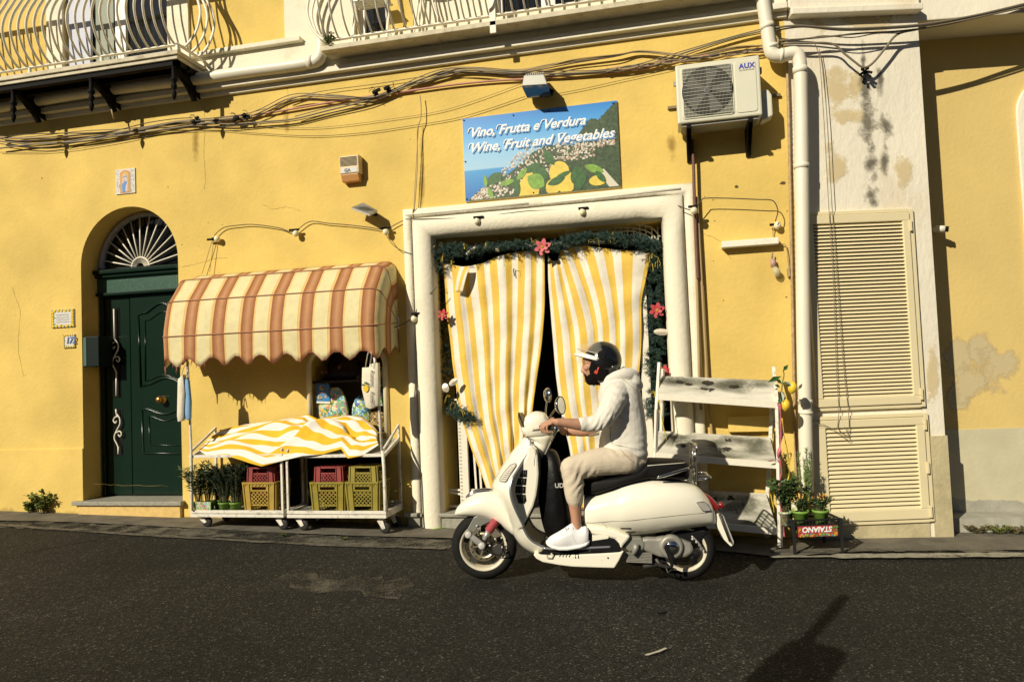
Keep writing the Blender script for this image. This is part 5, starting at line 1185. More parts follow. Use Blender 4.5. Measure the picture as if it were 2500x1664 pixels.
for k,(dx,dy) in enumerate(((-6,-8),(4,-10),(8,-5),(0,-13))): b.bm.faces.new([b.v(W(893+dx+5*math.cos(a+k),947+dy+2.4*math.sin(a),.564+.0008*k)) for a in [2*math.pi*j/6 for j in range(6)]])
b.build('leaf_print',LG,bt,norm=False)
# goods in the niche
CO=vprint('beach_town_print',38,['#3f9fbf','#d9cf9a','#e3b83a','#7fb58a','#cf7f86','#bfe0d8','#5a8a3a','#e8dfb0'])
CO2=vprint('blue_yellow_print',40,['#2a5fa8','#9cc3d8','#b8c43a','#1f4a80','#dfe6d0','#5c9a3c'])
CO3=vprint('mixed_jar_print',60,['#4a3018','#a8894a','#d8c890','#20150c','#8a6a30','#5a4428'])
def goodie(nm,label,cat,pts,off,thick,m,bulge=.02):
    t=thing(nm,label,cat,W(*pts[0],off)); bag(pts,off,thick,m,t,bulge).name='body'; return t
goodie('apron','apron printed with a seaside town and shells, standing in the wall niche','apron',[(772,1022),(770,985),(772,960),(778,952),(800,946),(825,945),(832,950),(842,972),(848,1000),(849,1022)],-.06,.03,CO)
g=goodie('poster','blue printed poster pinned in the upper left of the wall niche','poster',[(772,936),(804,937),(806,984),(773,982)],-.03,.006,mat('poster_blue',(.05,.22,.50),.4),.0)
b=MB(); b.bm.faces.new([b.v(W(x,y,-.027)) for x,y in ((771.5,979),(806,980),(806,985),(772,983.5))]); b.build('poster_foot',WMET,g,norm=False)
b=MB(); 
for k,(x,y,r_) in enumerate(((781,970,6),(795,967,4),(786,947,7),(799,952,3))): b.bm.faces.new([b.v(W(x+r_*math.cos(a),y+r_*.9*math.sin(a),-.0265)) for a in [2*math.pi*j/10 for j in range(10)]])
b.build('food_picture',CO3,g,norm=False)
textmesh('Limone',.035,W(777,961,-.027),(1,0,0),(0,0,1),mat('poster_orange',(.6,.3,.2),.5),parent=g,shear=.3)
goodie('beach_bag','blue and lime patterned bag leaning in the wall niche','bag',[(858,1024),(860,990),(868,972),(878,964),(886,970),(894,985),(902,1010),(903,1026)],-.08,.08,CO2,.03)
goodie('hanging_towel','blue and gold patterned towel behind the Positano tote bag','towel',[(924,893),(932,896),(933,940),(934,990),(926,990)],-.02,.02,CO2)
goodie('jar_basket','dark basket of jars at the right of the wall niche','basket',[(904,1050),(904,1008),(912,1005),(924,1006),(938,1008),(944,1050)],-.05,.10,CO3,.03)
goodie('straw_hat_pile','pile of dark straw goods under the niche arch','goods',[(785,928),(800,905),(835,880),(865,880),(880,905),(898,928)],-.16,.10,vprint('dark_goods_print',40,['#0c0805','#1c120a','#3a2210','#120c08','#24180c','#0a0705']),.03)
for i,(x,y,r_,c_) in enumerate(((786,909,4,'#b8a860'),(797,908,5,'#6a3a20'),(829,896,5,'#7a4a3a'),(875,922,5,'#7a7a3a'),(884,925,4,'#a8a070'))):
    b=MB(); b.ell(W(x,y,-.12),(r_*.0042,)*3); tag(b.build('ceramic_fruit',mat('ceramic_%d'%i,lin(c_),.4),smooth=True),['pale yellow ceramic ball, leftmost on the niche shelf','rust coloured ball beside the pale yellow one','reddish ball in the middle above the niche shelf','olive green ball on the niche shelf behind the tote','pale green ball nearest the Positano tote'][i],'ornament')
# ---------------- door curtains ----------------
def curtain(label,topL,L_,R_,seed,nf,amp,uoff,ulen,sag=None,nu=110,nv=70):
    rg=random.Random(seed); ph=[rg.uniform(0,6.28) for _ in range(6)]
    LL=cr([W(x,y,-.04) for x,y in L_],8); RR=cr([W(x,y,-.04) for x,y in R_],8); TT=cr([W(x,y,-.04) for x,y in topL],8)
    def fn(u,v):
        a=lerpl(LL,v); c=lerpl(RR,v); p=a.lerp(c,u)
        if v<.35:
            tt=lerpl(TT,u); base_=LL[0].lerp(RR[0],u); p+=(tt-base_)*(1-v/.35)**1.5
        A=amp*(.5+.7*v)
        x=u*nf*2*math.pi
        f=math.sin(x+ph[0]+1.2*math.sin(v*2.2+ph[1]))*.6+.35*math.sin(x*.53+ph[2]+v*2)+.22*math.sin(x*1.9+ph[3]-v*1.4)
        p.y+=A*f; p.x+=A*.5*math.cos(x+ph[0]); p.y-=.03*math.sin(v*3.1)*math.sin(u*3)
        p.y+=.006*math.sin(v*37+u*9+ph[4])*(1 if rg else 0)
        return p
    b=MB(); b.grid(fn,nu,nv,uvf=lambda u,v:(uoff+u*ulen+.018*math.sin(v*5+u*7)*u*(1-u)*4,v))
    return tag(b.build('door_curtain',YWS,solid=.0015),label,'curtain','striped curtains in the shop doorway')
curtain('left yellow and white striped curtain, gathered down towards the scooter',
 [(1080,640),(1110,648),(1136,650),(1170,644),(1200,632),(1235,620),(1270,614),(1300,611),(1329,613)],
 [(1080,640),(1088,740),(1099,840),(1112,940),(1132,1040),(1160,1120),(1185,1185),(1205,1250)],
 [(1329,613),(1331,700),(1328,790),(1318,880),(1306,960),(1298,1030),(1285,1110),(1275,1250)],3,4.5,.022,.03,1.40)
curtain('right yellow and white striped curtain behind the rider',
 [(1337,622),(1350,636),(1362,632),(1372,610),(1392,598),(1430,600),(1480,606),(1530,611),(1590,618)],
 [(1337,622),(1339,700),(1347,800),(1355,900),(1368,1000),(1388,1090),(1400,1160),(1410,1240)],
 [(1590,618),(1577,680),(1566,740),(1566,820),(1561,900),(1554,980),(1545,1060),(1535,1240)],8,4,.020,.10,1.34)
# folded corner flap of the left curtain
b=MB(); b.grid(lambda u,v:W(1112+38*v*0+ (1148-1112)*u-18*v*u, 650+ (2)*u+62*v*(1-.55*u*(1-v)) ,.03+.03*math.sin(v*3)*u),10,12,uvf=lambda u,v:(u*.28+v*.1,v)); tag(b.build('curtain_flap',YWS,solid=.0015),'folded over corner at the top left of the left curtain','curtain')
# ---------------- doorway ironwork, garland, flowers ----------------
gt=thing('folding_gate','white perforated gate post and bars at the left side of the doorway','gate',W(1130,1250,-.1))
b=MB(); b.box((W(1121,1100,-.10).x,YW+.08,SBOT),(W(1143,1100,-.10).x,YW+.12,STOP-.3)); b.build('post',WMET,gt,bevel=.004)
b=MB()
for y in (975,1195,1200,1235): b.bar(W(1096,y,-.12),W(1160,y+(12 if y==1200 else 0),-.12),.018,.018)
for x in (1148,1160): b.bar(W(x,960,-.14),W(x+18,1240,-.14),.012,.02)
b.build('bar',WMET,gt)
b=MB()
for k in range(60):
    z=SBOT+.1+k*.035; b.bar((W(1123,1100,-.1).x,YW+.0785,z),(W(1126,1100,-.1).x+.006,YW+.0785,z),.006,.012,(0,1,0))
b.build('perforation',GREYP,gt)
gt2=thing('folding_gate','white perforated gate post at the right side of the doorway, behind the rider','gate',W(1580,1120,-.1))
b=MB(); b.box((W(1570,1000,-.10).x,YW+.08,SBOT),(W(1592,1000,-.10).x,YW+.12,STOP-.25)); b.build('post',WMET,gt2,bevel=.004)
b=MB(); 
for y in (905,990,1060): b.bar(W(1555,y,-.12),W(1600,y,-.12),.016,.016)
b.build('bar',WMET,gt2)
ar=thing('arched_grille','white wrought iron grille in the arch above the curtains','grille',W(1560,560,-.1))
b=MB(); 
for ro in (0,18,34):
    b.tube(cr([W(x,y+ro*.5,-.12) for x,y in ((1380,566-ro*.1),(1440,553),(1500,548),(1550,548),(1590,556+ro*.3),(1612,578+ro*.6))],5),.007,6)
for x in range(1500,1612,15): b.tube([W(x,540+max(0,(x-1560)*.3),-.12),W(x+3,585+max(0,(x-1560)*.3),-.12)],.006,6)
b.tube(cr([W(x,y,-.14) for x,y in ((1090,590),(1180,572),(1280,560),(1380,556),(1440,558))],5),.010,6)
b.build('bars',WMET,ar,smooth=True)
b=MB(); b.bar(W(1120,604,-.1),W(1600,588,-.1),.03,.03); tag(b.build('curtain_rod',WMET),'pale rod across the top of the doorway behind the garland','rod')
GPATH=[(1142,1022),(1120,1005),(1098,985),(1086,950),(1092,880),(1082,820),(1080,740),(1078,680),(1084,620),(1108,602),(1140,618),(1180,606),(1230,600),(1280,596),(1330,606),(1365,598),(1400,584),(1440,578),(1480,578),(1520,585),(1560,586),(1590,600),(1603,640),(1592,700),(1590,760),(1598,820),(1590,880),(1602,930),(1590,980),(1594,1010)]
gl=thing('garland','dark green artificial fir garland around the shop doorway','garland',W(1330,600,-.02))
pth=cr([W(x-(12 if x<1100 and y>630 else 0)+(6 if x>1585 else 0),y,-.07 if (x<1100 or x>1585) and y>630 else .02) for x,y in GPATH],8); b=MB(); rg=random.Random(5)
GAR=[mat('fir_green',(.012,.045,.035),.6,var=.5,vs=30),mat('fir_blue_green',(.03,.085,.075),.6,var=.4,vs=30),mat('fir_olive',(.05,.075,.02),.6,var=.4,vs=30)]
for i,p in enumerate(pth):
    tg=(pth[min(i+1,len(pth)-1)]-pth[max(i-1,0)]).normalized()
    for s in range(16 if p.z>STOP-.45 else 12):
        a=rg.uniform(0,6.283); rad=rg.uniform(.01,.105 if p.z>STOP-.45 else .06)*(1+.35*math.sin(i*.9)); c=p+Vector((math.cos(a)*rad,math.sin(a)*rad*.6,rg.uniform(-.03,.03)))
        d=(Vector((math.cos(a),math.sin(a)*.6,rg.uniform(-.6,.4)))+tg*rg.uniform(-.5,.8)).normalized(); ln=rg.uniform(.035,.075)
        b.tube([c,c+d*ln],[.002,.001],3,mi=0)
        for k in range(16):
            t=k/16; az=rg.uniform(0,6.283); sd=d.orthogonal().normalized(); sd=(sd*math.cos(az)+d.cross(sd)*math.sin(az)+d*.5).normalized()
            leafq(b,c+d*ln*t,sd,Vector((rg.uniform(-1,1),1,rg.uniform(-1,1))),rg.uniform(.014,.026),.004,rg.choice((0,0,1,1,2)))
b.build('fir_needles',GAR,gl,norm=False)
b=MB(); RB=mat('gold_ribbon',(.62,.48,.05),.35)
for (x,y) in ((1085,625),(1110,640),(1238,640),(1140,600),(1190,600),(1300,588),(1450,585),(1500,575),(1598,625),(1612,640),(1585,650),(1100,968),(1112,985),(1122,1000),(1590,960),(1608,1000)):
    c=W(x,y,.06)
    for k in range(3):
        a=rg.uniform(0,6.28); b.tube(cr([c,c+Vector((.04*math.cos(a),-.01,.03*math.sin(a))),c+Vector((.05*math.cos(a)+rg.uniform(-.02,.02),-.015,-.05*rg.random()-.02))],4),.005,4,flat=.25)
b.build('gold_ribbon',RB,gl)
def poins(px,py,off,s,label,m=PINK):
    t=thing('poinsettia',label,'artificial flower',W(px,py,off),'red artificial flowers on the garland'); c=W(px,py,off); b=MB()
    for ring,(n,l,w_,y_) in enumerate(((6,s,.55*s,0),(5,s*.65,.4*s,-.012))):
        for k in range(n):
            a=2*math.pi*k/n+ring*.5+.3; d=Vector((math.cos(a),-.12-.2*ring,math.sin(a))); sd=Vector((-math.sin(a),0,math.cos(a)))
            p0=c+Vector((0,y_,0)); v=[p0,p0+d*l*.45+sd*w_*.5,p0+d*l*.8+sd*w_*.38,p0+d*l,p0+d*l*.8-sd*w_*.38,p0+d*l*.45-sd*w_*.5]
            b.bm.faces.new([b.v(q) for q in v])
    b.build('petals',m,t,solid=.001,norm=False)
    b=MB()
    for k in range(6): a=k*1.05; b.ell(c+Vector((.008*math.cos(a),-.02,.008*math.sin(a))),(.005,.005,.005),nu=6,nv=4)
    b.build('stamens',RB,t)
poins(1325,603,.10,.085,'pink red poinsettia in the middle of the garland above the curtain gap',mat('faded_pink_petal',(.60,.13,.13),.6))
poins(1604,757,.08,.075,'red poinsettia on the right side of the garland'); poins(1082,768,.05,.06,'half hidden red poinsettia on the left side of the garland'); poins(1622,905,.05,.06,'dark red poinsettia behind the top of the white rack')
for i,(x,y,sx,sy,r_,l_) in enumerate(((1615,810,.07,.03,-.1,'cream leaf shaped ornament on the right of the garland'),(1088,946,.035,.045,.3,'round silvery leaf ornament at the lower left of the garland'),(1107,932,.05,.03,.6,'folded cream leaf ornament beside the round one'),(1215,609,.02,.02,0,'small cream ring ornament at the top left of the garland'),(1150,612,.06,.02,.6,'pale leaf ornament at the top left corner of the garland'))):
    c=W(x,y,.07); b=MB(); v=[c+Vector((math.cos(r_)*sx*math.cos(a)-math.sin(r_)*sy*math.sin(a),-.006*math.cos(2*a),math.sin(r_)*sx*math.cos(a)+math.cos(r_)*sy*math.sin(a))) for a in [2*math.pi*k/14 for k in range(14)]]
    vc=b.v(c+Vector((0,-.012,0))); vv=[b.v(p) for p in v]
    for k in range(14): b.bm.faces.new([vc,vv[k],vv[(k+1)%14]])
    tag(b.build('garland_ornament',mat('pearly_leaf',(.62,.55,.42),.35,var=.2,vs=60),solid=.002),l_,'ornament','pale ornaments on the garland')
# ---------------- white rack ----------------
RKM=mat('mouldy_white_board',(.62,.60,.50),.8,var=.15,vs=10,dirt=.8,ds=2.4,stain='#6a6a55',stretch=(.55,1.5,2.2),bump=.2)
RKS1=stainmat('grey_green_mould','#5c5e4c',-.15,40,1.3,w2=2.4,mx=.8); RKS2=stainmat('chipped_dark_paint','#2b2418',.45,60,.2,w2=3.0,mx=.8)
rk=thing('display_rack','weathered white three shelf display rack leaning outside the doorway','rack',W(1750,1330,.2))
def tray(fl,frr,bl,br_,fo,bo,nm='shelf'):
    a,c,d,e=W(*fl,fo),W(*frr,fo),W(*br_,bo),W(*bl,bo); dn=Vector((0,.004,-.012)); b=MB(); b.box8([a+dn,c+dn,d+dn,e+dn,a,c,d,e]); b.build(nm,RKM,rk)
    rr2=random.Random(int(fl[1])); 
    def tm(x,y,o): p=a.lerp(c,x).lerp(e.lerp(d,x),y); return p+Vector((0,-o*.6,o))
    L1=[(min(.86,max(.14,k/4+rr2.uniform(-.06,.06))),rr2.uniform(.55,.78),rr2.uniform(.13,.2),rr2.uniform(.24,.34)) for k in range(5)]; L1=[(x,y,min(rx,x/1.25,(1-x)/1.25),min(ry,(1-y)/1.25,y/1.25)) for x,y,rx,ry in L1]
    stains('shelf_mould',L1,RKS1,tm,rk)
    L2=[(rr2.uniform(.1,.9),rr2.uniform(.3,.8),.07,.14) for k in range(5)]; stains('shelf_chips',[(x,y,min(rx,x/1.25,(1-x)/1.25),ry) for x,y,rx,ry in L2],RKS2,lambda x,y,o:tm(x,y,o+.004),rk)
    b=MB(); b.bar(a+Vector((0,-.008,-.02)),c+Vector((0,-.008,-.02)),.018,.055); b.build('shelf_lip',WMET,rk,bevel=.002)
tray((1607,962),(1897,982),(1612,917),(1890,928),.36,.16)
tray((1601,1106),(1895,1129),(1608,1051),(1880,1067),.38,.10)
tray((1600,1262),(1897,1290),(1606,1190),(1870,1204),.42,.08)
def board(pts,m,nm): 
    b=MB(); b.prism([W(x,y,o) for x,y,o in pts],(.02,0,0)); b.build(nm,m,rk,bevel=.002)
def post(pp,w_,nm='post'):
    b=MB()
    for (x,y,o),(x2,y2,o2) in zip(pp,pp[1:]): b.bar(W(x,y,o),W(x2,y2,o2),w_,w_*1.3)
    b.build(nm,RUSTW,rk)
post([(1610,885,.22),(1603,1000,.33),(1599,1150,.38),(1598,1322,.42)],.024); post([(1888,897,.2),(1897,985,.36),(1901,1130,.40),(1905,1334,.44)],.026)
post([(1618,900,.12),(1614,1100,.08),(1612,1312,.06)],.022,'back_post'); post([(1886,960,.10),(1882,1067,.08),(1874,1204,.06),(1872,1312,.05)],.024,'back_post')
post([(1893,960,.30),(1885,962,.1)],.02,'side_rail'); post([(1900,1290,.42),(1873,1290,.06)],.02,'side_rail')
# ribbons and lemon branch
def ribbon(pp,off,w_,m,label,nm='ribbon'):
    L_=cr([W(x,y,off) for x,y in pp],5); b=MB(); 
    for i,(a,c) in enumerate(zip(L_,L_[1:])): pass
    rings=[]
    for i,p in enumerate(L_):
        an=math.sin(i*.55)*.9; d=Vector((math.cos(an),-math.sin(an)*.8,0))*w_*(.6+.4*math.cos(i*.7)); rings.append([p-d,p+d])
    vs=[[b.v(q) for q in r] for r in rings]
    for A,Bq in zip(vs,vs[1:]): b.bm.faces.new([A[0],A[1],Bq[1],Bq[0]]).smooth=True
    return tag(b.build(nm,m,solid=.0015,norm=False),label,'ribbon')
PK=mat('pink_ribbon',(.48,.12,.15),.45,var=.3,vs=20)
ribbon([(1903,985),(1906,1020),(1908,1060),(1904,1090),(1901,1118)],.42,.020,PK,'wide pink ribbon tied on the upper right post of the rack')
ribbon([(1902,1122),(1908,1150),(1903,1190),(1904,1235),(1912,1270),(1914,1310)],.44,.016,PK,'pink ribbon hanging from the knot at the right post of the rack')
ribbon([(1878,1126),(1890,1120),(1902,1120),(1912,1116)],.45,.014,mat('dark_red_ribbon',(.25,.03,.05),.35),'dark red bow knotted on the middle of the right rack post')
ribbon([(1908,1020),(1916,1070),(1925,1120),(1926,1160),(1916,1190),(1903,1202)],.36,.009,RB,'long gold ribbon looping down at the right of the rack')
ribbon([(1609,975),(1614,1010),(1622,1050),(1628,1075)],.34,.008,RB,'gold ribbon hanging on the left post of the rack')
ribbon([(1862,1062),(1875,1062),(1888,1058),(1886,1075)],.3,.010,RB,'gold ribbon knot at the right end of the middle shelf')
ribbon([(1868,1200),(1880,1204),(1886,1225),(1890,1250)],.3,.010,RB,'gold ribbon at the right end of the bottom shelf')
br=thing('lemon_branch','leafy lemon branch with two lemons tied to the right post of the rack','branch',W(1905,960,.38))
b=MB(); b.tube(cr([W(1905,990,.38),W(1908,960,.40),W(1910,935,.40),W(1914,915,.38),(W(1912,903,.38))],4),.005,6); b.tube(cr([W(1910,935,.40),W(1920,938,.40),W(1932,940,.40)],4),.004,6); b.tube([W(1906,970,.4),W(1915,976,.4)],.004,6); b.build('twig',mat('twig_green',(.14,.17,.05),.6),br,smooth=True)
b=MB(); LFD=mat('lemon_leaf',(.03,.085,.02),.35,var=.3,vs=30)
for (x,y,dx,dy,l,w_) in ((1908,918,-24,10,.10,.045),(1912,905,8,-10,.055,.035),(1910,936,-12,-8,.06,.035),(1914,930,10,6,.06,.035),(1905,945,-9,-4,.05,.03),(1906,952,3,14,.085,.04),(1906,970,-4,12,.05,.03),(1918,932,10,10,.05,.03)):
    p=W(x,y,.40); d=W(x+dx,y+dy,.42)-p; leafq(b,p,d,Vector((.2,-1,.5)),l*1.25,w_,0)
b.build('leaves',LFD,br,norm=False)
for (x,y) in ((1935,946),(1918,988)):
    b=MB(); c=W(x,y,.40); b.lathe([(.001,.052),(.010,.046),(.026,.034),(.036,.014),(.037,-.008),(.030,-.03),(.014,-.044),(.008,-.052),(.001,-.054)],c,(.25,-.1,1) if x>1930 else (.1,0,1),18); b.build('lemon',mat('lemon_skin',(.80,.55,.04),.4,bump=.25,bs=200),br,smooth=True)
# electric box on the wall behind the rack
b=MB(); a=W(1777,1018,.07); c=W(1905,1052,.07); b.box((a.x,YW-.07,c.z),(c.x,YW-.001,a.z)); tag(b.build('meter_cover',YEL,bevel=.004),'yellow painted box cover on the wall behind the rack','wall box')
# ---------------- crate of pots beside the rack ----------------
def PQ(px,py,off): return P(px,py,off)
ck=thing('black_crate','black slatted plastic crate with a bright fruit label standing upside up on the ground','crate',PQ(1995,1330,.35))
BP_=mat('black_plastic',(.012,.013,.012),.4)
def gz(p): return Vector((p.x,p.y,G(p.x)+.012))
fo,bo=.50,.16
FL=PQ(1938,1300,fo); FRt=PQ(2054,1300,fo); zr1=PQ(2000,1266,fo).z; zr0=PQ(2000,1281,fo).z; zgd=G(FL.x)+.012
dv=NP*(fo-bo)
def fp(u,z,o=0): p=FL.lerp(FRt,u); return Vector((p.x,p.y,z))+dv*o
b=MB()
for u in (0,1):
    for o_ in (0,1): b.bar(fp(u,zgd,o_),fp(u,zr1,o_),.022,.022,(0,1,0))
for z in (zr1-.006,zr0): 
    b.bar(fp(0,z),fp(1,z),.014,.012); b.bar(fp(0,z,1),fp(1,z,1),.014,.012); b.bar(fp(0,z,0),fp(0,z,1),.014,.012); b.bar(fp(1,z,0),fp(1,z,1),.014,.012)
for k in range(16):
    u=k/15; b.bar(fp(u,zr0),fp(u,zr1-.006),.006,.006,(0,1,0)); b.bar(fp(1,zr0,u),fp(1,zr1-.006,u),.006,.006,(0,1,0)); b.bar(fp(0,zr0,u),fp(0,zr1-.006,u),.006,.006,(0,1,0))
b.build('crate_frame',BP_,ck)
b=MB(); zf=zr0-.035; b.box8([fp(0,zf),fp(1,zf),fp(1,zf,1),fp(0,zf,1),fp(0,zf+.01),fp(1,zf+.01),fp(1,zf+.01,1),fp(0,zf+.01,1)]); b.build('crate_floor',BP_,ck)
LBM=vprint('fruit_label_print',34,['#b02a2a','#d8402a','#c8383a','#3f8a3a','#e08a2a','#b8303a'])
b=MB(); zt_,zb_=PQ(2000,1282,fo).z,PQ(2000,1308,fo).z
b.prism([fp(.08,zb_)-NP*.004,fp(.92,zb_)-NP*.004,fp(.92,zt_)-NP*.004,fp(.08,zt_)-NP*.004],-NP*.004); lb=b.build('fruit_label',mat('label_red',(.42,.05,.05),.5,var=.2,vs=20),ck)
b=MB(); rg=random.Random(3)
for k in range(44):
    u=rg.uniform(.09,.91); e=rg.random(); z=zb_+(zt_-zb_)*(rg.uniform(.02,.28) if .2<u<.8 else rg.uniform(.05,.9)); r_=rg.uniform(.006,.012)
    f=b.bm.faces.new([b.v(fp(min(.92,max(.08,u+r_*2.2*math.cos(a))),min(zt_,max(zb_,z+r_*math.sin(a))))-NP*(.0086+k*.0001)) for a in [2*math.pi*j/7 for j in range(7)]]); f.material_index=rg.choice((0,0,1,2,3))
b.build('fruit_print',[mat('lb_green',(.07,.25,.04),.5),mat('lb_orange',(.7,.28,.04),.5),mat('lb_blue',(.08,.25,.5),.5),mat('lb_lime',(.3,.45,.05),.5)],lb,norm=False)
textmesh('STAIANO',.058,fp(.80,zt_-.008)-NP*.0135,-TP,(0,0,-1),WL_,parent=lb,shear=.15,offset=.002,spacing=.95)
PG='pots in the black crate'
def ppos(u,o): return fp(u,zf+.011,o)
t,q=potted(ppos(.27,.30),.064,.125,'ornamental pepper in the left front lime green pot',GPOT,PG); plant(t,q,22,.11,.09,.04,.016,LG,71,14); 
def pepper(t,q,seed):
    rg=random.Random(seed); b=MB()
    for k in range(26):
        a=rg.uniform(0,6.28); r_=rg.uniform(0,.07); p=q+Vector((r_*math.cos(a),r_*math.sin(a),rg.uniform(.07,.13))); b.tube([p,p+Vector((rg.uniform(-.01,.01),rg.uniform(-.01,.01),.022))],[.006,.002],5,mi=rg.choice((0,0,1,2)))
    b.build('peppers',[mat('pepper_yellow',(.70,.45,.07),.35),mat('pepper_orange',(.65,.22,.05),.35),mat('pepper_purple',(.12,.05,.10),.35)],t)
pepper(t,q,1)
b=MB(); c=q+Vector((-.05,-.03,.02)); b.box((c.x-.022,c.y-.003,c.z),(c.x+.022,c.y,c.z+.075)); b.build('plant_tag',vprint('tag_print',80,['#e8e8d8','#c03a3a','#8fc04a','#e8e8d8']),t)
t,q=potted(ppos(.70,.30),.064,.125,'ornamental pepper with purple fruit in the right front lime green pot',GPOT,PG); plant(t,q,22,.11,.09,.04,.016,LG,72,14); pepper(t,q,2)
t,q=potted(ppos(.45,.75),.058,.12,'tall upright rosemary behind the ornamental peppers',GPOT,PG)
ROS=mat('sunlit_rosemary_leaf',(.20,.30,.08),.6,var=.3,vs=40)
rg=random.Random(77); st=MB(); lf=MB()
for k in range(11):
    dx=rg.uniform(-.12,.13); h_=rg.uniform(.26,.50); p0=q+Vector((dx*.3,rg.uniform(-.03,.03),0)); p1=p0+Vector((dx*.6,0,h_)); L_=cr([p0,p0.lerp(p1,.5)+Vector((dx*.2,0,0)),p1],4); st.tube(L_,.0028,4)
    for j in range(120):
        t_=j/120; p=lerpl(L_,t_); a=rg.uniform(0,6.28); leafq(lf,p,Vector((math.cos(a),math.sin(a),.8)),Vector((rg.uniform(-1,1),1,0)),.028,.006)
st.build('stem',STEM,t); lf.build('foliage',ROS,t,norm=False)
t,q=potted(ppos(-.02,.45),.055,.115,'leafy basil in a wrapped pot at the left end of the black crate',FLW,PG); plant(t,q,26,.30,.10,.06,.036,LG,73,14); 
t,q=potted(ppos(.16,.85),.055,.115,'dark leafy herb at the back left of the black crate',GPOT,PG); plant(t,q,20,.24,.09,.05,.03,LGD,74,14)
# ---------------- chair and table on the upper balcony ----------------
tb=thing('balcony_table','round white metal table standing on the upper balcony','table',W(1010,40,.1))
b=MB(); c=W(1035,22,.12); c.z=B2Z+.62; b.lathe([(.001,.0),(.26,0),(.27,.01),(.26,.02),(.001,.02)],c,(0,0,1),28); b.build('tabletop',WMET,tb,smooth=False)
for k in range(3):
    a=k*2.1; b=MB(); b.tube(cr([c+Vector((.05*math.cos(a),.03*math.sin(a),0)),c+Vector((.10*math.cos(a),.05*math.sin(a),-.3)),c+Vector((.2*math.cos(a),.06*math.sin(a),-.6))],4),.010,6); b.build('leg',WMET,tb,smooth=True)
chh_=thing('folding_chair','white slatted folding chair behind the upper balcony railing','chair',W(930,60,.1))
b=MB(); c=W(915,45,.10)
for k in range(5): z=B2Z+.42+.0*k; b.box((c.x-.18,YW-.24+k*.04,z),(c.x+.18,YW-.21+k*.04,z+.012))
b.build('seat',WMET,chh_)
for sx in (-1,1):
    b=MB(); b.bar((c.x+sx*.18,YW-.25,B2Z),(c.x+sx*.18,YW-.05,B2Z+.85),.02,.02); b.build('leg',WMET,chh_); b=MB(); b.bar((c.x+sx*.16,YW-.07,B2Z),(c.x+sx*.16,YW-.23,B2Z+.44),.02,.02); b.build('leg',WMET,chh_)
p=W(803,108,.3); t=thing('balcony_weed','small green plant growing at the left end of the upper balcony','plant',p); plant(t,p,12,.10,.07,.035,.025,LGY,80,10,updir=.1)
# ---------------- scooter ----------------
from mathutils import noise as mnoise
RCp=Vector((.006,5.30,0)); FCp=Vector((-1.415,5.12,0)); SA=(FCp-RCp).normalized(); SL=Vector((-SA.y,SA.x,0)); 
if SL.y>0: SL=-SL
def S(px,py,lat=0): return onpl(px,py,RCp+SL*lat,SL)
def r5(x,y): return (1400+x/4.126,1060+y/4.126)
def r3(x,y): return (1060+x/3.2675,960+y/3.2675)
def r2(x,y): return (960+x/4.3545,940+y/4.3545)
def r4(x,y): return (1340+x/4.9,800+y/4.9)
sg_=lambda v,p: math.copysign(abs(v)**p,v)
def ring(T,B_,w,n=2.4,k=32,lat0=0,wb=None):
    c=(T+B_)/2; h=(T-B_)/2; o=[]
    for i in range(k):
        a=2*math.pi*i/k; cs,sn=math.cos(a),math.sin(a); ww=w
        if wb is not None and cs<0: ww=w+(wb-w)*(-cs)
        o.append(c+h*sg_(cs,2/n)+SL*(ww*sg_(sn,2/n)+lat0))
    return o
def loftS(secs,conv,n=2.4,k=32,sub_=3,lat0=0,mb=None):
    R_=[]
    D_=[]
    for s in secs:
        x,t,bq,w=s[:4]; D_.append((S(*conv(x,t),lat0),S(*conv(x if len(s)<6 else s[5],bq),lat0),w,s[4] if len(s)>4 and s[4] is not None else w))
    T=cr([d[0] for d in D_],sub_); B_=cr([d[1] for d in D_],sub_); W_=cr([Vector((d[2],d[3],0)) for d in D_],sub_)
    for t,q,w in zip(T,B_,W_): R_.append(ring(t,q,max(.002,w.x),n,k,0,max(.002,w.y)))
    mb=mb or MB(); mb.rings(R_); return mb
def prismS(pts,l0,l1,conv,mb=None):
    mb=mb or MB(); P0=[S(*conv(x,y),(l0+l1)/2) for x,y in pts]; mb.prism([p+SL*((l1-l0)/2) for p in P0],-SL*(l1-l0)); return mb
IVO=mat('ivory_scooter_paint',(.88,.85,.69),.22,coat=.7,spec=.5); CHR=mat('chrome',(.62,.62,.60),.12,metal=1); SEATM=mat('black_vinyl_seat',(.005,.0045,.0042),.6,bump=.15,bs=120,spec=.15)
BPL=mat('black_scooter_plastic',(.008,.008,.008),.5,spec=.25); GRYM=mat('cast_grey_metal',(.33,.32,.27),.5,metal=.35,var=.12,vs=20,dirt=.25,ds=12,stain='#3a362a'); DGR=mat('dark_grey_metal',(.06,.058,.05),.5,metal=.4); SILV=mat('silver_paint',(.50,.49,.45),.35,metal=.5)
RIMM=mat('cream_rim_paint',(.62,.57,.43),.4,dirt=.2,ds=20,stain='#6a5f45'); TYR=mat('tyre_rubber',(.013,.0125,.011),.8,spec=.2,var=.3,vs=15,bump=.3,bs=60)
sco=thing('scooter','ivory scooter with black seat and chrome rack ridden past the curtained doorway','scooter',(RCp.x-.7,RCp.y-.08,G(-.7)))
FC=S(1182,1330); RC=S(1669.5,1337); TRf=(FC-S(1182,1411)).length; TRr=(RC-S(1669.5,1413.5)).length
FC.z=max(FC.z,0)
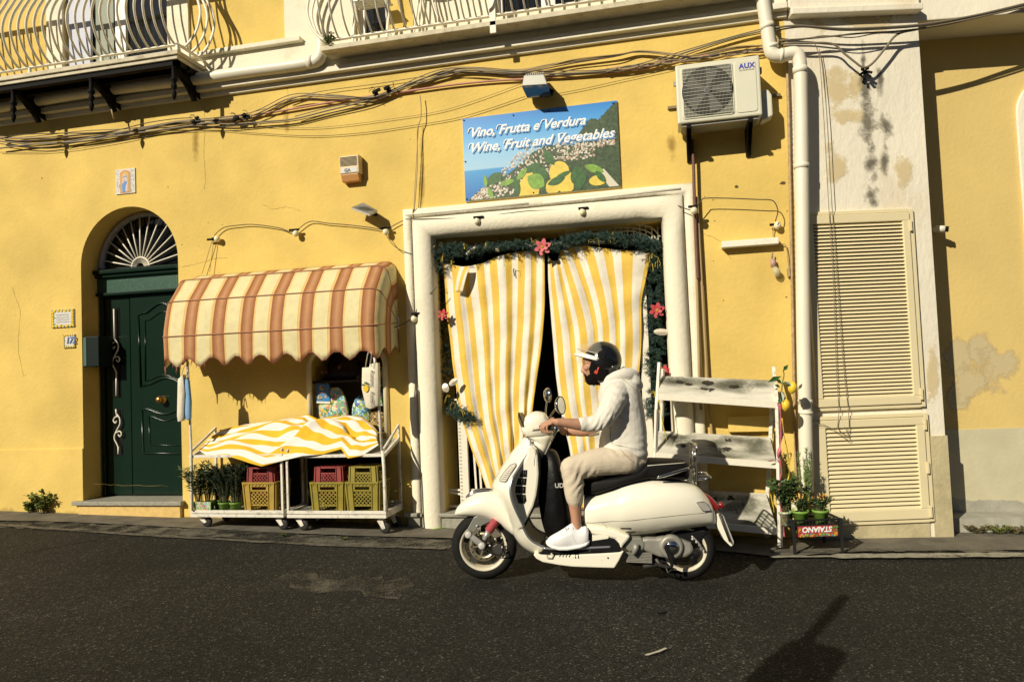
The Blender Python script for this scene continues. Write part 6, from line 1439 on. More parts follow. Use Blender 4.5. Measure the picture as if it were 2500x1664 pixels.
def wheel(c,R0,front):
    w=MB(); hw=.056; pr=[]
    for k in range(15):
        a=math.pi*(k/14-.5); pr.append((R0-.062+.062*math.cos(a)**.75 if abs(math.cos(a))>1e-6 else R0-.062, hw*math.sin(a)))
    pr=[(R0-.075,-hw*.75)]+pr+[(R0-.075,hw*.75)]
    w.lathe(pr,c,SL,56,cap=False); ty=w.build('wheel',TYR,sco,smooth=True)
    b=MB(); r=R0-.060
    b.rings([[c+SL*h+(SA*math.cos(a)+Vector((0,0,1))*math.sin(a))*rr for a in [2*math.pi*k/48 for k in range(48)]] for rr,h in ((r,.047),(r-.006,.051),(r-.022,.046),(r-.026,.030),(r-.030,-.030),(r-.022,-.046),(r,-.047))],cap=False)
    b.build('rim',RIMM,ty,smooth=True)
    b=MB()
    for k in range(5):
        a=2*math.pi*k/5+.35; d=SA*math.cos(a)+Vector((0,0,1))*math.sin(a); b.bar(c+d*.03-SL*.005,c+d*(r-.02)-SL*.012,.05,.026,tuple(SL))
    b.lathe([(.06,-.03),(.06,.012),(.03,.02),(.001,.02)],c,SL,24); b.build('spokes',DGR,ty)
    return ty
fwh=wheel(FC,TRf,True); rwh=wheel(RC,TRr,False)
# brake disc
b=MB(); cc=FC+SL*.035
b.rings([[cc+SL*h+(SA*math.cos(a)+Vector((0,0,1))*math.sin(a))*rr for a in [2*math.pi*k/40 for k in range(40)]] for rr,h in ((.105,0),(.105,.004),(.070,.004),(.070,0))],closed=True,cap=False)
for k in range(5):
    a=2*math.pi*k/5; d=SA*math.cos(a)+Vector((0,0,1))*math.sin(a); b.bar(cc+d*.03+SL*.003,cc+d*.075+SL*.003,.012,.004,tuple(SL))
b.build('brake_disc',mat('disc_steel',(.48,.42,.28),.35,metal=.8),fwh)
b=MB()
for k in range(14):
    a=2*math.pi*k/14; p=cc+(SA*math.cos(a)+Vector((0,0,1))*math.sin(a))*.088+SL*.0045; b.lathe([(.006,0),(.006,.001)],p,SL,8)
b.build('disc_hole',BPL,fwh)
# front fender
b=loftS([(165,950,968,.02),(185,905,971,.055),(225,862,974,.08),(290,815,977,.098),(370,782,982,.108),(450,772,1002,.112),(530,800,1045,.112),(590,870,1092,.108),(640,960,1128,.10),(690,1060,1140,.085),(712,1110,1142,.06)],r3,2.2,36)
fen=b.build('front_fender',IVO,sco,smooth=True)
b=MB(); 
L_=[S(*r3(x,y),0) for x,y in ((258,832),(275,808),(300,786),(345,770),(400,763),(450,766),(462,772))]
b.tube(cr(L_,4),.009,8,flat=1); b.tube(cr([p+Vector((0,0,-.012))+SL*.02 for p in L_[1:-1]],4),.012,8); b.build('fender_crest',CHR,fen,smooth=True)
# leg shield shell
rows_=[((1400,552),(1436,566),.07),((1345,615),(1462,640),.10),((1255,722),(1440,715),.15),((1180,832),(1378,806),.205),((1112,945),(1318,905),.25),((1063,1040),(1268,985),.28),((1066,1092),(1243,1090),.30),((1130,1175),(1250,1190),.305),((1190,1290),(1288,1300),.295),((1225,1390),(1345,1420),.27),((1260,1480),(1385,1500),.25)]
rs_=[(S(*r2(*c_),0),S(*r2(*e_),w_),w_) for c_,e_,w_ in rows_]
rs_+= [(S(*r3(*c_),0),S(*r3(*e_),w_),w_) for c_,e_,w_ in (((640,1120),(705,1060),.225),((690,1190),(745,1140),.21),((760,1245),(800,1190),.20),((850,1285),(880,1228),.20))]
C_=cr([q[0] for q in rs_],3); E_=cr([q[1] for q in rs_],3); W_=[v.x for v in cr([Vector((q[2],0,0)) for q in rs_],3)]
def shell(u,v):
    s=u*2-1; c_=lerpl(C_,v); e_=lerpl(E_,v); w_=lerpl([Vector((x,0,0)) for x in W_],v).x
    ec=e_-SL*w_; t=abs(s)
    return c_.lerp(ec,t**2.6*.85+t*.15)+SL*(w_*math.copysign(t**.92,s))
b=MB(); b.grid(shell,40,60); shd=b.build('leg_shield',IVO,sco,solid=.010)
for s_,nm in ((1,1),(-1,-1)):
    b=MB(); b.tube([ (e_ if s_>0 else e_-SL*2*w_) + SA*(-.002) for e_,w_ in zip(E_,W_)],.0085,8); b.build('chrome_trim',mat('satin_trim',(.38,.39,.42),.3,metal=.7),shd,smooth=True)
# inner leg shield box with vents
inner=[(1446,600),(1500,612),(1535,650),(1555,720),(1562,820),(1566,900),(1556,1010),(1540,1120),(1510,1230),(1465,1320),(1400,1440),(1360,1425),(1320,1340),(1275,1230),(1248,1110),(1262,1010),(1325,900),(1400,780),(1445,700)]
b=prismS(inner,-.215,.215,r2); ib=b.build('inner_shield',IVO,sco,bevel=.03)
b=prismS([(1560,700),(1580,790),(1582,900),(1572,1020),(1560,1120),(1530,1230),(1480,1330),(1420,1450),(1400,1440),(1465,1320),(1510,1230),(1540,1120),(1556,1010),(1562,850),(1552,720)],-.20,.20,r2); b.build('knee_panel',BPL,ib,bevel=.01)
T_=bvh(ib)
def surfpoly(name,pts,m,tree,off,parent,th=0):
    b=MB(); q=[hit(tree,*p,off) for p in pts]
    if any(x is None for x in q): print('MISS',name); q=[x for x in q if x]
    b.bm.faces.new([b.v(x) for x in q]); return b.build(name,m,parent,norm=False)
for (pts) in ([(1340,972),(1356,925),(1380,900),(1424,898),(1420,975)],[(1306,1058),(1328,985),(1418,986),(1410,1060)],[(1296,1146),(1300,1070),(1408,1072),(1405,1148)],[(1326,1240),(1302,1158),(1406,1160),(1416,1228),(1396,1250),(1364,1259)]):
    pp=[r2(*p) for p in pts]; s=surfpoly('vent',pp,BPL,T_,.003,ib)
    xs=[p[0] for p in pts]; ys=[p[1] for p in pts]; b=MB()
    for k in range(3):
        x=min(xs)+(max(xs)-min(xs))*(k+1.1)/4; a=hit(T_,*r2(x+4,min(ys)+8),.006); c=hit(T_,*r2(x,max(ys)-6),.006)
        if a and c: b.tube([a,c],.0035,5)
    b.build('vent_bar',DGR,s)
surfpoly('glovebox_slot',[r2(*p) for p in ((1482,632),(1522,655),(1548,720),(1552,850),(1496,856),(1500,790),(1512,710))],BPL,T_,.004,ib)
b=MB(); pp=[hit(T_,*r2(*p),.003) for p in ((1484,890),(1535,884))]
b.bm.free()
# indicator lens on the shield front
T2=bvh(shd); LENS=mat('clear_lens',(.55,.53,.45),.15,spec=.8)
pp=[r2(*p) for p in ((1250,860),(1290,842),(1312,838),(1310,870),(1262,940),(1215,1020),(1200,1030),(1142,1024),(1146,1000),(1195,925))]
surfpoly('front_indicator',pp,LENS,T2,.010,sco)
q=[hit(T2,*p,.012) for p in pp]; q=[x for x in q if x]; b=MB(); b.tube(q+[q[0]],.0025,5); b.build('lens_rim',GREYP,sco)
b=MB()
for k in range(7):
    t=k/7; a=hit(T2,*r2(1160+t*120,1000-t*135),.0125); c=hit(T2,*r2(1215+t*85,1005-t*135),.0125)
    if a and c: b.tube([a,c],.0012,4)
b.build('lens_ribs',GREYP,sco)
# steering neck and headset
b=MB(); R_=[]
for (xa,ya),(xb,yb),w_ in (((1400,520),(1705,505),.085),((1440,560),(1690,570),.08),((1500,585),(1668,620),.07),((1540,600),(1645,665),.06),((1480,570),(1610,740),.055),((1440,620),(1590,800),.05)):
    A=S(*r2(xa,ya)); Bq=S(*r2(xb,yb)); R_.append(ring(A,Bq,w_,2.3,28))
b.rings(R_); b.build('steering_neck',IVO,sco,smooth=True)
b=loftS([(1362,445,475,.03),(1372,395,498,.062),(1395,345,522,.09),(1430,308,545,.105),(1480,283,560,.112),(1540,274,566,.112),(1590,284,566,.105),(1622,305,560,.095),(1665,380,548,.075),(1700,450,530,.04)],r2,2.7,36)
hs_=b.build('headset',IVO,sco,smooth=True)
b=MB(); fdir=(S(*r2(1340,420))-S(*r2(1480,350))).normalized(); c=S(*r2(1388,418)); b.lathe([(.088,-.02),(.092,0),(.088,.012),(.07,.022),(.04,.030),(.001,.033)],c-fdir*.008,fdir,32); b.build('headlight',mat('smoked_amber_lens',(.16,.11,.045),.08,spec=1),hs_,smooth=True)
b=MB(); b.tube([c-fdir*.006+(SL*math.cos(a)+fdir.cross(SL)*math.sin(a))*.092 for a in [2*math.pi*k/32 for k in range(32)]],.006,8,closed=True); b.build('headlight_rim',BPL,hs_,smooth=True)
# handlebars
ge=S(*r2(1735,460),.34); gr=S(*r2(1618,446),.20); go=S(*r2(1570,440),.10)
for s_ in (1,-1):
    def mir(p): l=(p-RCp).dot(SL); return p if s_>0 else p-SL*2*l
    b=MB(); b.tube([mir(go),mir(gr)],.016,10); b.build('handlebar',BPL,sco,smooth=True)
    b=MB(); b.tube([mir(gr),mir(gr.lerp(ge,.96))],.0175,14); g_=b.build('grip',BPL,sco,smooth=True)
    b=MB(); b.tube([mir(gr.lerp(ge,.96)),mir(ge+(ge-gr)*.08)],[.021,.019],16); b.build('bar_end',CHR,g_,smooth=True)
    b=MB(); dd=ge-gr; l0=S(*r2(1585,462),.17); l1=S(*r2(1535,474),.26); l2=S(*r2(1488,478),.35)
    b.tube(cr([mir(gr),mir(l0),mir(l1),mir(l2)],4),[.009]*9+[.008,.0075,.008,.009],8,round_=True); b.build('brake_lever',SILV,sco,smooth=True)
    st0=S(*r2(1655,345),.14); 
    if s_>0: st=[S(*r2(1650,360),.16),S(*r2(1690,300),.20),S(*r2(1738,232),.26)]; mc=S(*r2(1780,214),.27); nm=Vector((SA.x*-1,SA.y*-1,.0)).normalized()
    else: st=[S(*r2(1622,340),-.12),S(*r2(1622,260),-.17),S(*r2(1632,180),-.22)]; mc=S(*r2(1648,105),-.24)
    b=MB(); b.tube(cr(st,5),.006,8); b.tube([st[0]-Vector((0,0,.03)),st[0]],.011,8); ms=b.build('mirror_stem',CHR,sco,smooth=True)
    nrm=(-SA*.90+SL*.42+Vector((0,0,.10))).normalized()
    if s_<0: nrm=(-SA*.85-SL*.40+Vector((0,0,.05))).normalized()
    u=nrm.cross(Vector((0,0,1))).normalized(); vv=u.cross(nrm)
    b=MB(); rr_=.064 if s_>0 else .058
    b.rings([[mc-nrm*h+(u*math.cos(a)+vv*math.sin(a)*1.0)*r*rr_ for a in [2*math.pi*k/28 for k in range(28)]] for r,h in ((.93,-.004),(1,0),(.96,.008),(.75,.022),(.35,.032),(.02,.034))]); md=b.build('mirror_shell',CHR,ms,smooth=True)
    b=MB(); b.rings([[mc+nrm*.0055+(u*math.cos(a)+vv*math.sin(a))*r*rr_ for a in [2*math.pi*k/28 for k in range(28)]] for r in (.90,.01)],cap=False); b.build('mirror_glass',mat('mirror_glass',(.70,.72,.70),.02,metal=1),md)
    b=MB(); b.tube([mc+nrm*.004+(u*math.cos(a)+vv*math.sin(a))*.95*rr_ for a in [2*math.pi*k/28 for k in range(28)]],.0045,6,closed=True); b.build('mirror_rim',BPL,md,smooth=True)
b=MB(); b.tube(cr([S(*r2(1740,480),.22),S(*r2(1700,560),.17),S(*r2(1650,660),.12),S(*r2(1610,740),.08)],5),.0055,6); b.tube(cr([S(*r2(1720,490),.24),S(*r2(1690,520),.2),S(*r2(1620,505),.15)],5),.005,6); b.build('brake_cable',mat('cable_grey',(.35,.34,.28),.4),sco,smooth=True)
# floor and side skirts
b=prismS([(1306,1337),(1313,1346),(1328,1354),(1366,1361),(1400,1365),(1460,1367),(1497,1368),(1508,1350),(1519,1328),(1490,1332),(1460,1334),(1400,1337),(1360,1339),(1326,1337),(1312,1332)],-.195,.195,lambda x,y:(x,y)); flr=b.build('floorboard',IVO,sco,bevel=.008)
b=MB(); b.tube(cr([S(*p,.203) for p in ((1326,1337),(1360,1339.5),(1400,1338),(1460,1335.5),(1491,1334))],4),.009,8); b.build('chrome_trim',MATS['satin_trim'],flr,smooth=True)
b=prismS([(1318,1333),(1345,1335),(1400,1333),(1490,1330),(1502,1326),(1500,1322),(1400,1328),(1330,1329)],-.19,.19,lambda x,y:(x,y)); b.build('floor_mat',BPL,flr)
T3=bvh(flr)
b=MB(); c=hit(T3,*r5(212,1190),.002); b.lathe([(.020,0),(.020,.001),(.001,.0015)],c,SL,20); b.build('skirt_hole',BPL,flr)
b=MB(); c=hit(T3,*r5(347,1240),.002); b.lathe([(.006,0),(.006,.002),(.001,.003)],c,SL,10); b.build('skirt_screw',DGR,flr)
b=MB(); p=[hit(T3,*r5(*q),.002) for q in ((20,1245),(20,1210),(50,1210),(50,1245))]; b.tube(p,.004,5); p=[hit(T3,*r5(*q),.002) for q in ((285,1265),(375,1130))]; b.tube(p,.0015,4)
for k in range(4): 
    a=hit(T3,*r3(1000+25*k,1300),.003); c=hit(T3,*r3(1015+25*k,1286),.003)
    if a and c: b.tube([a,c],.004,5)
b.build('skirt_detail',BPL,flr)
b=prismS([(120,890),(200,958),(390,982),(432,1018),(452,1095),(440,1108),(140,1112),(160,1090)],-.205,.205,r5); fb=b.build('footrest_trim',BPL,sco,bevel=.01)
b=prismS([(190,1012),(330,1014),(358,1026),(352,1048),(190,1072)],.205,.215,r5); b.build('footrest_inset',IVO,fb,bevel=.004)
# rear body
b=loftS([(106,612,935,.145,.15),(118,608,938,.165,.16),(150,600,942,.175,.165),(230,582,958,.19,.165),(330,540,985,.20,.155),(430,500,1040,.21,.13),(500,470,1030,.218,.14),(620,440,1003,.225,.16),(760,428,985,.228,.17),(900,434,965,.222,.17),(1040,450,945,.208,.17),(1160,478,928,.188,.16),(1250,520,918,.165,.145),(1320,590,908,.14,.13),(1375,670,900,.115,.11),(1410,760,893,.08,.09),(1430,810,878,.04,.05)],r5,2.8,44,4)
bod=b.build('rear_body',IVO,sco,smooth=True)
T4=bvh(bod)
b=prismS([(122,875),(300,880),(560,960),(528,1008),(495,1045),(462,1096),(444,1050),(410,996),(330,975),(180,952)],-.19,.19,r5); b.build('body_apron',IVO,sco,bevel=.02)
SEAM=mat('body_seam',(.10,.09,.06),.7)
b=MB(); q=[hit(T4,*r5(x,y),.0005) for x,y in [(130,885),(180,890),(250,886),(400,873),(560,868),(700,852),(850,836),(1000,820),(1150,805),(1300,792),(1395,780)]]; b.tube([x for x in cr([x for x in q if x],4)],.0016,4); b.build('body_seam',SEAM,bod)
b=MB(); q=[hit(T4,*r5(x,y),.0005) for x,y in [(290,888),(330,925),(370,975)]]; b.tube([x for x in q if x],.001,4); b.build('body_seam',SEAM,bod)
surfpoly('body_slot',[r5(*p) for p in ((470,938),(580,938),(586,950),(480,952))],BPL,T4,.002,bod); surfpoly('body_slot',[r5(*p) for p in ((522,976),(625,972),(628,984),(535,988))],SEAM,T4,.002,bod)
pp=[r5(*p) for p in ((1232,682),(1300,676),(1330,690),(1370,762),(1316,770),(1290,760))]
surfpoly('rear_indicator',pp,LENS,T4,.006,bod); b=MB(); q=[hit(T4,*p,.007) for p in pp]; q=[x for x in q if x]; b.tube(q+[q[0]],.003,5); b.build('lens_rim',GREYP,bod)
# tail light, rack, plate
b=MB(); R_=[]
for (xa,ya),(xb,yb),w_ in (((1284,592),(1300,572),.035),((1300,622),(1340,590),.055),((1345,680),(1400,635),.065),((1395,740),(1452,695),.07),((1415,762),(1478,740),.06)):
    R_.append(ring(S(*r5(xb,yb)),S(*r5(xa,ya)),w_,2.6,20))
b.rings(R_); b.tube([S(*r5(1462,702)),S(*r5(1500,718)),S(*r5(1498,742))],[.022,.018,.012],10); b.build('tail_light',mat('red_lens',(.26,.012,.015),.12,spec=.8,coat=.4),sco,smooth=True)
b=prismS([(1405,780),(1455,778),(1478,800),(1520,900),(1585,1060),(1582,1104),(1560,1100),(1500,1040),(1440,930),(1425,870)],-.07,.07,r5); b.build('rear_mudguard',IVO,sco,bevel=.006)
b=MB(); b.tube([S(*r5(1470,800),.09),S(*r5(1520,930),.09),S(*r5(1578,1080),.09)],.008,6); b.build('plate_edge',DGR,sco,smooth=True)
b=prismS([(1482,800),(1492,798),(1592,1050),(1588,1085),(1580,1060)],-.08,.08,r5); b.build('number_plate',mat('plate_grey',(.40,.39,.34),.5),sco,bevel=.002)
# seat
b=loftS([(68,425,600,.07,.09),(110,415,598,.11,.13),(200,408,588,.14,.16),(330,395,545,.155,.185),(460,378,492,.165,.19),(580,352,458,.165,.19),(660,320,440,.16,.19),(700,280,436,.155,.185),(745,243,433,.15,.18),(850,242,432,.15,.18),(980,246,438,.145,.17),(1080,252,446,.135,.15),(1125,268,444,.11,.12),(1150,300,425,.07,.08)],r5,3.2,36,3)
st=b.build('seat',SEATM,sco,smooth=True); T5=bvh(st)
b=MB(); q=[hit(T5,*r5(x,y),.001) for x,y in [(560,400),(600,360),(640,336),(670,324),(750,315),(850,306),(1000,295),(1100,287),(1130,283)]]; b.tube(cr([x for x in q if x],3),.0028,5); b.build('seat_piping',mat('white_piping',(.72,.68,.55),.5),st,smooth=True)
for s_ in (1,-1):
    b=MB(); b.tube(cr([S(*r5(845,430),.185*s_),S(*r5(920,412),.19*s_),S(*r5(1040,375),.18*s_),S(*r5(1160,342),.15*s_)],4),.010,8); b.tube([S(*r5(900,428),.18*s_),S(*r5(1150,352),.15*s_)],.006,8); b.build('grab_rail',CHR,sco,smooth=True)
rk_=thing('luggage_rack',None,None,S(*r5(1210,440))); setp(rk_,sco)
def rkp(l,y,x=1212): return S(*r5(x,y),0)+SL*l
b=MB(); b.tube(cr([rkp(-.13,470),rkp(-.13,300),rkp(-.13,120),rkp(-.10,88),rkp(0,86),rkp(.10,88),rkp(.13,120),rkp(.13,300),rkp(.13,470)],5),.0085,8)
b.build('rack_loop',CHR,rk_,smooth=True)
for y in (150,200,250,300,350,400): b=MB(); b.tube([rkp(-.13,y),rkp(.13,y)],.005,6); b.build('rack_bar',CHR,rk_,smooth=True)
for l in (-.05,.05): b=MB(); b.tube([rkp(l,90),rkp(l,420)],.005,6); b.build('rack_bar',CHR,rk_,smooth=True)
b=MB(); b.tube(cr([rkp(.13,330,1190),rkp(.13,200,1180),rkp(.13,195,1190),rkp(.13,250,1210)],4),.0075,8); b.tube(cr([rkp(.10,430,1215),rkp(.11,425,1290),rkp(.11,412,1350),rkp(0,405,1355),rkp(-.11,405,1340),rkp(-.1,425,1215)],4),.008,8); b.tube([rkp(.05,340,1150),rkp(.05,480,1200)],.010,8); b.tube([rkp(.10,430,1215),rkp(.10,395,1240),rkp(.11,400,1345)],.006,6); b.build('rack_hinge',CHR,rk_,smooth=True)
b=prismS([(1120,440),(1150,340),(1175,350),(1190,470),(1160,470)],-.06,.06,r5); b.build('rack_base',mat('rack_cream',(.55,.53,.42),.4),rk_,bevel=.004)
# engine and swing arm
b=prismS([(676,1042),(740,1030),(830,1032),(900,1020),(1000,1025),(1100,1050),(1180,1085),(1208,1130),(1195,1190),(1130,1225),(1000,1245),(860,1225),(760,1185),(690,1150),(668,1100)],.085,.150,r5); eng=b.build('transmission_case',GRYM,sco,bevel=.02)
b=prismS([(512,1040),(540,1018),(680,1024),(714,1070),(716,1120),(680,1160),(560,1165),(512,1130)],.06,.155,r5); b.build('cylinder_cover',mat('dull_grey_plastic',(.20,.20,.16),.5),eng,bevel=.015)
ec=S(*r5(985,1130),.15); k_=SL
b=MB(); Rc=(S(*r5(985,1130),.15)-S(*r5(985,1005),.15)).length; b.lathe([(Rc*.98,-.02),(Rc,.0),(Rc*.97,.012),(Rc*.86,.022),(Rc*.66,.026),(Rc*.62,.022),(.001,.022)],ec,k_,40); b.build('variator_cover',GRYM,eng,smooth=True)
b=MB(); b.lathe([(Rc*.60,0),(Rc*.58,.010),(Rc*.42,.020),(Rc*.2,.025),(.001,.026)],ec+k_*.022,k_,36); cap_=b.build('chrome_cap',CHR,eng,smooth=True)
# cap script mark as a curled line
b=MB(); up=Vector((0,0,1)); xr=-SA
def cpnt(x,y): return ec+xr*x+up*y+k_*(.0475)
b.tube(cr([cpnt(*q) for q in ((-.020,.006),(-.014,-.012),(-.006,.008),(-.002,-.006),(.004,-.006),(.006,.003),(.001,.004),(.004,-.006),(.012,-.004),(.012,-.012),(.016,.004),(.022,-.004),(.026,.002))],4),.0015,4); b.build('script_mark',DGR,cap_)
b=prismS([(908,1130),(935,1098),(955,1100),(1005,1240),(1008,1330),(980,1335),(960,1260)],.185,.200,r5); b.build('kick_lever',BPL,eng,bevel=.004)
b=MB()
for k in range(7):
    y=1185+k*15; a=S(*r5(495+6*k,y),.14); c=S(*r5(790+0*k,y+10),.14); b.bar(a,c,.05,.010,tuple(SL)) if False else b.prism([a,c,c-Vector((0,0,.007)),a-Vector((0,0,.007))],-SL*.09)
b.build('cooling_fins',GRYM,eng)
b=prismS([(500,1150),(800,1180),(830,1300),(620,1310),(520,1270)],-.05,.045,r5); b.build('crankcase',DGR,eng,bevel=.01)
b=MB(); b.tube([S(*r5(630,1105),.165),S(*r5(628,1150),.17),S(*r5(600,1210),.17)],[.022,.020,.014],12); b.build('oil_filler',GRYM,eng,smooth=True)
b=MB(); b.tube([S(*r5(830,1250),.13),S(*r5(870,1310),.13),S(*r5(930,1330),.12),S(*r5(1000,1340),.12)],[.012,.016,.014,.01],8); b.tube([S(*r5(930,1330),.13),S(*r5(950,1390),.15),S(*r5(990,1360),.15)],.006,6); b.tube([S(*r5(700,1320),.09),S(*r5(800,1305),.09),S(*r5(860,1310),.09)],.022,10); b.build('centre_stand',DGR,sco,smooth=True)
b=MB(); 
for (x,y) in ((1200,1050),(1240,1080),(1270,1110),(1290,1150),(1215,1190),(1190,1235)): b.lathe([(.012,0),(.010,.012),(.001,.014)],S(*r5(x,y),.08),SL,8)
b.tube(cr([S(*r5(1190,1020),.1),S(*r5(1260,1090),.1),S(*r5(1295,1160),.09)],4),.006,6); b.build('swing_fittings',SILV,eng,smooth=True)
b=prismS([(620,1010),(1300,930),(1330,960),(1250,1060),(1100,1090),(700,1080)],-.12,.06,r5); b.build('underbody',BPL,sco,bevel=.01)
b=prismS([(1000,1340),(1040,1355),(1020,1365),(985,1355)],.1,.12,r5); b.build('stand_foot',DGR,sco)
b=MB(); b.tube([S(*r5(700,1250),-.13),S(*r5(900,1230),-.14),S(*r5(1150,1190),-.16),S(*r5(1350,1150),-.17)],[.03,.05,.055,.045],16); b.build('exhaust',SILV,sco,smooth=True)
# front suspension
b=prismS([(318,985),(345,975),(470,1000),(450,1020),(400,1040),(345,1075),(320,1105),(262,1098),(270,1070)],.062,.078,r3); b.build('fork_plate',mat('fork_grey',(.22,.22,.19),.45,metal=.3),sco,bevel=.004)
b=MB(); b.tube([S(*r3(275,1122),.11),S(*r3(382,1210),.11)],.023,14,round_=True); lk=b.build('suspension_arm',SILV,sco,smooth=True)
for p in ((275,1122),(382,1210)): b=MB(); b.lathe([(.024,-.03),(.024,.024),(.020,.028),(.001,.028)],S(*r3(*p),.11),SL,20); b.build('arm_cap',mat('cap_grey',(.52,.51,.47),.4),lk,smooth=True)
b=MB(); a=S(*r3(400,1165),.09); c=S(*r3(435,1095),.09); d=S(*r3(495,1012),.09); b.tube([a,c],.021,14); sh=b.build('shock_tube',SILV,sco,smooth=True)
b=MB(); pts=[c.lerp(d,t/40) for t in range(41)]; b.tube(pts,[.033 if i%4<2 else .025 for i in range(41)],16); b.build('shock_boot',mat('red_rubber_boot',(.36,.06,.07),.6),sh,smooth=True)
b=MB(); b.tube(cr([S(*r3(*p),.10) for p in ((360,1090),(365,1130),(400,1170),(470,1180),(540,1200),(560,1270),(600,1240),(610,1190))],4),.0045,6); b.tube(cr([S(*r3(*p),.09) for p in ((400,1240),(470,1280),(560,1290),(600,1250))],4),.0045,6); b.build('brake_hose',BPL,sco,smooth=True)
b=prismS([(470,1215),(500,1190),(545,1205),(550,1260),(515,1290),(480,1265)],.05,.085,r3); b.build('brake_caliper',DGR,sco,bevel=.006)
b=MB()
for p in ((445,1212),(488,1160),(540,1150),(545,1225),(342,1055)): b.lathe([(.009,0),(.008,.008),(.001,.009)],S(*r3(*p),.088),SL,10)
b.build('bolt',SILV,sco,smooth=True)
b=MB(); b.tube([S(*r3(895,1290),.198),S(*r3(905,1310),.2),S(*r3(940,1312),.2),S(*r3(950,1290),.2),S(*r3(930,1275),.2)],.007,6); b.tube([S(*r3(1080,1330),.1),S(*r3(1200,1360),.1)],.025,10); b.build('side_stand',mat('stand_cream',(.5,.46,.33),.5),sco,smooth=True)
# black bag standing on the floorboard
bg_=thing('black_bag','shiny black bag with pale letters standing on the scooter floor between the rider\'s legs','bag',S(1340,1330))
BGM=mat('shiny_black_bag',(.004,.004,.004),.45,spec=.2,bump=.6,bs=14)
b=loftS([(835,640,880,.05),(860,520,1020,.10),(890,455,1110,.13),(930,440,1180,.15),(980,470,1200,.16),(1020,600,1205,.15),(1060,800,1200,.13),(1085,950,1190,.10)],r3,2.8,32,3)
bo_=remesh(b,'bag_body',BGM,.012,bg_,2)
textmesh('UDE',.044,S(*r2(1718,1088),.185),-SA,(0,0,1),mat('pale_print',(.5,.5,.45),.5),parent=bg_,offset=.001)
# ---------------- rider ----------------
rd=None
SKIN=mat('skin',(.46,.245,.15),.5,var=.12,vs=18,bump=.08,bs=150); HAIR=mat('dark_beard',(.009,.006,.005),.9,spec=.15,bump=.8,bs=260)
HOOD=mat('cream_fleece',(.73,.70,.60),.95,var=.05,vs=20,bump=.25,bs=70,sheen=.3); TRO=mat('beige_cotton',(.60,.52,.39),.9,var=.06,vs=14,bump=.3,bs=50); SHOE=mat('white_leather',(.82,.82,.80),.45,bump=.05,bs=60); SOLE=mat('white_rubber_sole',(.80,.80,.76),.6)
def q4(x,y,l=0): return S(*r4(x,y),l)
UPZ=Vector((0,0,1))
def capsule(mb,pts,rr,n=14): mb.tube(cr(pts,5),[v.x for v in cr([Vector((r,0,0)) for r in rr],5)],n,round_=True)
# --- body (skin) ---
mb=MB()
# head slices: y, front x, back x, half width
hd=[(180,560,740,.045),(215,480,800,.062),(260,440,835,.072),(320,415,850,.077),(385,403,852,.078),(410,400,850,.077),(428,410,848,.073),(450,411,845,.073),(490,412,838,.073),(535,416,822,.068),(560,424,800,.063),(585,430,780,.060),(605,436,755,.057),(630,441,730,.053),(652,450,700,.046),(668,470,660,.034)]
R_=[]
for y,xf,xb,w_ in hd:
    a=q4(xf,y); c=q4(xb,y); m_=(a+c)/2; h=(a-c)/2; o=[]
    for i in range(36):
        t=2*math.pi*i/36; cs,sn=math.cos(t),math.sin(t)
        o.append(m_+h*sg_(cs,.92 if cs<0 else .80)+SL*w_*sg_(sn,.9 if cs<0 else .86))
    R_.append(o)
mb.rings(R_)
# nose, brow, lips, ear, cheekbones
def nose(): 
    R=[]
    for (x,y,w_,dp) in ((408,428,.008,14),(400,450,.009,20),(391,478,.011,26),(382,505,.015,34),(382,520,.019,38),(392,534,.017,30),(408,541,.012,16)):
        a=q4(x,y); c=q4(x+dp+14,y); m_=(a+c)/2; h=(a-c)/2; R.append([m_+h*math.cos(t)+SL*w_*math.sin(t) for t in [2*math.pi*k/14 for k in range(14)]])
    return R
mb.rings(nose())
for s_ in (1,-1):
    mb.ell(q4(433,423)+SL*.034*s_,(.012,.018,.006)); mb.ell(q4(434,450)+SL*.034*s_,(.010,.016,.005))
    mb.ell(q4(396,520)-SA*.010+SL*.013*s_,(.010,.008,.008)); mb.ell(q4(420,400)+SL*.028*s_,(.013,.024,.008)); mb.ell(q4(452,480)+SL*.045*s_,(.022,.020,.020))
    mb.ell(q4(690,450)+SL*.076*s_,(.020,.008,.032))
mb.ell(q4(421,554),(.009,.022,.006)); mb.ell(q4(427,578),(.009,.020,.0065)); mb.ell(q4(448,622),(.018,.020,.018))
# neck, torso, arms
capsule(mb,[q4(700,560),q4(690,640),q4(740,740)],[.062,.056,.055],20)
mb.ell(q4(860,990),(.12,.14,.21)); mb.ell(q4(900,1350),(.11,.14,.16))
WR=q4(108,1126,.315); EL=q4(600,1140,.25); SH=q4(800,740,.17)
capsule(mb,[SH,q4(690,960,.22),EL],[.042,.045,.040]); capsule(mb,[EL,q4(400,1155,.28),q4(230,1138,.30),WR],[.042,.043,.034,.0265])
SH2=q4(790,760,-.17); EL2=q4(610,1195,-.25); WR2=q4(175,1238,-.24)
capsule(mb,[SH2,q4(700,980,-.22),EL2],[.055,.05,.042]); capsule(mb,[EL2,q4(420,1235,-.25),WR2],[.042,.040,.028])
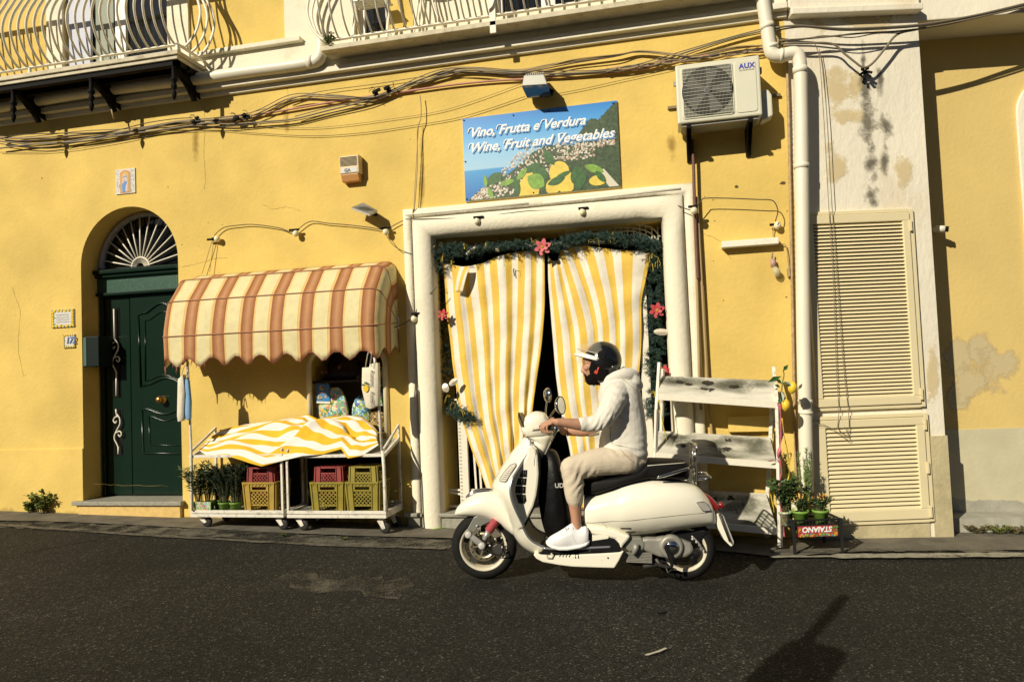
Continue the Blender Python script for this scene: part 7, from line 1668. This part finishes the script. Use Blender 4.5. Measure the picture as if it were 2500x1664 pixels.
# legs
HP=S(1528,1118,.10); KN=S(1392,1138,.17); AN=S(1409,1292,.19)
for s_,(h_,k_2,a_) in ((1,(HP,KN,AN)),(-1,(S(1528,1118,-.10),S(1396,1140,-.17),S(1412,1292,-.19)))):
    capsule(mb,[h_,h_.lerp(k_2,.5),k_2],[.08,.07,.052]); capsule(mb,[k_2,k_2.lerp(a_,.35),k_2.lerp(a_,.75),a_],[.05,.050,.037,.034])
    ft=a_+Vector((0,0,-.06)); capsule(mb,[a_,ft+SA*.02,ft+SA*.12+Vector((0,0,-.02))],[.034,.036,.026])
# hands closed on the grips
def hand(wr,g0,g1,s_,kp):
    # wr wrist, g0 outer grip end, g1 inner grip end ; fingers spread from outer to inner
    ax=(g1-g0).normalized(); gc=(g0+g1)/2
    kn=[]
    for k in range(4):
        t=.20+.20*k; gp=g0.lerp(g1,t); 
        up_=Vector((0,0,1)); fwd=SA
        kn.append((gp+up_*.026+fwd*(.030+(.004,-.001,.002,.006)[k] if True else 0),gp))
    # palm: flattened shape between wrist and knuckles
    R=[]
    for t,wd,th in ((0,.026,.024),(.3,.031,.022),(.65,.040,.020),(1,.043,.016)):
        c=wr.lerp((kn[0][0]+kn[3][0])/2-fwd*.006,t)+Vector((0,0,.012*math.sin(math.pi*t))); lat=ax
        nn=((kn[1][0]-wr).normalized()).cross(lat).normalized()
        R.append([c+lat*wd*sg_(math.cos(a),.85)+nn*th*sg_(math.sin(a),.85) for a in [2*math.pi*i/20 for i in range(20)]])
    mb.rings(R)
    ln=(.9,1.0,1.05,.97)
    for k,(kp_,gp) in enumerate(kn):
        L=ln[k]; o=gp
        p1=kp_; p2=o+SA*(.050*L)+Vector((0,0,.004)); p3=o+SA*(.040*L)+Vector((0,0,-.026)); p4=o+SA*(.014)+Vector((0,0,-.032))
        j=Vector((0,0,-.002*k))
        if k==1: p2+=SA*.004; 
        mb.tube([p1-SA*.012+Vector((0,0,.002)),p1+SA*.004,p1.lerp(p2,.6)+Vector((0,0,.004)),p2+j,p2.lerp(p3,.5)+SA*.003,p3+j,p3.lerp(p4,.6)],[.0105,.0112,.0098,.0098,.0088,.0088,.0078],12,round_=True)
    # thumb: leaves the inner side of the palm and goes under the grip
    b0=wr.lerp(kn[3][0],.35)+ax*.022; b1=g0.lerp(g1,.86)-SA*.012+Vector((0,0,-.012)); b2=g0.lerp(g1,.80)+SA*.018+Vector((0,0,-.026))
    mb.tube([b0,b0.lerp(b1,.55)+ax*.008,b1,b1.lerp(b2,.6),b2],[.014,.0135,.0125,.011,.009],12,round_=True)
G0=gr.lerp(ge,.86); G1=gr.lerp(ge,.10)
G0=ge.lerp(gr,.10); G1=ge.lerp(gr,.95)
hand(WR,G0,G1,1,None)
mirp=lambda p: p-SL*2*((p-RCp).dot(SL))
hand(WR2,mirp(G0),mirp(G1),-1,None)
def facepaint(me):
    pass
rd=remesh(mb,'person',[SKIN],.0042,None,3)
tag(rd,'bearded man in cream hoodie, beige trousers and black open helmet riding the ivory scooter','person')
# eyes
EY=mat('eye_white',(.6,.56,.5),.2); IR=mat('eye_dark',(.02,.012,.008),.1)
for s_ in (1,-1):
    c=q4(436,437)+SL*.032*s_
    b=MB(); b.ell(c,(.0112,.0112,.0095)); e_=b.build('eye',EY,rd,smooth=True)
    b=MB(); b.ell(c+SA*.0072+SL*.003*s_,(.0058,.0062,.0058)); b.build('iris',IR,e_,smooth=True)
    b=MB(); b.tube(cr([q4(411,414)+SL*.014*s_,q4(409,408)+SL*.030*s_,q4(430,412)+SL*.052*s_],4),[.0028,.003,.0034,.0038,.004,.0038,.003,.0024,.0015],6); b.build('eyebrow',HAIR,rd,smooth=True)
    b=MB(); b.tube(cr([q4(416,433)+SL*.022*s_,q4(416,428)+SL*.033*s_,q4(430,434)+SL*.046*s_],4),.0012,6); b.build('eyelid',mat('eyelid_skin',(.30,.14,.08),.6),rd,smooth=True)
# beard: shell over the jaw
def disp(me,amp,fr,amp2=0,fr2=0,stretch=Vector((1,1,1))):
    NN=[v.normal.copy() for v in me.vertices]
    for v,n in zip(me.vertices,NN):
        p=v.co
        d=amp*mnoise.noise(Vector((p.x*stretch.x,p.y*stretch.y,p.z*stretch.z))*fr)
        if amp2: d+=amp2*(1-2*abs(mnoise.noise(Vector((p.x*stretch.x,p.y*stretch.y,p.z*stretch.z))*fr2+Vector((7,3,1)))))
        v.co=p+n*d
    me.update()
mb=MB()
R_=[]
for y,xf,xb,w_ in ((548,470,560,.066),(575,445,600,.066),(600,433,610,.0635),(625,434,620,.060),(648,443,628,.055),(668,456,640,.046),(684,482,630,.030)):
    a=q4(xf,y); c=q4(xb,y); m_=(a+c)/2; h=(a-c)/2
    R_.append([m_+h*sg_(math.cos(t),.85)+SL*w_*sg_(math.sin(t),.85) for t in [2*math.pi*i/30 for i in range(30)]])
mb.rings(R_)
for s_ in (1,-1):
    mb.tube([q4(416,549)+SL*.004*s_,q4(426,552)+SL*.020*s_,q4(440,575)+SL*.034*s_,q4(450,600)+SL*.044*s_],[.006,.007,.009,.012],8)
    mb.tube([q4(520,560)+SL*.064*s_,q4(545,500)+SL*.075*s_],[.014,.006],8)
mb.ell(q4(443,612),(.012,.020,.008))
remesh(mb,'beard',HAIR,.004,rd,2,fn=lambda me:disp(me,.0025,140))
# --- hoodie ---
mb=MB()
tor=[((600,1438),(1174,1560),.172),((600,1400),(1178,1500),.180),((603,1300),(1174,1380),.180),((608,1180),(1168,1250),.178),((605,1050),(1155,1100),.186),((596,930),(1135,960),.198),((586,830),(1112,840),.208),((590,750),(1085,740),.205),((605,690),(1045,660),.185),((618,655),(970,600),.130),((618,640),(880,560),.090)]
FRn=cr([q4(*a) for a,_,_ in tor],4); BKn=cr([q4(*c) for _,c,_ in tor],4); WW=cr([Vector((w_,0,0)) for _,_,w_ in tor],4)
mb.rings([ring(a,c,w_.x,2.5,36) for a,c,w_ in zip(FRn,BKn,WW)])
capsule(mb,[q4(830,760,.13),q4(790,830,.185),q4(715,985,.235),q4(640,1110,.25)],[.085,.088,.078,.064],18)
capsule(mb,[q4(650,1100,.25),q4(560,1140,.26),q4(470,1155,.265),q4(400,1150,.28)],[.064,.060,.052,.048],18)
capsule(mb,[q4(830,780,-.13),q4(790,850,-.185),q4(715,1010,-.235),q4(640,1150,-.25)],[.085,.088,.076,.062],18)
capsule(mb,[q4(650,1160,-.25),q4(570,1205,-.26),q4(480,1232,-.255)],[.060,.050,.043],18)
# hood folded down on the back
capsule(mb,[q4(640,655,.075),q4(780,585,.11),q4(930,560,.075),q4(1000,585,0),q4(930,560,-.075),q4(780,585,-.11),q4(640,655,-.075)],[.020,.036,.052,.058,.052,.036,.020],16)
capsule(mb,[q4(1010,600,.07),q4(1045,650,.05),q4(1060,690,0),q4(1045,650,-.05),q4(1010,600,-.07)],[.035,.04,.042,.04,.035],14)
capsule(mb,[q4(860,520,.05),q4(900,505,0),q4(860,520,-.05)],[.02,.026,.02],12)
def hoodf(me):
    el=q4(640,1120,.26); sh_=q4(860,890,.2)
    NN=[v.normal.copy() for v in me.vertices]
    for v,n_ in zip(me.vertices,NN):
        p=v.co; d=0
        rel=p-el; dist=rel.length
        if dist<.17 and (p-RCp).dot(SL)>.1:
            u=rel.dot(SA)*1.0+rel.z*.55; d+=.0058*(1-dist/.17)*math.sin(u*150+5*mnoise.noise(p*11))*(.6+mnoise.noise(p*17))
        rl_=p-sh_
        if rl_.length<.16: d+=.006*(1-rl_.length/.16)*math.sin((rl_.z*1.0-rl_.dot(SA)*.8)*90+4*mnoise.noise(p*9))
        t=(p.z-q4(900,1380).z)
        if t<.10: d+=.003*(.10-t)/.10*math.sin(p.z*110+3*p.x+2.5*mnoise.noise(Vector((p.x*6,p.y*6,p.z*9))))*(.5+.5*mnoise.noise(p*7))
        d+=.004*mnoise.noise(Vector((p.x*9,p.y*9,p.z*14)))+.0012*mnoise.noise(p*30)
        v.co=p+n_*d
    me.update()
hd_=remesh(mb,'hoodie',HOOD,.0062,rd,3,fn=hoodf)
TH_=bvh(hd_)
def seam(pts,conv,tree,parent,m,r=.0018,nm='seam',off=.0008):
    q=[hit(tree,*conv(*p),off) for p in pts]; q=[x for x in q if x]
    if len(q)>1: b=MB(); b.tube(cr(q,3),r,5); return b.build(nm,m,parent,smooth=True)
SMM=mat('seam_shadow',(.38,.36,.29),.9)
seam([(735,1185),(735,1250),(733,1310),(745,1360),(765,1385)],r4,TH_,hd_,SMM,.0022,'pocket_edge'); 
seam([(605,1398),(800,1400),(900,1418),(1000,1440),(1100,1462),(1170,1478)],r4,TH_,hd_,SMM,.0015,'hem_seam')
seam([(395,1078),(405,1150),(418,1222)],r4,TH_,hd_,SMM,.0012,'cuff_seam') if False else None
seam([(870,600),(940,660),(1010,720),(1080,790)],r4,TH_,hd_,SMM,.0028,'hood_edge')
seam([(790,660),(840,720),(875,800),(880,860)],r4,TH_,hd_,SMM,.0012,'shoulder_seam')
b=MB(); b.tube([q4(612,690,.02),q4(606,760,.02)],.003,6); b.build('drawstring',GREYP,hd_,smooth=True)
# --- trousers ---
mb=MB()
mb.rings([ring(a,c,w_,2.4,32) for a,c,w_ in ((q4(640,1420),q4(1150,1470),.150),(q4(660,1480),q4(1175,1560),.168),(S(1470,1115),S(1583,1125),.175),(S(1485,1150),S(1572,1148),.150))])
for s_,(h_,k_2,a_) in ((1,(S(1530,1120,.095),S(1395,1141,.17),S(1404,1234,.185))),(-1,(S(1530,1120,-.095),S(1399,1143,-.17),S(1407,1236,-.185)))):
    L0=h_.lerp(k_2,.5)+UPZ*.010
    capsule(mb,[h_,L0,k_2.lerp(h_,.18)+UPZ*.004,k_2],[.108,.098,.088,.080],22)
    capsule(mb,[k_2,k_2.lerp(a_,.35)-SA*.004,k_2.lerp(a_,.7),a_.lerp(k_2,.10),a_],[.078,.073,.064,.054,.040],22)
def trof(me):
    NN=[v.normal.copy() for v in me.vertices]
    for v,n_ in zip(me.vertices,NN):
        p=v.co; d=0
        rel=p-S(1418,1165,.17)
        if rel.length<.16: d+=.007*(1-rel.length/.16)*math.sin((rel.z*.9+rel.dot(SA)*1.1)*95+4.5*mnoise.noise(p*9))
        rel=p-S(1530,1110,.15)
        if rel.length<.17: d+=.006*(1-rel.length/.17)*math.sin((rel.z*1.1-rel.dot(SA)*.9)*80+4*mnoise.noise(p*8))
        c_=p-S(1404,1238,.185); 
        if c_.length<.075: d+=.0035*math.sin(math.atan2(c_.dot(SL),c_.dot(SA))*16)*(1-c_.length/.075)
        d+=.005*mnoise.noise(Vector((p.x*8,p.y*8,p.z*8)))+.0012*mnoise.noise(p*30)
        v.co=p+n_*d
    me.update()
tr_=remesh(mb,'trousers',TRO,.0065,rd,3,fn=trof); TT=bvh(tr_)
SM2=mat('trouser_seam',(.26,.21,.14),.9)
seam([(1512,1092),(1522,1105),(1535,1118),(1548,1128)],lambda x,y:(x,y),TT,tr_,SM2,.0022,'pocket_seam')
seam([(1381,1231),(1390,1233),(1402,1234),(1417,1231)],lambda x,y:(x,y),TT,tr_,SM2,.0012,'cuff_seam')
# --- shoes ---
for s_ in (1,-1):
    l0=.20*s_; 
    mb=MB(); secs=[(1335,1318,1330,.022),(1340,1311,1333,.034),(1350,1304,1335,.044),(1363,1297,1337,.048),(1376,1289,1337,.047),(1388,1281,1336,.043),(1397,1276,1335,.040),(1408,1283,1334,.038),(1420,1285,1332,.038),(1430,1283,1329,.036),(1437,1291,1325,.026)]
    R_=[]
    def SS(x,y): 
        p=S(x,y,.20); return p if s_>0 else mirp(p)
    T=cr([SS(x,t) for x,t,bq,w_ in secs],3); B_=cr([SS(x,bq) for x,t,bq,w_ in secs],3); Wd_=cr([Vector((w_,0,0)) for _,_,_,w_ in secs],3)
    rings=[]
    for t,q,w_ in zip(T,B_,Wd_):
        c=(t+q)/2; h=(t-q)/2; rings.append([c+h*sg_(math.cos(a),.8)+SL*w_.x*(1 if math.cos(a)<.2 else 1-.45*(math.cos(a)-.2))*sg_(math.sin(a),.9) for a in [2*math.pi*k/26 for k in range(26)]])
    mb.rings(rings); sh_o=remesh(mb,'shoe',SHOE,.0045,rd,2)
    b=MB(); P0=[]; 
    so=[(1333,1321),(1336,1318),(1350,1331),(1370,1334),(1400,1332),(1425,1326),(1438,1318),(1440,1321),(1436,1327),(1420,1333),(1400,1338),(1382,1340),(1362,1339),(1346,1334),(1337,1328)]
    R_=[]
    for x,yt,yb,w_ in ((1333,1318,1325,.018),(1337,1319,1330,.032),(1348,1326,1336,.045),(1365,1331,1340,.051),(1385,1331.5,1340.5,.047),(1400,1330,1338.5,.041),(1415,1327,1336,.040),(1430,1322,1331,.037),(1439,1317,1326,.024)):
        t,q=SS(x,yt),SS(x,yb); c=(t+q)/2; h=(t-q)/2; R_.append([c+h*sg_(math.cos(a),.5)+SL*w_*sg_(math.sin(a),.7) for a in [2*math.pi*k/24 for k in range(24)]])
    b.rings(R_); b.build('sole',SOLE,sh_o,smooth=True)
    if s_>0:
        TS=bvh(sh_o); b=MB()
        for k in range(6):
            x=1366+5*k; y=1297-3.2*k; a=hit(TS,x-1,y+2,.002); c=hit(TS,x+9,y+9,.002)
            if a and c: b.tube([a,a.lerp(c,.5)+SL*.003+UPZ*.002,c],.0022,5)
        for (dx,dy) in ((-5,-6),(5,-7),(-2,5)):
            a=hit(TS,1384,1291,.003); 
            if a: b.tube(cr([a,a+SL*.012-SA*dx*.0022-UPZ*dy*.002,a+SL*.006-SA*dx*.0012+UPZ*-.008],3),.0018,5)
        b.build('laces',mat('lace_white',(.75,.75,.72),.8),sh_o,smooth=True)
        seam([(1400,1290),(1398,1305),(1404,1320),(1412,1330)],lambda x,y:(x,y),TS,sh_o,mat('shoe_seam',(.5,.5,.48),.7),.0010)
        seam([(1358,1315),(1364,1306),(1372,1302)],lambda x,y:(x,y),TS,sh_o,MATS['shoe_seam'],.0010)
# --- bracelets ---
def bracelet(c,d,r,nm,m):
    u=d.cross(UPZ).normalized(); v=u.cross(d); b=MB()
    for k in range(20): a=2*math.pi*k/20; b.ell(c+(u*math.cos(a)+v*math.sin(a))*r,(.0042,)*3,nu=8,nv=6)
    b.build(nm,m,rd,smooth=True)
dw=(EL-WR).normalized(); bracelet(q4(165,1133,.277),(q4(230,1138,.28)-WR).normalized(),.036,'bead_bracelet',mat('steel_beads',(.32,.30,.28),.3,metal=.8))
bracelet(q4(222,1240,-.245),(EL2-WR2).normalized(),.033,'dark_bracelet',mat('dark_beads',(.05,.04,.035),.4))
# --- helmet ---
hc=q4(642,392); HR=(q4(642,392)-q4(642,166)).length; HRx=(q4(867,392)-q4(642,392)).length
HM=mat('matt_black_helmet',(.009,.0095,.011),.25,coat=.4,spec=.5); PAD=mat('helmet_padding',(.007,.0065,.006),.95,spec=.1,bump=.5,bs=120)
mb=MB(); nu,nv=64,40
V=[];hp_=[]
for j in range(nv+1):
    th=math.pi*.80*j/nv; row=[]
    for i in range(nu):
        a=2*math.pi*i/nu; d=(-SA*math.sin(th)*math.cos(a))*HRx*1.0+SL*math.sin(th)*math.sin(a)*.128+UPZ*math.cos(th)*HR
        row.append(mb.v(hc+d))
    V.append(row)
def keep(p):
    x,y=px2(p-SL*((p-RCp).dot(SL)))  # compare in side view of the rider plane
    X=(x-1340)*4.9; Y=(y-800)*4.9
    if X<515+(max(0,Y-420))*-.10 and Y>332: return False
    if Y>585: return False
    if X<660 and Y>560: return False
    # lower rear edge rises towards the back
    if X>700 and Y>575-(X-700)*.35: return False
    return True
for j in range(nv):
    for i in range(nu):
        q=[V[j][i],V[j][(i+1)%nu],V[j+1][(i+1)%nu],V[j+1][i]]
        c=sum((v.co for v in q),Vector())/4
        if keep(c): mb.bm.faces.new(q).smooth=True
for v in [v for v in mb.bm.verts if not v.link_faces]: mb.bm.verts.remove(v)
hl=mb.build('helmet',HM,rd,solid=.006)
b=MB()
for s_ in (1,-1):
    R_=[]
    for (x0,y0),(x1,y1) in (((520,365),(700,370)),((495,430),(720,430)),((476,490),(720,500)),((486,540),(700,560)),((520,590),(680,600)),((560,620),(650,630))):
        a=q4(x0,y0)+SL*.098*s_; c=q4(x1,y1)+SL*.098*s_; m_=(a+c)/2; h=(a-c)/2; R_.append([m_+h*sg_(math.cos(t),.8)+SL*.022*sg_(math.sin(t),.8) for t in [2*math.pi*k/18 for k in range(18)]])
    b.rings(R_)
b.build('helmet_lining',PAD,hl,smooth=True)
b=MB(); L_=[]
for k in range(17):
    t=math.pi*(k/16-.5); L_.append(hc+SA*(.118*math.cos(t))+SL*.120*math.sin(t)+UPZ*(-.0+.030*math.cos(t)))
b.tube(L_,.008,8); b.build('edge_trim',PAD,hl,smooth=True)
b=MB(); 
for s_ in (1,-1):
    c=q4(626,326)+SL*.126*s_; b.lathe([(.030,-.012),(.030,.004),(.026,.009),(.001,.009)],c,SL*s_,24); b.bar(c+SL*s_*.010+SA*.014-UPZ*.008,c+SL*s_*.010-SA*.014+UPZ*.008,.008,.004,tuple(SL))
b.build('visor_pivot',BPL,hl,smooth=False)
b=MB()
def peak(u,v):
    t=(u-.5)*math.pi*.9; ct=max(0,math.cos(t)); z0=q4(510,312).z-hc.z; z1=q4(310,322).z-hc.z
    base=hc+SA*.129*ct+SL*.126*math.sin(t)+UPZ*(z0+.004-.048*(1-ct)); tip=hc+SA*(.129*ct+.080*ct**.7)+SL*.124*math.sin(t)+UPZ*(z1-.060*(1-ct))
    p=base.lerp(tip,v); p.z+=.014*ct*math.sin(math.pi*v); return p
b.grid(peak,32,10); b.build('peak',mat('white_peak',(.82,.80,.70),.35),hl,solid=.007)
b=MB()
def visor(u,v):
    t=(u-.5)*math.pi*.96; ct=max(0,math.cos(t)); el=R(27+55*v); rf=1.50-.44*v**.8; r=HR*(1.04+(rf-1.04)*ct**1.3)
    return hc+SA*(ct*math.cos(el)*r)+SL*(math.sin(t)*.137*math.cos(el*.6))+UPZ*(math.sin(el)*r*(.62+.38*ct))
b.grid(visor,30,14)
VM=mat('clear_visor',(.75,.70,.55),.05,alpha=.16,spec=1); b.build('visor',VM,hl,smooth=True)
b=MB(); b.tube([visor(u/30,0) for u in range(31)],.0022,5); b.build('visor_edge',mat('visor_edge',(.6,.55,.42),.2),hl,smooth=True)
b=MB(); b.tube(cr([q4(620,480)+SL*.112,q4(600,560)+SL*.105,q4(560,650)+SL*.06,q4(540,690),q4(560,650)-SL*.06,q4(600,560)-SL*.105],5),.009,8,flat=.4,flatdir=(0,0,1)); b.build('chin_strap',PAD,hl,smooth=True)
b=MB(); c=q4(575,515)+SL*.124; b.bar(q4(592,470)+SL*.124,q4(575,512)+SL*.124,.010,.007,tuple(SL)); b.bar(q4(570,512)+SL*.124,q4(552,545)+SL*.122,.024,.008,tuple(SL)); b.build('strap_buckle',mat('red_buckle',(.60,.07,.03),.4),hl,bevel=.002)
b=MB(); b.lathe([(.006,0),(.005,.003),(.001,.004)],q4(753,465)+SL*.112,SL,10); b.lathe([(.004,0),(.004,.003),(.001,.004)],q4(570,372)+SL*.124,SL,10); b.build('rivet',SILV,hl)
# ---------------- street lamp and wire behind the viewer (their shadows fall on the road) ----------------
def back(px,py,h):  # point at height h above the road whose shadow lands at that road point
    g=onG(px,py); k=h/-SUNV.z; return g-SUNV*k
top=back(2062,1455,2.9)
sl_=thing('street_lamp','old lantern street lamp standing behind the viewer, casting its shadow on the road','street lamp',(top.x,top.y,G(top.x)))
b=MB(); b.tube([(top.x+.155,top.y-.09,G(top.x)),(top.x+.155,top.y-.09,top.z-.95)],[.06,.045],12); b.build('post',BLK,sl_,smooth=True)
b=MB(); ex_=Vector((.86,-.51,0)); ey_=Vector((.51,.86,0))
tc=top+ex_*.18
b.bar(top,top+ex_*.105+Vector((0,0,-.56)),.065,.07,tuple(ex_))
def bx3(hw,z0,z1,hd=.06): b.box8([tc+ex_*(sx*hw+.16*(-.6-z_))+ey_*sy*hd+Vector((0,0,z_)) for z_ in (z0,z1) for sx,sy in ((-1,-1),(1,-1),(1,1),(-1,1))])
bx3(.10,-.60,-.56); bx3(.150,-.66,-.60,.09); bx3(.160,-.93,-.66,.10); bx3(.12,-1.02,-.93)
b.build('lantern',BLK,sl_)
a=back(-140,1386,4.2); c=back(262,1312,4.2); d=(a-c).normalized()
b=MB(); b.tube([a+d*1.5,a.lerp(c,.5)+Vector((0,0,-.02)),c],.014,6); w_=b.build('overhead_wire',BLK,smooth=True); tag(w_,'overhead wire behind the viewer, whose shadow crosses the left of the road','wire')
# small debris on the road and pavement
for i,(px,py,s_,c_,l_) in enumerate(((1596,1590,.022,'#b9b4a2','pale torn paper strip on the road in the foreground'),(1072,1288,.028,'#7fae2a','green leaf scrap on the pavement by the scooter front wheel'),(72,1273,.02,'#15120c','dark scrap on the pavement below the wall weed'),(1610,1491,.03,'#0c0a08','dark tar spot on the road below the scooter'))):
    g=onG(px,py,.015); b=MB(); rg=random.Random(i)
    L_=[(g+Vector((x*s_*2-s_*2,y*s_,0))) for x,y in ((0,-2.2),(.5,-2),(1.2,-.6),(1.8,.4),(2.6,2.6),(2.3,2.9),(1.5,.9),(.8,-.5),(.1,-1.6))]
    if i in (2,3): L_=[g+Vector((s_*1.2*math.cos(a)*(1+.3*math.sin(3*a)),s_*.8*math.sin(a),0)) for a in [2*math.pi*k/12 for k in range(12)]]
    b.bm.faces.new([b.v(p) for p in L_]); tag(b.build('scrap',mat('scrap_%d'%i,lin(c_),.8),solid=.002,norm=False),l_,'litter')
